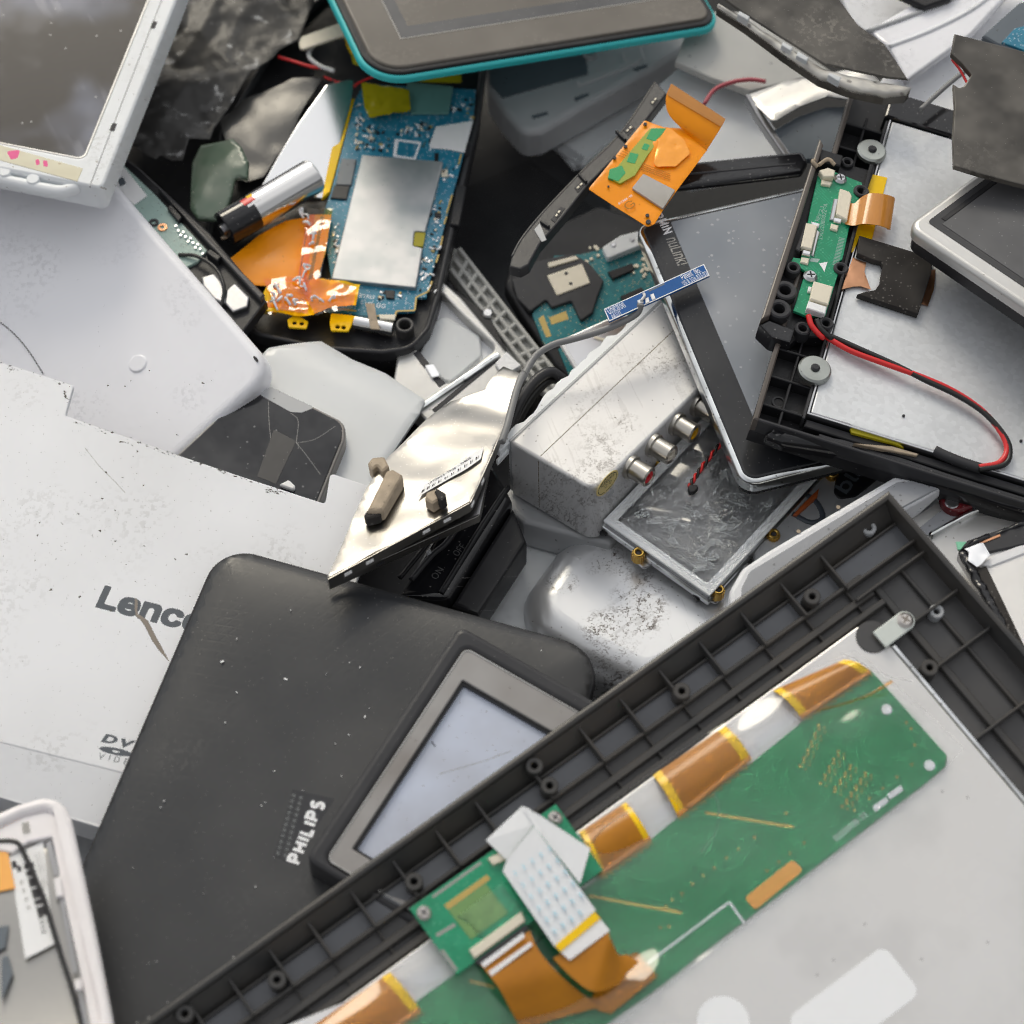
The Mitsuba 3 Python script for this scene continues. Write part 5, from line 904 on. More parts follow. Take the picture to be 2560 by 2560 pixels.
# smoky green piece
F = flat(T00((1150, 1000))[0], T00((1250, 760))[0], 0.006, (0.15, 0.05))
t = thing('green_piece', 'smoky green translucent plastic fragment standing beside the battery cell', 'plastic fragment')
put(t, 'plate', sheet(F, rnd(F.L(T00((1030, 870), (1075, 775), (1250, 745), (1300, 800), (1335, 875), (1330, 962), (1262, 960), (1240, 1060), (1195, 1180), (1060, 1180), (1025, 1130))), .001), 0.002, lambda x, y: 0.0012 * np.cos(y * 90 + x * 50) + 0.0006 * meshkit.fbm(np.c_[x * 90, y * 90, 0 * x], 2, 3), 0.0022), 'smoky_green', True)

# ================================================================ black slider strip with pale board under the white lid
F = flat(T00((800, 1060))[0], T00((1350, 1600))[0], 0.0065, (0, 0.0)); L = F.L
t = thing('keypad_strip', 'black plastic strip holding a pale green board, half hidden under the glossy white lid', 'device strip')
put(t, 'tray', slab(F, L(T00((520, 960), (630, 800), (740, 880), (1130, 1240), (1430, 1600), (1300, 1770), (900, 1480))), -0.008, -0.002, 0.001, 2), 'black_plastic', 30)
put(t, 'rim', slab(F, L(T00((850, 1020), (880, 1045), (1420, 1590), (1400, 1620), (1130, 1330))), -0.002, 0.0018, 0.0006), 'gadget_dark')
put(t, 'clip', slab(F, L(T00((920, 1110), (980, 1180), (960, 1205), (900, 1130))), -0.002, 0.0022, 0.0004), 'black_plastic'); put(t, 'clip', slab(F, L(T00((1130, 1350), (1190, 1390), (1170, 1415), (1110, 1370))), -0.002, 0.0022, 0.0004), 'black_plastic')
bd = put(t, 'board', slab(F, L(T00((560, 930), (640, 860), (830, 1040), (1110, 1340), (1060, 1400), (900, 1480))), -0.002, -0.0004, 0.0002), 'pcb_pale')
put(bd, 'white_tag', slab(F, L(T00((610, 925), (660, 890), (790, 1050), (720, 1100), (600, 980))), -0.0003, 0.0001, 0), 'label_white'); put(bd, 'code_square', slab(F, L(T00((630, 965), (660, 950), (678, 985), (645, 1003))), 0.0001, 0.0002, 0), 'slate')
for p in ((825, 1195), (872, 1220)): put(bd, 'hole', cyl(F, L(T00(p))[0], 0.0024, -0.0004, 0.0003, 0.0011, 18, .0001), 'copper' if p[0] > 850 else 'gadget_dark')
ms = [slab(F, circ(L(T00((945 + i * 13, 1215 + i * 11 + (i % 3) * 14)))[0], 0.0008, 8), -0.0004, 0.0006, 0.0002) for i in range(12)]; put(bd, 'solder_dots', merge(*ms), 'foil', kind='stuff')
for q in (((1080, 1490), (1150, 1470), (1210, 1540), (1215, 1640), (1150, 1610), (1090, 1540)), ((1215, 1560), (1260, 1520), (1340, 1600), (1330, 1650), (1250, 1680), (1205, 1630))): put(t, 'metal_shoe', slab(F, rnd(L(T00(*q)), .001), -0.002, 0.0008, 0.0008, 2), 'steel_dark', 30)
px = T00((960, 1370), (1060, 1390), (1160, 1460), (1205, 1560), (1190, 1650)); put(t, 'lead', tube(F.w(np.c_[L(px), [0.0004, .002, .0028, .0028, 0.0006]]), 0.0009, 8), 'wire_black', True)

# ================================================================ turquoise edged tablet
A, B, D = T10((270, 425))[0], (1368, 42), T10((52, 0))[0]
F = fit(A, B, D, 0.050, lam=0.4, slope=(0, 0.05)); b, d = F.l(B), F.l(D); LX = b[0]
t = thing('turquoise_tablet', 'upside-down dark tablet with a turquoise edge, cut by the top of the picture', 'tablet')
r6 = [.020, .012, .012, .020]
Pt = rnd([(0, 0), (LX, 0), (LX, .17), (0, .17)], r6, 10)
put(t, 'turquoise_edge', slab(F, Pt, -0.0062, -0.0028, 0.0016, 4), 'turquoise', 40)
put(t, 'black_band', slab(F, inset(ccw(Pt), 0.0020), -0.005, -0.0012, 0.001, 2), 'black_plastic', 40)
put(t, 'face', slab(F, inset(ccw(Pt), 0.0050), -0.004, 0.0, 0.0012, 3), mat('warm_grey_face', worn((0.135, 0.12, 0.10), (0.25, 0.23, 0.2), 520, .06, 40, .35, .3), 0.3, spec=0.5), 40)
i0 = F.l(T10((432, 212))[0]); c = np.array([i0[0], i0[1]])
put(t, 'screen_line', slab(F, rect(c[0], c[1], LX - .015, .15), 0.0, 0.00025, 0, holes=[rect(c[0] + .0006, c[1] + .0006, LX - .0156, .1494)]), 'print_grey')
put(t, 'screen_step', slab(F, rect(c[0] + .0008, c[1] + .0008, LX - .016, .149), 0.00005, 0.00018, 0, holes=[rect(c[0] + .0065, c[1] + .0085, LX - .02, .14)]), 'screen_dark')

# ================================================================ pale grey device under it
F = flat(T10((1150, 620))[0], T10((1900, 290))[0], -0.020, (0.0, 0.10)); L = F.L
t = thing('grey_device', 'pale grey plastic device lying below the turquoise edged tablet, with dark slots', 'device')
put(t, 'body', slab(F, rnd(L([T10((860, 150))[0], T10((905, 480))[0], T10((980, 590))[0], T10((1090, 715))[0], T10((1190, 705))[0], T20((120, 265))[0], T20((150, 225))[0], T20((140, 60))[0], T20((-200, -60))[0]]), [.002, .006, .006, .009, .006, .006, .006, .004, .004], 5), -0.020, 0, 0.004, 5), 'device_grey', 40)
put(t, 'dark_window', slab(F, rnd(L(T10((905, 330), (1420, 280), (1440, 400), (980, 530), (910, 450))), .001), 0, 0.0006, 0.0003), 'slate')
for q in (((1135, 622), (1220, 600), (1225, 615), (1142, 640)), ((1365, 525), (1440, 500), (1442, 515), (1370, 545)), ((1680, 370), (1755, 345), (1758, 360), (1690, 385))): put(t, 'slot', slab(F, L(T10(*q)), 0, 0.0003, 0), 'slate')
for q in (((1370, 440), (1700, 320), (1715, 345), (1390, 470)), ((1620, 290), (1720, 260), (1740, 320), (1640, 350))): put(t, 'moulding', slab(F, rnd(L(T10(*q)), .0006), 0, 0.0016, 0.0006), 'device_grey', 30)
put(t, 'socket_ring', cyl(F, L(T10((1450, 290)))[0], 0.0042, 0, 0.0022, 0.002, 20, .0004), 'mid_grey', 30)
F = flat(T10((1400, 760))[0], T10((1750, 560))[0], -0.045, (0, 0.05)); L = F.L
t = thing('grey_cover', 'pale grey cover plate with a perforated tab, under the pale grey device', 'cover plate')
put(t, 'plate', slab(F, L(T10((1150, 640), (1960, 330), (1790, 560), (1420, 880), (1360, 890))), -0.004, 0, 0.0008), 'grey_plate')
put(t, 'tab', slab(F, rnd(L(T10((1240, 780), (1290, 760), (1420, 850), (1390, 900))), .001), -0.002, 0.0012, 0.0004, holes=[circ(L(T10((1282, 790)))[0], .0012, 12), circ(L(T10((1372, 855)))[0], .0012, 12)]), 'mid_grey', 30)
# dark tub in the gap and dark housings below
F = flat(T10((950, 900))[0], T10((1200, 900))[0], -0.060, (0.0, 0.0)); L = F.L
t = thing('dark_tub', 'deep black plastic housing seen in the gap between the opened tablet and the black bar', 'housing')
put(t, 'floor', slab(F, L(T10((560, 200), (1500, 200), (1600, 1700), (900, 1700), (560, 1300))), -0.004, 0, 0.0005), 'gadget_dark')
single('black_board', slab(flat(T00((1300, 400))[0], T00((1700, 100))[0], -0.020, (0, 0)), flat(T00((1300, 400))[0], T00((1700, 100))[0], -0.020, (0, 0)).L(T00((400, 1000), (900, -100), (2100, -200), (1700, 600), (1400, 900), (1100, 1500))), -0.004, 0, 0.0005), 'black_plastic', 'flat black plastic board under the crumpled black sheet', 'plastic board')
# ================================================================ black clip bar with orange flex circuit
F = flat(T10((1420, 960))[0], T10((1830, 470))[0], 0.044, (0.05, -0.02)); L = F.L
t = thing('clip_bar', 'long narrow black plastic bar with rectangular slots, one end curving down', 'plastic bar')
Pb = L(T10((1800, 432), (1862, 500), (1640, 790), (1440, 990), (1300, 1170), (1180, 1310), (1120, 1420), (1075, 1445), (1015, 1430), (1030, 1370), (1080, 1280), (1200, 1130), (1400, 920), (1620, 700)))
put(t, 'bar', slab(F, rnd(Pb, .001), -0.006, 0, 0.0008, 2), 'gadget_dark', 30)
for q in (((1365, 1010), (1400, 975), (1425, 990), (1385, 1035)), ((1240, 1180), (1290, 1110), (1315, 1120), (1260, 1195)), ((1630, 700), (1660, 670), (1690, 690), (1655, 730)), ((1770, 550), (1795, 520), (1815, 540), (1790, 575))):
    s_ = put(t, 'slot', slab(F, L(T10(*q)), -0.001, 0.0003, 0), 'print_black'); c = L(T10(*q)).mean(0); v = unit(L(T10(q[1]))[0] - L(T10(q[0]))[0]) * .0016
    put(s_, 'contact', merge(slab(F, barp(c - v * 1.2, c - v * .3, .0008), 0, .0009, 0), slab(F, barp(c + v * .3, c + v * 1.2, .0008), 0, .0009, 0)), 'cream_plastic')
for a, b in (((1590, 710), (1640, 760)), ((1390, 940), (1430, 985)), ((1185, 1195), (1230, 1225))): put(t, 'divider', slab(F, barp(*L(T10(a, b)), 0.0012), 0, 0.0016, 0.0003), 'black_plastic')
put(t, 'grey_pad', slab(F, L(T10((1180, 1200), (1215, 1290), (1190, 1300), (1150, 1235))), 0, 0.0004, 0), 'mid_grey')
put(t, 'edge_bead', tube(F.w(np.c_[L(T10((1800, 440), (1620, 705), (1400, 925), (1200, 1135), (1085, 1275), (1030, 1375))), np.full(6, -0.0004)]), 0.0007, 6), 'bezel_dark', True)
F = flat(S2((1100, 300))[0], S2((1500, 420))[0], 0.052, (0.02, 0.05)); L = F.L
t = thing('flex_circuit', 'bright orange flex circuit with green patches and a grey square, hooked on the black bar', 'flex circuit')
Po = L([T10((1742, 648))[0], T10((1440, 1020))[0], T10((1758, 1222))[0], T10((1795, 1205))[0], T20((0, 1120))[0], T20((232, 810))[0], T20((130, 700))[0], T10((1845, 690))[0]])
def oz(x, y): return 0.0012 * meshkit.fbm(np.c_[x * 55, y * 55, 0 * x], 2, 3) + 0.0022 * np.exp(-((x - oc[0]) ** 2 + (y - oc[1]) ** 2) / .011 ** 2) * (0.4 + meshkit.fbm(np.c_[x * 160, y * 160, 0 * x], 3, 5))
oc = L(T20((40, 790)))[0]
put(t, 'sheet', sheet(F, rnd(Po, [.001, .001, .0015, .0015, 0, 0, 0, 0]), 0.0022, oz, 0.0003), 'flex_orange', True)
tl = np.array([F.l(T20((-5, 520))[0], .010), F.l(T20((42, 448))[0], .014)]); 
put(t, 'tail', ribbon(F.w(np.vstack([np.r_[L(T20((130, 730)))[0], .0015], np.r_[F.l(T20((30, 620))[0], .006), .006], np.r_[F.l(T20((10, 530))[0], .009), .009], np.r_[F.l(T20((40, 450))[0], .011), .011]])), F.w(np.vstack([np.r_[L(T20((232, 812)))[0], .0015], np.r_[F.l(T20((262, 755))[0], .004), .004], np.r_[F.l(T20((300, 695))[0], .007), .007], np.r_[F.l(T20((330, 640))[0], .010), .010]])), .0003, 6), 'flex_orange', True)
put(t, 'tail_band', ribbon(F.w(np.vstack([np.r_[F.l(T20((18, 510))[0], .0102), .0102], np.r_[F.l(T20((41, 449))[0], .0114), .0114]])), F.w(np.vstack([np.r_[F.l(T20((305, 680))[0], .0086), .0086], np.r_[F.l(T20((330, 638))[0], .0103), .0103]])), .0001, 3), 'flex_tan', True)
FZ = F.up(0.0016); l2 = FZ.L
put(t, 'bright_foil', sheet(FZ, rnd(l2([T20((-30, 760))[0], T20((20, 680))[0], T20((110, 760))[0], T20((140, 830))[0], T20((60, 900))[0], T20((-40, 900))[0], T10((1790, 880))[0]]), .002), .0016, lambda x, y: 0.0004 + .0009 * meshkit.fbm(np.c_[x * 260, y * 220, 0 * x], 3, 12), .0001), mat('glossy_amber', (0.90, 0.34, 0.02), 0.14, 0.2, coat=1.0), True)
for q, m in ((((1770, 690), (1860, 700), (1760, 830), (1690, 940), (1610, 985), (1545, 950), (1600, 890)), mat('leaf_tape', (0.30, 0.36, 0.03), 0.35)), (((1780, 690), (1860, 690), (1800, 760), (1750, 745)), mat('solder_green', (0.02, 0.32, 0.10), 0.3)), (((1665, 820), (1710, 830), (1690, 880), (1645, 870)), 'solder_green'), (((1555, 910), (1620, 890), (1640, 930), (1600, 975), (1545, 955)), 'solder_green'), (((1740, 770), (1770, 780), (1755, 810), (1725, 800)), 'solder_green')):
    put(t, 'green_patch', slab(FZ, rnd(l2(T10(*q)), .0004), -.001, 0.0001 + (.0002 if m != 'leaf_tape' else 0), 0), m)
put(t, 'grey_square', slab(FZ, rnd(l2(T10((1735, 935), (1905, 1022), (1840, 1120), (1675, 1010))), .0004), -.001, 0.0003, 0), mat('warm_grey_square', worn((.36, .34, .31), (.6, .6, .6), 200, .02, 90, .3), .5))
for i in range(4):
    a, b = l2(T10((1715 + i * 2, 872 + i * 12), (1880, 935 + i * 10))); put(t, 'fine_trace', slab(FZ, barp(a, b, .00028), 0, .0001, 0), 'flex_brown')
    a, b = l2(T10((1590 + i * 14, 830 - i * 10), (1650 + i * 10, 850 - i * 8))); put(t, 'fine_trace', slab(FZ, barp(a, b, .00028), 0, .0001, 0), 'flex_brown')
a, b = l2(T10((1655, 1130), (1700, 1100))); put(t, 'lettering', text(FZ, 'G', a, b, .0042), 'flex_brown'); a, b = l2(T10((1605, 1100), (1680, 1052))); put(t, 'lettering', text(FZ, 'AVAM-W', a, b, .0012), 'print_white'); a, b = l2(T10((1645, 990), (1700, 935))); put(t, 'lettering', text(FZ, 'RLWHDH', a, b, .0015), 'flex_brown')
for p, k_ in (((1762, 1190), .0012), ((1757, 1155), .0009), ((1580, 845), .0009), ((1640, 785), .0009), ((1745, 665), .0009), ((1548, 1000), .0005)): put(t, 'pin_hole', cyl(FZ, l2(T10(p))[0], k_, -.0005, .00015, 0, 14, 0), 'print_black')
if True:
    q = l2(T10((1770, 600), (1860, 700))); 

# ================================================================ opened phone with a teal board
F = flat(S2((700, 1000))[0], S2((1000, 900))[0], -0.020, (0.0, 0.10)); L = F.L
t = thing('opened_phone', 'opened black handheld with a teal circuit board and black shield, behind the silver speaker box', 'phone')
put(t, 'case', slab(F, rnd(L(S2((180, 900), (240, 720), (480, 500), (900, 300), (1450, 500), (1600, 1200), (1300, 1500), (760, 1700), (560, 1500), (300, 1100))), [.006] * 10, 4), -0.014, -0.004, 0.002, 3), 'black_plastic', 40)
put(t, 'teal_board', slab(F, L(S2((395, 1145), (440, 1050), (560, 700), (760, 690), (960, 640), (1240, 600), (1500, 1000), (1250, 1180), (500, 1385), (470, 1340))), -0.004, -0.0024, .0002), 'pcb_teal')
put(t, 'teal_board', slab(F, L(S2((590, 1400), (700, 1350), (800, 1600), (690, 1640))), -0.005, -0.003, .0002), 'pcb_teal')
sp = put(t, 'black_shield', slab(F, rnd(L(S2((240, 900), (430, 760), (700, 700), (830, 780), (935, 910), (890, 1020), (850, 1150), (760, 1210), (690, 1060), (540, 1110), (500, 1050), (380, 1140), (280, 1040))), .001), -0.0024, -0.0002, .0006, 2), 'gadget_dark', 30)
put(sp, 'beige_plate', slab(F, rnd(L(S2((505, 875), (770, 785), (832, 930), (580, 1025))), .0006), -.0002, .0006, .0003), 'cream_plastic')
for p in ((650, 862), (685, 938)): put(sp, 'hole', cyl(F, L(S2(p))[0], .0009, .0005, .0008, 0, 12, 0), 'print_black')
put(sp, 'beige_strip', slab(F, L(S2((510, 780), (720, 725), (745, 750), (520, 815))), -.0002, .0006, .0002), 'cream_plastic')
put(t, 'pale_shield', slab(F, rnd(L(S2((920, 670), (1060, 580), (1200, 545), (1245, 640), (960, 755))), .0012), -.0024, .0014, .0006, 2), 'grey_plate', 30)
for p in ((1005, 655), (1145, 615)): put(t, 'rivet', cyl(F, L(S2(p))[0], .0014, .0013, .0020, 0, 14, .0004), 'steel', 30)
for q in (((965, 835), (1150, 770), (1165, 820), (1000, 890)), ((1060, 1020), (1220, 950), (1240, 980), (1080, 1060))): put(t, 'connector', slab(F, L(S2(*q)), -.0024, -.0008, .0003), 'black_plastic')
for q in (((520, 1170), (650, 1120), (670, 1180), (540, 1225)), ((440, 1180), (480, 1150), (540, 1310), (500, 1320))): put(t, 'gold_field', slab(F, L(S2(*q)), -.0024, -.0022, 0), 'print_gold')
ms = [slab(F, circ(L(S2((800 + 110 * rr.rand() if i < 8 else 1150 + 120 * rr.rand(), 640 + 150 * rr.rand() if i < 8 else 720 + 160 * rr.rand())))[0], .0006 + .0006 * rr.rand(), 6), -.0024, -.0014, 0) for i in range(20)]; put(t, 'small_components', merge(*ms), 'cream_plastic', kind='stuff')
F = flat(S2((800, 1450))[0], S2((1000, 1400))[0], -0.012, (0, .1)); L = F.L
t = thing('metal_module', 'small shiny metal module with a pale edge, between the teal board and the speaker box', 'module')
put(t, 'cover', slab(F, rnd(L(S2((600, 1360), (1000, 1180), (1250, 1150), (900, 1500), (760, 1660), (700, 1530))), .001), -.004, 0, .0008, 2), 'steel', 30); put(t, 'pale_edge', slab(F, barp(*L(S2((610, 1375), (765, 1630))), .0016), -.002, .0006, .0003), 'label_white'); put(t, 'ridge', slab(F, barp(*L(S2((860, 1340), (1000, 1380))), .0018), 0, .0006, .0003), 'cream_plastic')

# ================================================================ navigation unit with chrome edge
A, B, D = T21((425, 890))[0], T21((1000, 748))[0], S2((1158, 452))[0]
F = fit(A, B, D, 0.040, lam=.3, slope=(0, 0.02)); L = F.L; b, d = F.l(B), F.l(D); LX, LY = .115, .150
t = thing('navigation_unit', 'black navigation unit with a worn chrome edge, grey screen and part of a brand name', 'navigation unit')
Pn = rnd([(0, 0), (LX, 0), (LX, LY), (0, LY)], [.008, .006, .006, .006], 8)
put(t, 'chrome_edge', slab(F, Pn, -.0075, -.0006, .0022, 4), 'chrome', 40)
put(t, 'base', slab(F, inset(ccw(Pn), .002), -.013, -.006, .0006), 'black_plastic')
wb = abs(F.l(T21((320, 300))[0])[0]); x_in = F.l(T21((515, 590))[0])[0]; y_in = F.l(T21((515, 590))[0])[1]
put(t, 'face', slab(F, inset(ccw(Pn), .0022), -.003, 0, .0012, 3), 'panel_face', 40)
x_i = L(T21((340, 200), (500, 570)))[:, 0].mean()
put(t, 'screen', slab(F, rect(x_i, y_in, LX - .004, LY - .004, .001), 0, .00035, .0001), 'screen_grey')
tb = put(t, 'top_bar', slab(F, rnd(L([T20((60, 900))[0], T20((740, 832))[0], T20((770, 890))[0], T20((735, 950))[0], T20((60, 1030))[0]]), [0, .003, .003, .003, 0]), 0, .0034, .0022, 5), 'black_gloss', 40)
put(tb, 'ridge', tube(F.w(np.c_[L(T20((110, 962), (400, 935), (700, 905))), np.full(3, .0032)]), .0007, 6), 'gadget_dark', True)
a, b = L(S2((1250, 330), (1392, 565))); put(t, 'lettering', letters(F, 'GARMIN', a, b, .0046, .2, .2, .0001), 'print_white')
a, b = L(S2((1402, 600), (1492, 800))); put(t, 'lettering', text(F, 'nüLink!', a, b, .0058, .0001), 'print_grey')

# antenna strip and its grey cable
F = flat(S2((935, 1125))[0], S2((1690, 785))[0], 0.050, (0.02, 0.0)); L = F.L
t = thing('antenna_strip', 'narrow blue antenna board with white lettering lying across the navigation unit', 'antenna')
q = L(S2((935, 1125), (1690, 785), (1732, 872), (975, 1217)))
put(t, 'board', slab(F, q, -.0012, 0, .0002), 'antenna_blue'); put(t, 'white_outline', slab(F, q, -.0002, .00006, 0, holes=[inset(ccw(q), .0004)]), 'print_white')
for s_, a, b, h in (('Unictron', (978, 1165), (1103, 1110), .0040), ('AA107', (1003, 1200), (1075, 1168), .0026), ('Patent  No.', (1530, 905), (1672, 845), .0030), ('US 8,106,833 B2', (1540, 948), (1722, 868), .0025)): put(t, 'lettering', text(F, s_, *L(S2(a, b)), h, .00005), 'print_white')
for q in (((1245, 1050), (1270, 1040), (1280, 1075), (1250, 1090)), ((1285, 1022), (1310, 1010), (1325, 1050), (1300, 1062)), ((1185, 1065), (1225, 1050), (1235, 1080), (1200, 1090))): put(t, 'solder_pad', slab(F, L(S2(*q)), 0, .0006, .0002), 'label_white')
put(t, 'trace_box', slab(F, L(S2((1270, 985), (1390, 930), (1393, 940), (1275, 995))), 0, .0001, 0), 'slate')
put(t, 'solder_joint', tube(F.w(np.c_[L(S2((1235, 1012), (1240, 1040), (1215, 1075))), [.0004, .0012, .0010]]), .0007, 6), 'wire_white', True)
p1 = S2((1215, 1085), (1180, 1160), (1050, 1235), (880, 1300), (700, 1352), (560, 1390), (440, 1460), (370, 1550), (320, 1650)) + S4((1310, 440), (1255, 580), (1190, 830), (1140, 985)); zz = [.051, .047, .046, .045, .044, .043, .042, .042, .043, .045, .048, .050, .050]
pts = np.array([hit([p], np.array([0, 0, z]), np.array([0, 0, 1.0]))[0] for p, z in zip(p1, zz)])
single('antenna_cable', tube(pts, .0016, 10), 'cable_grey', 'thin grey cable curving from the blue antenna board down beside the metal bracket', 'cable', True)

# ================================================================ second monitor: galvanised panel, ribbed frame, driver board
A, B, D = T21((788, 497))[0], T21((1932, 852))[0], T20((1190, 640))[0]
F = fit(A, B, D, 0.062, lam=.35, slope=(0, 0.0)); L = F.L; b, d = F.l(B), F.l(D); sy_ = 1 if d[1] > 0 else -1
PX, PY = .30, abs(d[1])
t = thing('opened_monitor', 'opened monitor with galvanised metal back and black ribbed frame, green board on its left', 'monitor')
put(t, 'metal_back', slab(F, rect(0, 0, PX, PY, .0008), -.004, 0, .0006, 2), 'galvanised', 30)
fw = .0225
fr = put(t, 'frame', slab(F, [(-fw, -.012), (PX, -.012), (PX, PY + .018), (-fw, PY + .018)], -.016, -.008, .0005), 'black_plastic')
put(fr, 'outer_wall', slab(F, rect(-fw, -.012, -fw + .0022, PY + .018), -.008, .0004, .0006), mat('tan_black', (.09, .075, .065), .35)); put(fr, 'inner_wall', slab(F, rect(-.0028, -.0035, -.0016, PY), -.008, -.0004, .0003), 'gadget_dark')
put(fr, 'centre_rib', slab(F, rect(-.0120, -.011, -.0108, PY), -.008, -.0024, .0003), 'black_plastic')
for y in np.arange(-.002, PY, .0155): put(fr, 'rib', slab(F, rect(-fw + .002, y, -.0028, y + .0012), -.008, -.0018, .0003), 'black_plastic')
put(fr, 'top_wall', slab(F, rect(-.004, PY + .001, PX, PY + .0175), -.008, .0012, .001, 2), 'black_gloss'); put(fr, 'edge_trim', slab(F, rect(-.0014, -.0014, PX, -.0005), -.004, .0006, .0002), 'steel'); put(fr, 'edge_trim', slab(F, rect(-.0014, -.0005, -.0005, PY), -.004, .0006, .0002), 'steel')
for p in ((690, 505), (700, 180), (620, 430)):
    put(fr, 'moulded_ring', cyl(F, F.l(T21(p)[0], -.006), .0030, -.0085, -.0074, .0022, 18, 0), 'gadget_dark')
put(fr, 'lower_wall', slab(F, rect(-fw, -.0118, PX, -.0102), -.008, -.0004, .0004), 'gadget_dark')
put(fr, 'lower_rail', slab(F, rect(.006, -.0085, PX, -.0068), -.008, -.0030, .0004), 'gadget_dark')
put(fr, 'lower_step', slab(F, rect(-.001, -.0062, PX, -.0022), -.008, -.0022, .0004), 'black_plastic')
put(fr, 'outer_skirt', slab(F, rnd(L(T21((520, 602), (640, 552), (2900, 1250), (2900, 1365), (1932, 1030), (1000, 712), (640, 655)), -.004), [.002, .002, 0, 0, .01, .01, .006], 6), -.0105, -.003, .0052, 8), 'black_gloss', 40)
put(t, 'yellow_film', slab(F, L(T21((1000, 575), (1240, 640), (1290, 680), (1240, 660), (1010, 600))), -.0020, -.0006, .0002), 'olive_tape')
put(t, 'foam_seal', slab(F, L(T21((1020, 655), (1230, 670), (1370, 710), (1360, 722), (1200, 690))), -.004, -.0010, .0003), 'foam_tan')
put(t, 'cut_corner', slab(F, L(T21((795, 500), (1000, 560), (990, 575), (800, 515))), 0, .0006, .0001), 'steel_dark')
for i, (p, rr_) in enumerate(((T21((812, 258))[0], .0072), (T20((1118, 802))[0], .0068))):
    c = F.l(p, .003); w_ = put(t, 'washer', cyl(F, c, rr_, .0004, .0030, 0, 40, .0008), mat('zinc', worn((.44, .46, .43), (.15, .15, .15), 400, .08, 80, .5), .32, .9) if i == 0 else 'zinc', 30); screw(w_, F, c, .0020, .0036, 'gadget_dark')
for p in ((1285, 517), (1915, 652)): single('dirt_crumb', slab(F, rnd(L(T21((p[0] - 9, p[1] - 4), (p[0] + 4, p[1] - 8), (p[0] + 8, p[1] + 4), (p[0] - 4, p[1] + 8))), .0003), 0, .0010, .0003), 'print_black', 'tiny black crumb on the galvanised metal back, %s the red wire loop' % ('left inside' if p[0] < 1500 else 'right of'), 'crumb')
# driver board housing
FH = F.up(0.0022); l3 = FH.L
th_ = thing('inverter_unit', 'black trough holding a green driver board with cream connectors, on the monitor frame', 'driver unit')
put(th_, 'trough', slab(FH, rnd(l3([S3((770, 40))[0], S3((985, 130))[0], S3((1270, 200))[0], S3((1190, 480))[0], S3((985, 1270))[0], S3((830, 1760))[0], S3((590, 1760))[0], S3((490, 1850))[0], S3((330, 1800))[0], S3((215, 1690))[0]]), .001), -.009, -.003, .0008, 2), 'black_plastic', 30)
put(th_, 'outer_wall', slab(FH, l3(S3((762, 0), (795, 60), (300, 1640), (215, 1680))), -.008, .0040, .0008, 2), 'tan_black'); put(th_, 'outer_wall', slab(FH, l3(S3((215, 1690), (300, 1645), (540, 1740), (500, 1860), (330, 1810))), -.008, .0012, .0008, 2), 'black_gloss')
put(th_, 'inner_wall', slab(FH, l3(S3((1240, 200), (1275, 210), (880, 1720), (850, 1710))), -.006, .0016, .0005), 'black_plastic'); put(th_, 'box', slab(FH, l3(S3((770, 65), (990, 130), (960, 230), (760, 180))), -.006, .0020, .0006, holes=[l3(S3((790, 90), (965, 145), (945, 205), (780, 165)))]), 'black_plastic')
bdp = l3(S3((765, 270), (905, 262), (1168, 365), (1172, 400), (1125, 430), (1105, 460), (1145, 500), (1095, 690), (1050, 780), (1000, 1020), (985, 1080), (925, 1120), (905, 1170), (945, 1215), (895, 1380), (830, 1600), (640, 1600), (530, 1555), (645, 1190), (505, 1110), (530, 1060), (600, 1070), (690, 600)))
gb = put(th_, 'green_board', slab(FH, bdp, -.0008, .0006, .0002), 'pcb_green')
FG = FH.up(.0006); l4 = FG.L
def conn(name, q, h, m, z0=0.0): return put(gb, name, slab(FG, l4(S3(*q)), z0, h, .0004), m)
conn('connector', ((955, 450), (1040, 480), (1062, 520), (1020, 745), (920, 690)), .0030, 'cream_plastic'); conn('pin_row', ((905, 520), (950, 520), (905, 720), (865, 715)), .0012, 'steel'); conn('metal_tab', ((905, 705), (980, 720), (965, 760), (900, 740)), .0020, 'foil'); conn('metal_tab', ((880, 750), (950, 770), (935, 820), (870, 800)), .0012, 'cream_plastic')
conn('connector', ((640, 768), (745, 790), (690, 1015), (590, 990)), .0030, 'cream_plastic'); conn('pin_row', ((745, 800), (775, 830), (720, 1055), (695, 1040)), .0010, 'steel'); conn('metal_tab', ((690, 745), (770, 765), (760, 800), (700, 785)), .0022, 'foil'); conn('metal_tab', ((610, 1005), (690, 1025), (680, 1060), (605, 1045)), .0022, 'foil'); conn('metal_tab', ((605, 1060), (680, 1070), (665, 1130), (595, 1110)), .0010, 'cream_plastic'); conn('dark_flap', ((640, 740), (655, 760), (585, 1025), (545, 1000)), .0020, 'gadget_dark')
conn('connector', ((760, 290), (840, 265), (905, 290), (895, 350), (800, 350)), .0036, 'cream_plastic'); conn('metal_tab', ((790, 345), (890, 370), (870, 405), (785, 390)), .0014, 'cream_plastic')
conn('connector', ((705, 1325), (885, 1375), (838, 1545), (668, 1490)), .0042, 'cream_plastic'); k = conn('plug', ((658, 1500), (828, 1555), (812, 1625), (640, 1570)), .0036, 'label_white'); conn('metal_tab', ((668, 1340), (700, 1345), (690, 1390), (660, 1385)), .0016, 'label_white')
screw(gb, FG, l4(S3((965, 332)))[0], .0030, .0008, 'steel'); screw(gb, FG, l4(S3((687, 1238)))[0], .0032, .0010, 'steel')
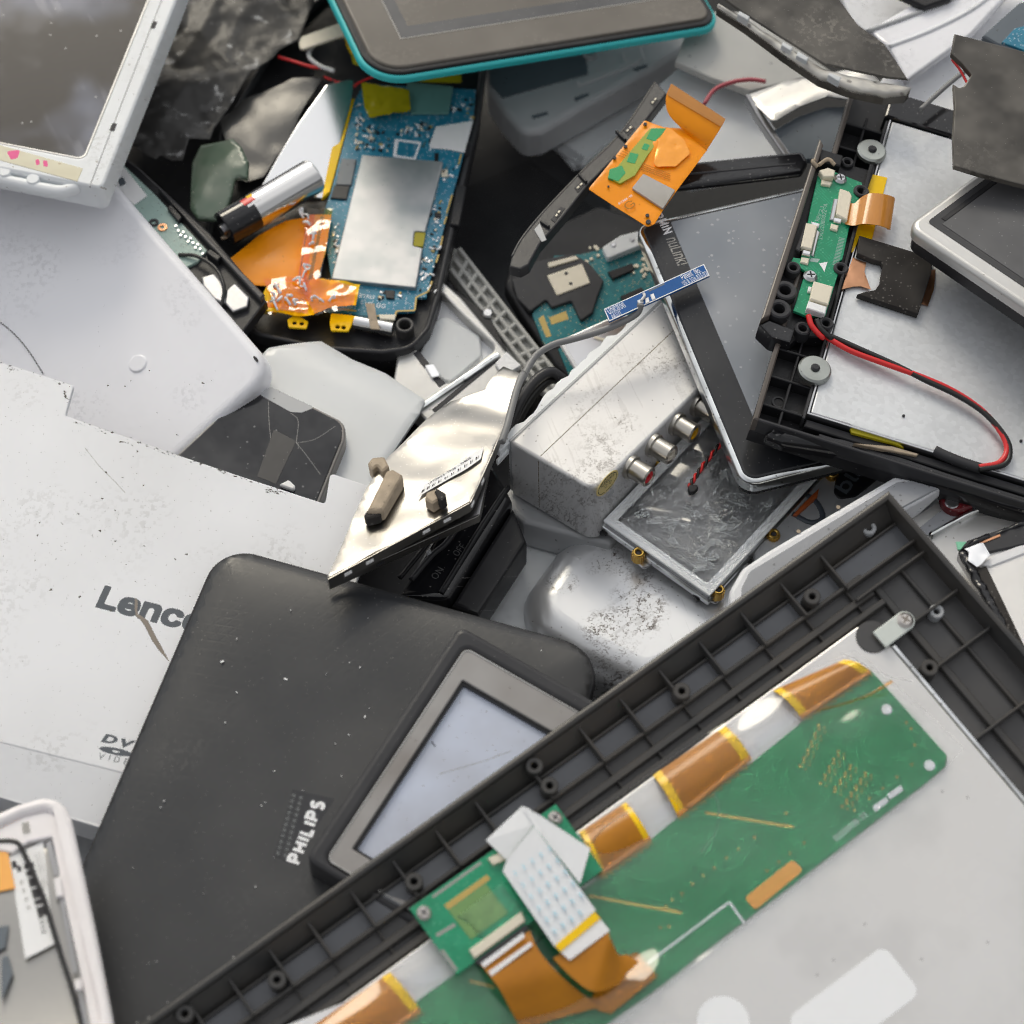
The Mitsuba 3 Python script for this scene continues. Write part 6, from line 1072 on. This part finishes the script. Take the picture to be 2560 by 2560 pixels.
for (x, y, k_, h) in ((535, 1140, .0034, .0020), (980, 1145, .0034, .0020), (460, 1350, .0052, .0034), (405, 1522, .0052, .0034), (625, 1705, .0036, .0014), (842, 1658, .0034, .0022), (1168, 428, .0036, .0020), (1040, 160, .0030, -.001)):
    put(th_, 'screw_boss', cyl(FH, FH.l(S3((x, y))[0], h), k_, -.005, h, k_ * .5, 22, .0006), 'gadget_dark', 30)
ms = [slab(FG, barp(l4(S3((955 - i * 3.2, 870 + i * 13)))[0], l4(S3((1010 - i * 3.2, 880 + i * 13)))[0], .0003), 0, .00008, 0) for i in range(20)]; put(gb, 'track_comb', merge(*ms), 'pcb_pale', kind='stuff')
a, b = l4(S3((800, 890), (850, 560))); put(gb, 'lettering', text(FG, '190210B0022-A', a, b, .0018), 'pcb_pale'); a, b = l4(S3((770, 720), (820, 580))); put(gb, 'lettering', text(FG, 'REV 2.1', a, b, .0016), 'pcb_pale')
put(gb, 'printed_cross', slab(FG, l4(S3((770, 1110), (850, 1095), (820, 1190), (800, 1150))), 0, .0001, 0), 'print_white'); put(gb, 'printed_band', slab(FG, l4(S3((700, 1060), (780, 1070), (760, 1100), (680, 1090))), 0, .00009, 0), 'pcb_pale')
for q in (((720, 190), (690, 230), (740, 270)), ((750, 240), (830, 210), (900, 250))): put(th_, 'bare_wire', tube(FH.w(np.c_[l3(S3(*q)), [.003, .005, .004]]), .0009, 7), 'foam_tan', True)
# brown flex loop
ha, px_a, px_b = [.0036, .0050, .0062, .0086, .0092, .0062, .003], ((1050, 545), (1100, 555), (1165, 500), (1250, 462), (1380, 470), (1470, 505), (1440, 560)), ((1015, 745), (1070, 760), (1120, 757), (1190, 745), (1330, 760), (1425, 795), (1400, 790))
tf = thing('flex_loop', 'curled copper-brown flex ribbon bridging from the green driver board to the metal back', 'flex cable')
put(tf, 'ribbon', ribbon(F.w(np.c_[[F.l(S3(p)[0], h) for p, h in zip(px_a, ha)], ha]), F.w(np.c_[[F.l(S3(p)[0], h) for p, h in zip(px_b, ha)], ha]), .0003, 8), 'flex_tan', True)
k = single('yellow_tape_strip', slab(F, L(S3((1268, 290), (1402, 320), (1252, 925), (1135, 895), (1085, 1015), (1040, 1000), (1190, 500))), .0003, .0007, .0001), 'kapton', 'strip of translucent yellow tape on the galvanised metal back beside the green driver board', 'tape')
tp = thing('foam_pad', 'square black foam pad with a torn notch and copper tape, on the galvanised back', 'foam pad')
put(tp, 'foam', slab(F.up(.0006), rnd(L(S3((1130, 895), (1808, 1100), (1795, 1240), (1672, 1625), (1110, 1440), (1180, 1418), (1275, 1400), (1325, 1330), (1335, 1245), (1350, 1180), (1335, 1140), (1250, 1120), (1110, 1060))), 0), 0, .0030, .0003), 'foam_black')
put(tp, 'copper_tape', sheet(F.up(.0010), L(S3((1078, 1075), (1205, 1115), (1185, 1205), (1245, 1370), (1150, 1340), (1090, 1340), (972, 1372), (1035, 1190))), .002, lambda x, y: .0010 * meshkit.fbm(np.c_[x * 200, y * 200, 0 * x], 3, 3), .0002), 'copper', True); put(tp, 'copper_tape', sheet(F.up(.0010), L(S3((1700, 1200), (1848, 1178), (1830, 1370), (1775, 1518), (1690, 1490))), .002, lambda x, y: .0006 * meshkit.fbm(np.c_[x * 200, y * 200, 0 * x], 3, 4), .0002), 'copper', True)
# red and black wire loop
tw = thing('wire_pair', 'red and black wire pair looping over the galvanised metal back', 'wire')
for nm, m, q0, q in (('red_wire', 'wire_red', S3((672, 1592), (705, 1690), (800, 1795)), ((860, 85), (1000, 165), (1200, 240), (1400, 312), (1560, 385), (1700, 480), (1800, 590), (1840, 690), (1800, 765), (1690, 790))),
                     ('black_wire', 'wire_black', S3((748, 1630), (790, 1720), (880, 1800)), ((905, 92), (1060, 160), (1250, 245), (1400, 322), (1575, 405), (1720, 500), (1825, 620), (1856, 705), (1825, 775), (1690, 803)))):
    px = q0 + T21(*q); h = [.006, .0055, .004] + [.0028, .0034, .004, .0042, .0042, .004, .0036, .003, .0024, .0012]
    put(tw, nm, tube(F.w(np.c_[[F.l(p, z) for p, z in zip(px, h)], h]), .00125, 10), m, True)
px = T21((1700, 797), (1600, 765), (1500, 725), (1450, 700)); put(tw, 'sleeve', tube(F.w(np.c_[[F.l(p, -.0005) for p in px], np.full(4, -.0005)]), .0024, 10), 'gadget_dark', True)

# ================================================================ framed screen at the right edge
A, B, D = T20((1296, 1208))[0], T20((1932, 1640))[0], T20((1690, 925))[0]
F = fit(A, B, D, 0.085, lam=.35); L = F.L; b, d = F.l(B), F.l(D); sg = 1 if d[1] > 0 else -1
mk = lambda x0, y0, x1, y1, r=0.0, n=6: rect(x0, min(y0 * sg, y1 * sg), x1, max(y0 * sg, y1 * sg), r, n)
t = thing('silver_screen_unit', 'silver framed grey screen unit at the right edge, tilted on the galvanised monitor back', 'screen')
BX, BY = .19, .115
put(t, 'bezel', slab(F, mk(0, 0, BX, BY, .007), -.006, 0, .0026, 5), 'bezel_silver', 40); put(t, 'base', slab(F, mk(.001, .001, BX - .001, BY - .001, .006), -.013, -.0055, .0006), 'black_plastic')
i0 = F.l(T20((1412, 1192))[0]); x0, y0 = i0[0], abs(i0[1])
put(t, 'recess', slab(F, mk(x0, y0, BX - .006, BY - .006, .002), 0, .00025, 0), 'gadget_dark'); put(t, 'screen', slab(F, mk(x0 + .0055, y0 + .0035, BX - .01, BY - .010), .00025, .0005, 0), 'screen_dark'); put(t, 'recess_bar', slab(F, mk(x0 + .0030, y0 + .0060, x0 + .0052, BY - .012), .00025, .0006, 0), 'black_plastic')
# dark brown broken plate
F = flat(T20((1750, 600))[0], T20((1932, 620))[0], 0.100, (0.0, 0.15)); L = F.L
single('brown_plate', slab(F, L(T20((1560, 180), (1700, 215), (1990, 290), (2200, 500), (2200, 1060), (1860, 975), (1690, 930), (1555, 888), (1550, 735), (1560, 560), (1552, 450), (1585, 470), (1610, 460), (1650, 400), (1600, 340), (1540, 285))), -.003, 0, .0006, 2), 'brown_panel', 'dusty dark brown broken plate with a notched left side, at the upper right edge', 'broken plate', 30)
single('red_sliver', tube(F.w(np.c_[L(T20((1555, 290), (1600, 350), (1640, 425))), np.full(3, -.004)]), .0006, 6), 'wire_red', 'thin red sliver in the notch of the dark brown plate', 'sliver', True)
# broken shell with a whitish rim
F = flat(T20((800, 250))[0], T20((1300, 450))[0], 0.085, (-0.02, 0.10)); L = F.L
t = thing('broken_shell', 'dusty dark brown shell fragment with a chipped whitish rim, top right of centre', 'shell fragment')
top = L(T20((230, -120), (900, -120), (945, 0), (1040, 130), (1180, 230), (1250, 330), (1310, 425), (1200, 415), (1030, 380), (860, 342), (760, 280), (600, 180), (430, 70), (330, 0)))
put(t, 'skin', slab(F, top, -.001, 0, .0005), 'brown_panel'); low = L(T20((300, 0), (430, 75), (600, 190), (760, 290), (860, 355), (1030, 395), (1200, 430), (1330, 455), (1310, 480), (1190, 490), (1000, 450), (840, 390), (650, 260), (450, 110), (290, 5)))
put(t, 'chipped_rim', sheet(F.up(-.0012), low, .003, lambda x, y: .0016 * meshkit.fbm(np.c_[x * 150, y * 150, 0 * x], 3, 4) - .002, .003), mat('chipped_cream', worn((.62, .60, .55), (.12, .11, .10), 260, .25, 120, .8), .6), True)
lowd = L(T20((1190, 480), (1330, 460), (1310, 500), (1260, 530), (1160, 520), (1000, 470), (840, 400), (650, 270), (500, 150), (640, 250), (850, 380), (1000, 440))); put(t, 'dark_underside', slab(F, low, -.010, -.004, .0005), 'brown_panel')
for q in (((640, 225), (690, 255), (680, 275), (630, 245)), ((720, 275), (775, 310), (765, 330), (710, 300)), ((890, 390), (950, 415), (940, 440), (880, 405)), ((405, 60), (460, 90), (450, 110), (395, 80))): put(t, 'clip_gap', slab(F, L(T20(*q)), -.004, .0004, .0003), 'grey_plate')
# bent silver bezel with a dark screen
F = flat(T20((800, 600))[0], T20((1000, 500))[0], 0.034, (0.0, 0.05)); L = F.L
t = thing('bent_bezel', 'bent bright silver bezel over a dark screen, behind the top of the monitor frame', 'bezel')
put(t, 'bezel', sheet(F, rnd(L(T20((440, 490), (640, 420), (1060, 380), (1160, 470), (1120, 530), (1000, 560), (870, 545), (720, 600), (580, 685))), .002), .004, lambda x, y: .004 * np.cos((y) * 90), .0012), 'bezel_silver', True)
put(t, 'side_rail', slab(F, L(T20((435, 500), (460, 495), (690, 830), (650, 840), (500, 620))), -.006, -.0005, .001, 2), 'steel_dark', 30); put(t, 'dark_screen', slab(F, L(T20((580, 690), (720, 610), (870, 560), (1120, 550), (980, 840), (690, 840))), -.005, -.002, .0004), 'slate')
# pale sheets behind
for i, (z, sl, q, m, lab, cat, nm) in enumerate((
    (-0.004, (0, 0), ((-60, 480), (120, 330), (460, 340), (520, 560), (720, 900), (150, 1000), (-100, 940)), 'grey_plate', 'flat pale grey panel behind the orange flex circuit', 'panel', 'grey_backing'),
    (0.010, (0, .05), ((60, 330), (160, 60), (420, 60), (900, 380), (460, 490), (260, 420)), 'rib_grey', 'shaded dull grey panel under the chipped whitish rim of the shell fragment', 'panel', 'shaded_backing'),
    (0.040, (0, .0), ((900, -160), (2400, -160), (2300, 600), (1560, 660), (1120, 500), (1250, 300), (1000, 100)), 'white_matt', 'large white panel lying in the top right corner', 'panel', 'white_backing'))):
    F = flat(T20(q[0])[0], T20(q[1])[0], z, sl); single(nm, slab(F, F.L(T20(*q)), -.004, 0, .0006), m, lab, cat)
F = flat(T20((1200, 200))[0], T20((1500, 100))[0], 0.052, (0, .02)); L = F.L
t = thing('stepped_cover', 'white stepped plastic panel with a long ridge, in the top right corner', 'panel')
put(t, 'panel', slab(F, L(T20((1100, 160), (1640, -160), (1960, -160), (1650, 180), (1300, 430), (1210, 250))), -.004, 0, .0012, 3), 'white_gloss', 30); put(t, 'ridge', tube(F.w(np.c_[L(T20((1210, 250), (1420, 170), (1640, 60), (1800, -60))), np.full(4, .0002)]), .0010, 8), 'white_matt', True); put(t, 'ridge', tube(F.w(np.c_[L(T20((1090, 170), (1290, 100), (1560, -10), (1700, -100))), np.full(4, .0002)]), .0012, 8), 'mid_grey', True)
single('dark_corner_box', slab(F.up(.004), F.L(T20((1220, -200), (1700, -200), (1540, -10), (1400, 38), (1180, -60)), .004), -.003, 0, .001), 'black_plastic', 'black plastic edge at the very top above the white stepped panel', 'box')
F = flat(T20((1800, 150))[0], T20((1932, 50))[0], 0.075, (0, .05)); L = F.L
t = thing('dark_slate_board', 'dark grey board with a pale blue circuit scrap at the top right edge', 'board')
put(t, 'board', slab(F, L(T20((1710, 190), (1910, 10), (2200, -40), (2200, 500), (1900, 300))), -.006, 0, .0008), 'slate'); put(t, 'blue_scrap', slab(F, L(T20((1810, 235), (1880, 160), (1960, 140), (1990, 300))), 0, .0012, .0003), 'pcb_blue')
px = T20((1375, 590), (1450, 520), (1540, 440), (1610, 385)); F = flat(px[0], px[3], .07); single('grey_lead', tube(F.w(np.c_[F.L(px), np.full(4, 0.0)]), .0012, 8), 'cable_grey', 'thin dark grey wire leading to the notch of the dark brown plate', 'wire', True)
px = T20((215, 565), (270, 490), (360, 450), (460, 435), (545, 445)); F = flat(px[0], px[3], .012); single('pink_lead', tube(F.w(np.c_[F.L(px), np.full(5, 0.001)]), .0011, 8), mat('dull_red', (.40, .07, .09), .5), 'dull red wire lying on the pale grey panel right of the orange flex circuit', 'wire', True)

# ================================================================ right of centre, under the large monitor
F = flat(T21((700, 1250))[0], T21((1200, 880))[0], 0.048, (0, 0)); L = F.L
t = thing('white_rim_device', 'grey device with a rounded off-white rim, running under the corner of the large monitor', 'device')
Pw = L(T21((355, 1640), (352, 1450), (420, 1330), (560, 1235), (1240, 835), (1330, 850), (1500, 895), (1290, 1020), (1100, 1150), (700, 1700))); Pw = rnd(Pw, [0, .006, .008, .006, .002, 0, 0, 0, 0, 0], 5)
put(t, 'rim', slab(F, Pw, -.012, 0, .002, 4), 'white_matt', 40); put(t, 'face', slab(F, rnd(L(T21((412, 1640), (415, 1440), (460, 1350), (560, 1290), (1250, 872), (1330, 865), (1470, 905), (1280, 1010), (1090, 1140), (700, 1680))), [0, .005, .005, .004, 0, 0, 0, 0, 0, 0]), -.004, .0006, .0004), mat('cool_grey', worn((.30, .31, .33), (.1, .1, .1), 420, .15, 40, .1), .4))
for p in ((935, 1005), (722, 1135)): put(t, 'rust_spot', slab(F, circ(L(T21(p))[0], .0009, 9), 0, .00025, 0), 'foam_tan')
F = flat(T21((1500, 1050))[0], T21((1800, 850))[0], 0.036, (0.03, 0)); L = F.L
t = thing('silver_player_base', 'silver plate with chrome rails and a round dark red pad, below the galvanised monitor', 'player base')
put(t, 'plate', slab(F, L(T21((1200, 880), (2100, 820), (2400, 1500), (1500, 1700), (1100, 1150))), -.006, 0, .0006), 'bezel_silver')
for a, b, w_ in (((1250, 1030), (1530, 880), .0042), ((1430, 1165), (1800, 960), .0026)):
    put(t, 'rail', slab(F, barp(*L(T21(a, b)), w_), 0, .0030, .0012, 4), 'chrome', 30)
for q in (((1330, 1150), (1430, 1070), (1640, 900), (1720, 930), (1440, 1160)),): put(t, 'inner_tray', slab(F, L(T21(*q)), .0001, .0004, 0), 'cool_grey')
pp = put(t, 'red_pad', slab(F, rnd(L(T21((1468, 960), (1500, 890), (1640, 880), (1760, 940), (1650, 1030), (1560, 1065), (1490, 1030))), [.006, .006, .002, .002, .004, .006, .006], 6), .0004, .0046, .0010, 3), 'maroon', 30); put(pp, 'silver_disc', cyl(F, F.l(T21((1545, 980))[0], .0046), .0030, .004, .0050, 0, 30, .0004), 'steel', 30)
# dark badge piece with raised letters and orange tab
F = flat(T21((900, 1000))[0], T21((1100, 850))[0], 0.006, (0, 0)); L = F.L
t = thing('printed_case', 'grey printed case with a dark badge and navy curve, beside the broken display', 'case')
put(t, 'case', slab(F, L(T21((480, 1250), (700, 820), (1250, 700), (1300, 850), (700, 1250), (500, 1420))), -.01, 0, .001), 'mid_grey')
bg = put(t, 'badge', slab(F, rnd(L(T21((910, 930), (930, 800), (1160, 740), (1180, 830), (1030, 950), (940, 965))), .003), 0, .0008, .0004), 'black_plastic', 30)
a, b = L(T21((975, 940), (1090, 800))); put(bg, 'lettering', text(F, 'blu', a, b, .0062, .0008, bold=True), 'slate')
put(t, 'navy_curve', tube(F.w(np.c_[L(T21((770, 940), (820, 980), (850, 1040), (840, 1075), (780, 1085), (690, 1040))), np.full(6, -.0008)]), .0016, 8), 'print_slate', True)
put(t, 'orange_tab', slab(F, L(T21((690, 1055), (750, 990), (830, 915), (820, 960), (710, 1060))), 0, .002, .0004), mat('rust_tab', (.40, .09, .02), .4))
# cracked display at the right edge
F = flat(T21((1700, 1350))[0], T21((1932, 1280))[0], 0.052, (0.05, 0.0)); L = F.L
t = thing('cracked_display', 'black edged display panel with a torn silver corner and copper strip, at the right edge', 'display panel')
put(t, 'panel', slab(F, L(S6((1365, 970), (1500, 905), (2100, 640), (2300, 1900), (2000, 1960))), -.006, 0, .0006), 'aluminium')
put(t, 'black_edge', slab(F, L(S6((1560, 1110), (1605, 1100), (2000, 1930), (1900, 1900), (1480, 1080))), -.004, .0016, .0006), 'foam_black'); put(t, 'black_edge', slab(F, L(S6((1370, 970), (1440, 880), (2000, 690), (2000, 900), (1620, 985), (1560, 900), (1400, 970))), -.004, .0014, .0005), 'gadget_dark')
put(t, 'glue_bead', sheet(F, L(S6((1365, 980), (1430, 960), (1480, 1080), (1600, 1280), (1800, 1650), (1960, 1930), (1900, 1930), (1700, 1600), (1500, 1250), (1420, 1100))), .002, lambda x, y: .0045 * meshkit.fbm(np.c_[x * 260, y * 260, 0 * x], 3, 2), .002), 'black_gloss', True); put(t, 'glue_bead', sheet(F, L(S6((1370, 970), (1480, 900), (1600, 830), (1800, 760), (2000, 690), (2000, 730), (1800, 790), (1620, 860), (1500, 930))), .002, lambda x, y: .0045 * meshkit.fbm(np.c_[x * 260, y * 260, 0 * x], 3, 5), .002), 'black_gloss', True)
put(t, 'silver_tape', sheet(F.up(.0016), L(S6((1410, 975), (1540, 930), (1570, 925), (1600, 975), (1630, 1030), (1560, 1100), (1520, 1130), (1440, 1070), (1450, 1000))), .002, lambda x, y: .003 * meshkit.fbm(np.c_[x * 160, y * 160, 0 * x], 3, 2), .0002), 'foil', True)
put(t, 'copper_strip', slab(F, L(S6((1540, 905), (1720, 830), (1725, 850), (1560, 915))), .0014, .0019, .0001), 'copper'); put(t, 'white_band', slab(F, L(S6((1560, 1090), (1640, 1020), (2000, 870), (2000, 960), (1640, 1100))), 0, .0009, .0003), 'plate_white')
single('green_scrap', slab(F, F.L(S6((1345, 875), (1500, 880), (1400, 945), (1360, 945))), -.001, 0, .0001), 'lamp_green', 'small flat green triangle at the corner of the cracked display panel', 'scrap')
# ================================================================ centre: card tray device, ribbed keyboard frame, pale plate, cracked phone, cables
F = flat(T11((500, 700))[0], T11((1000, 300))[0], -0.016, (0.0, 0.04)); L = F.L
t = thing('silver_tray', 'silver device shell with a recessed rounded tray and chrome edge, mid pile', 'device shell')
put(t, 'shell', slab(F, L([T11((380, 420))[0], T11((420, 150))[0], T11((600, -260))[0], T11((760, -120))[0], T11((1000, 170))[0], T11((1080, 260))[0], T11((590, 560))[0], T11((520, 490))[0]]), -.012, 0, .0012, 3, holes=[rnd(L(T11((470, 60), (620, -180), (760, -30), (950, 150), (690, 350), (560, 240))), .004)]), 'bezel_silver', 30)
put(t, 'recess', slab(F, L(T11((440, 60), (620, -210), (770, -60), (980, 160), (690, 390), (540, 250))), -.012, -.0060, 0), 'white_matt'); put(t, 'inner_pad', slab(F, rnd(L(T11((530, 160), (640, -60), (860, 60), (870, 170), (690, 320), (590, 240))), .004), -.006, -.0035, .001, 3), 'grey_plate', 30)
put(t, 'chrome_edge', slab(F, barp(*L(T11((520, 490), (960, 190))), .0032), 0, .0016, .0008, 3), 'chrome', 30); put(t, 'slot', slab(F, barp(*L(T11((610, 490), (955, 205))), .0022), -.001, .0004, 0), 'print_black')
put(t, 'latch_gap', slab(F, rnd(L(T11((500, 180), (530, 165), (590, 240), (560, 260))), .0005), -.001, .0003, 0), 'print_black'); put(t, 'latch_gap', slab(F, rnd(L(T11((600, 310), (630, 300), (675, 340), (640, 362))), .0005), -.001, .0003, 0), 'print_black'); put(t, 'latch', slab(F, rnd(L(T11((560, 250), (610, 240), (650, 310), (600, 320))), .001), 0, .0016, .0006, 2), 'foil', 30)
single('white_square', slab(F, L(T11((940, 245), (1000, 180), (1080, 255), (985, 315))), 0.0004, .0020, .0004), 'label_white', 'small white square of plastic on the corner of the silver tray device', 'plastic square')
F = flat(T10((900, 1600))[0], T10((1200, 1900))[0], -0.026, (0, 0.05)); L = F.L
t = thing('ribbed_frame', 'grey plastic frame with raised cell ribs, crossing between the opened tablet and silver tray', 'plastic frame')
Pk = L(T10((700, 1300), (770, 1330), (1000, 1680), (1260, 1940), (1330, 2170), (1200, 2080), (1000, 1960), (880, 1700), (690, 1450)))
put(t, 'base', slab(F, Pk, -.008, -.003, .0008, 2), 'rib_grey', 30); 
for s_ in np.linspace(0.08, .92, 10):
    a = np.array([745, 1340]) + s_ * np.array([560, 720]); b = np.array([700, 1440]) + s_ * np.array([500, 640]); put(t, 'cross_rib', slab(F, barp(*L(T10(a, b)), .0022), -.003, .0004, .0005), 'rib_grey')
for o in ((745, 1330), (722, 1390), (700, 1440)): put(t, 'long_rib', slab(F, barp(*L(T10(o, (o[0] + 545, o[1] + 700))), .0022), -.003, .0004, .0005), 'rib_grey')
put(t, 'black_strip', slab(F, rnd(L(T10((680, 1490), (720, 1560), (900, 1690), (960, 1800), (1010, 1900), (960, 1930), (850, 1780), (690, 1620))), .001), -.004, .0016, .0006), 'black_plastic', 30); put(t, 'rivet', cyl(F, F.l(T10((900, 1695))[0]), .0028, .0014, .0030, 0, 18, .0008), 'steel', 30)
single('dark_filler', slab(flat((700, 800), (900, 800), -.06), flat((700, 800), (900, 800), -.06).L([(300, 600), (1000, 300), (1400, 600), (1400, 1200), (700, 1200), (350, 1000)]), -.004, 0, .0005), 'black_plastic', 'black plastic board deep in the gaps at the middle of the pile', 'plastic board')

F = flat(T11((100, 400))[0], T11((500, 400))[0], -0.004, (0.0, 0.0)); L = F.L
Pp = L([T01((1440, 150))[0], T01((1720, 90))[0], T11((170, 190))[0], T11((350, 260))[0], T11((565, 410))[0], T11((530, 500))[0], T11((365, 750))[0], T11((230, 1000))[0], T11((-200, 1000))[0], T01((1200, 400))[0]])
nrm = unit(np.array([0.55, 0.8]))
c0_, ax_ = L([T11((390, 290))[0]])[0], unit(L([T11((560, 415))[0]])[0] - L([T01((1720, 120))[0]])[0]); pn = np.array([-ax_[1], ax_[0]]); 
if (L([T11((450, 100))[0]])[0] - c0_) @ pn < 0: pn = -pn
def roll(x, y):
    s_ = np.maximum((np.c_[x, y] - c0_) @ pn + .020, 0); return -9.0 * s_ ** 2
single('pale_plate', sheet(F, rnd(Pp, [0, 0, .001, .001, .002, .001, .001, 0, 0, 0]), .004, roll, .0022), 'grey_plate', 'smooth pale grey plate with a rolled upper edge, between white lid and silver tray', 'plate', True)
F = flat(T01((1400, 600))[0], T01((1800, 700))[0], 0.004, (0.0, 0.0)); L = F.L
t = thing('cracked_phone', 'dark phone with a cracked dusty glass face and rounded corner, under the white lids', 'phone')
Pc = rnd(L(T01((900, 760), (1330, 360), (1480, 360), (1690, 462), (1855, 545), (1850, 640), (1720, 960), (1600, 1250), (1000, 1100))), [0, 0, .004, .01, .010, .010, .006, 0, 0], 6)
put(t, 'edge', slab(F, Pc, -.010, -.0008, .0012, 3), 'gadget_bezel', 40); put(t, 'glass', slab(F, inset(ccw(Pc), .0014), -.002, 0, .0005, 2), 'dusty_glass', 30)
put(t, 'grey_band', slab(F, rnd(L(T01((1390, 400), (1450, 360), (1690, 470), (1620, 498), (1560, 495))), .001), 0, .0002, 0), 'mid_grey'); put(t, 'film_scrap', slab(F, L(T01((1470, 590), (1590, 650), (1480, 880), (1380, 840))), 0, .0002, 0), 'gadget_dark')
for q in (((1440, 430), (1445, 560), (1460, 700)), ((1590, 660), (1640, 720), (1720, 830)), ((1470, 600), (1590, 655), (1600, 690)), ((1560, 500), (1600, 540), (1590, 660)), ((1590, 660), (1690, 640), (1800, 570))): put(t, 'crack', tube(F.w(np.c_[L(T01(*q)), np.full(3, .0000)]), .00013, 5, 4), 'print_grey')
put(t, 'white_chip', slab(F, rnd(L(T01((1500, 895), (1550, 868), (1585, 900), (1580, 925), (1510, 900))), .001), 0, .002, .0006), 'label_white')
# ribbon cables looping behind the speaker
for q, m, r_, z, lab in ((S4((1180, 960), (1280, 720), (1400, 560), (1530, 480), (1640, 500)), 'gadget_dark', .0024, .012, 'flat dark grey cable arching against the back of the speaker box'), (S4((1210, 940), (1330, 740), (1430, 620), (1540, 540), (1650, 520)), 'wire_black', .0022, .006, 'black cable arching just inside the dark grey one behind the speaker')):
    Fq = flat(q[0], q[-1], z); single('arched_cable', tube(Fq.w(np.c_[Fq.L(q), [0, .004, .006, .006, .002]]), r_, 10), m, lab, 'cable', True)
F = flat(S4((1350, 600))[0], S4((1500, 450))[0], -.004, (0, .0)); L = F.L
single('tan_card', slab(F, L(S4((1290, 670), (1310, 580), (1420, 490), (1540, 450), (1500, 540), (1380, 640))), -.001, 0, .0002), 'foam_tan', 'tan card scrap inside the cable arch behind the speaker box', 'card'); single('grey_pouch', slab(F, rnd(L(S4((1240, 960), (1330, 760), (1480, 600), (1570, 560), (1580, 640), (1400, 860))), .003), -.012, -.002, .004, 4), 'slate', 'dark slate pouch between the arched cables and the speaker box', 'pouch', 30)
single('white_clip', merge(slab(F.up(.03), F.L(S4((1120, 1010), (1175, 975), (1215, 1000), (1180, 1040), (1130, 1040)), .03), -.004, 0, .0005), slab(F.up(.03), F.L(S4((1095, 1120), (1185, 1030), (1200, 1045), (1110, 1140)), .03), -.003, 0, .0005)), 'white_frame', 'small broken white plastic clip at the corner of the speaker box', 'clip')
F = flat(T02((300, 900))[0], T02((500, 900))[0], -.02); L = F.L
single('shiny_sheet', slab(F, L(T02((-300, 700), (560, 800), (560, 1250), (300, 1400), (-300, 1300))), -.002, 0, .0003), 'galvanised', 'strip of shiny metal sheet between the white tablet shell and the black lid', 'metal sheet')
F = flat(T02((0, 760))[0], T02((100, 780))[0], .004); single('black_wedge', slab(F, F.L(T02((-200, 600), (80, 700), (400, 830), (300, 900), (-200, 900))), -.006, 0, .0005), 'black_plastic', 'black wedge showing under the bent lower edge of the pale grey lid', 'plastic wedge')
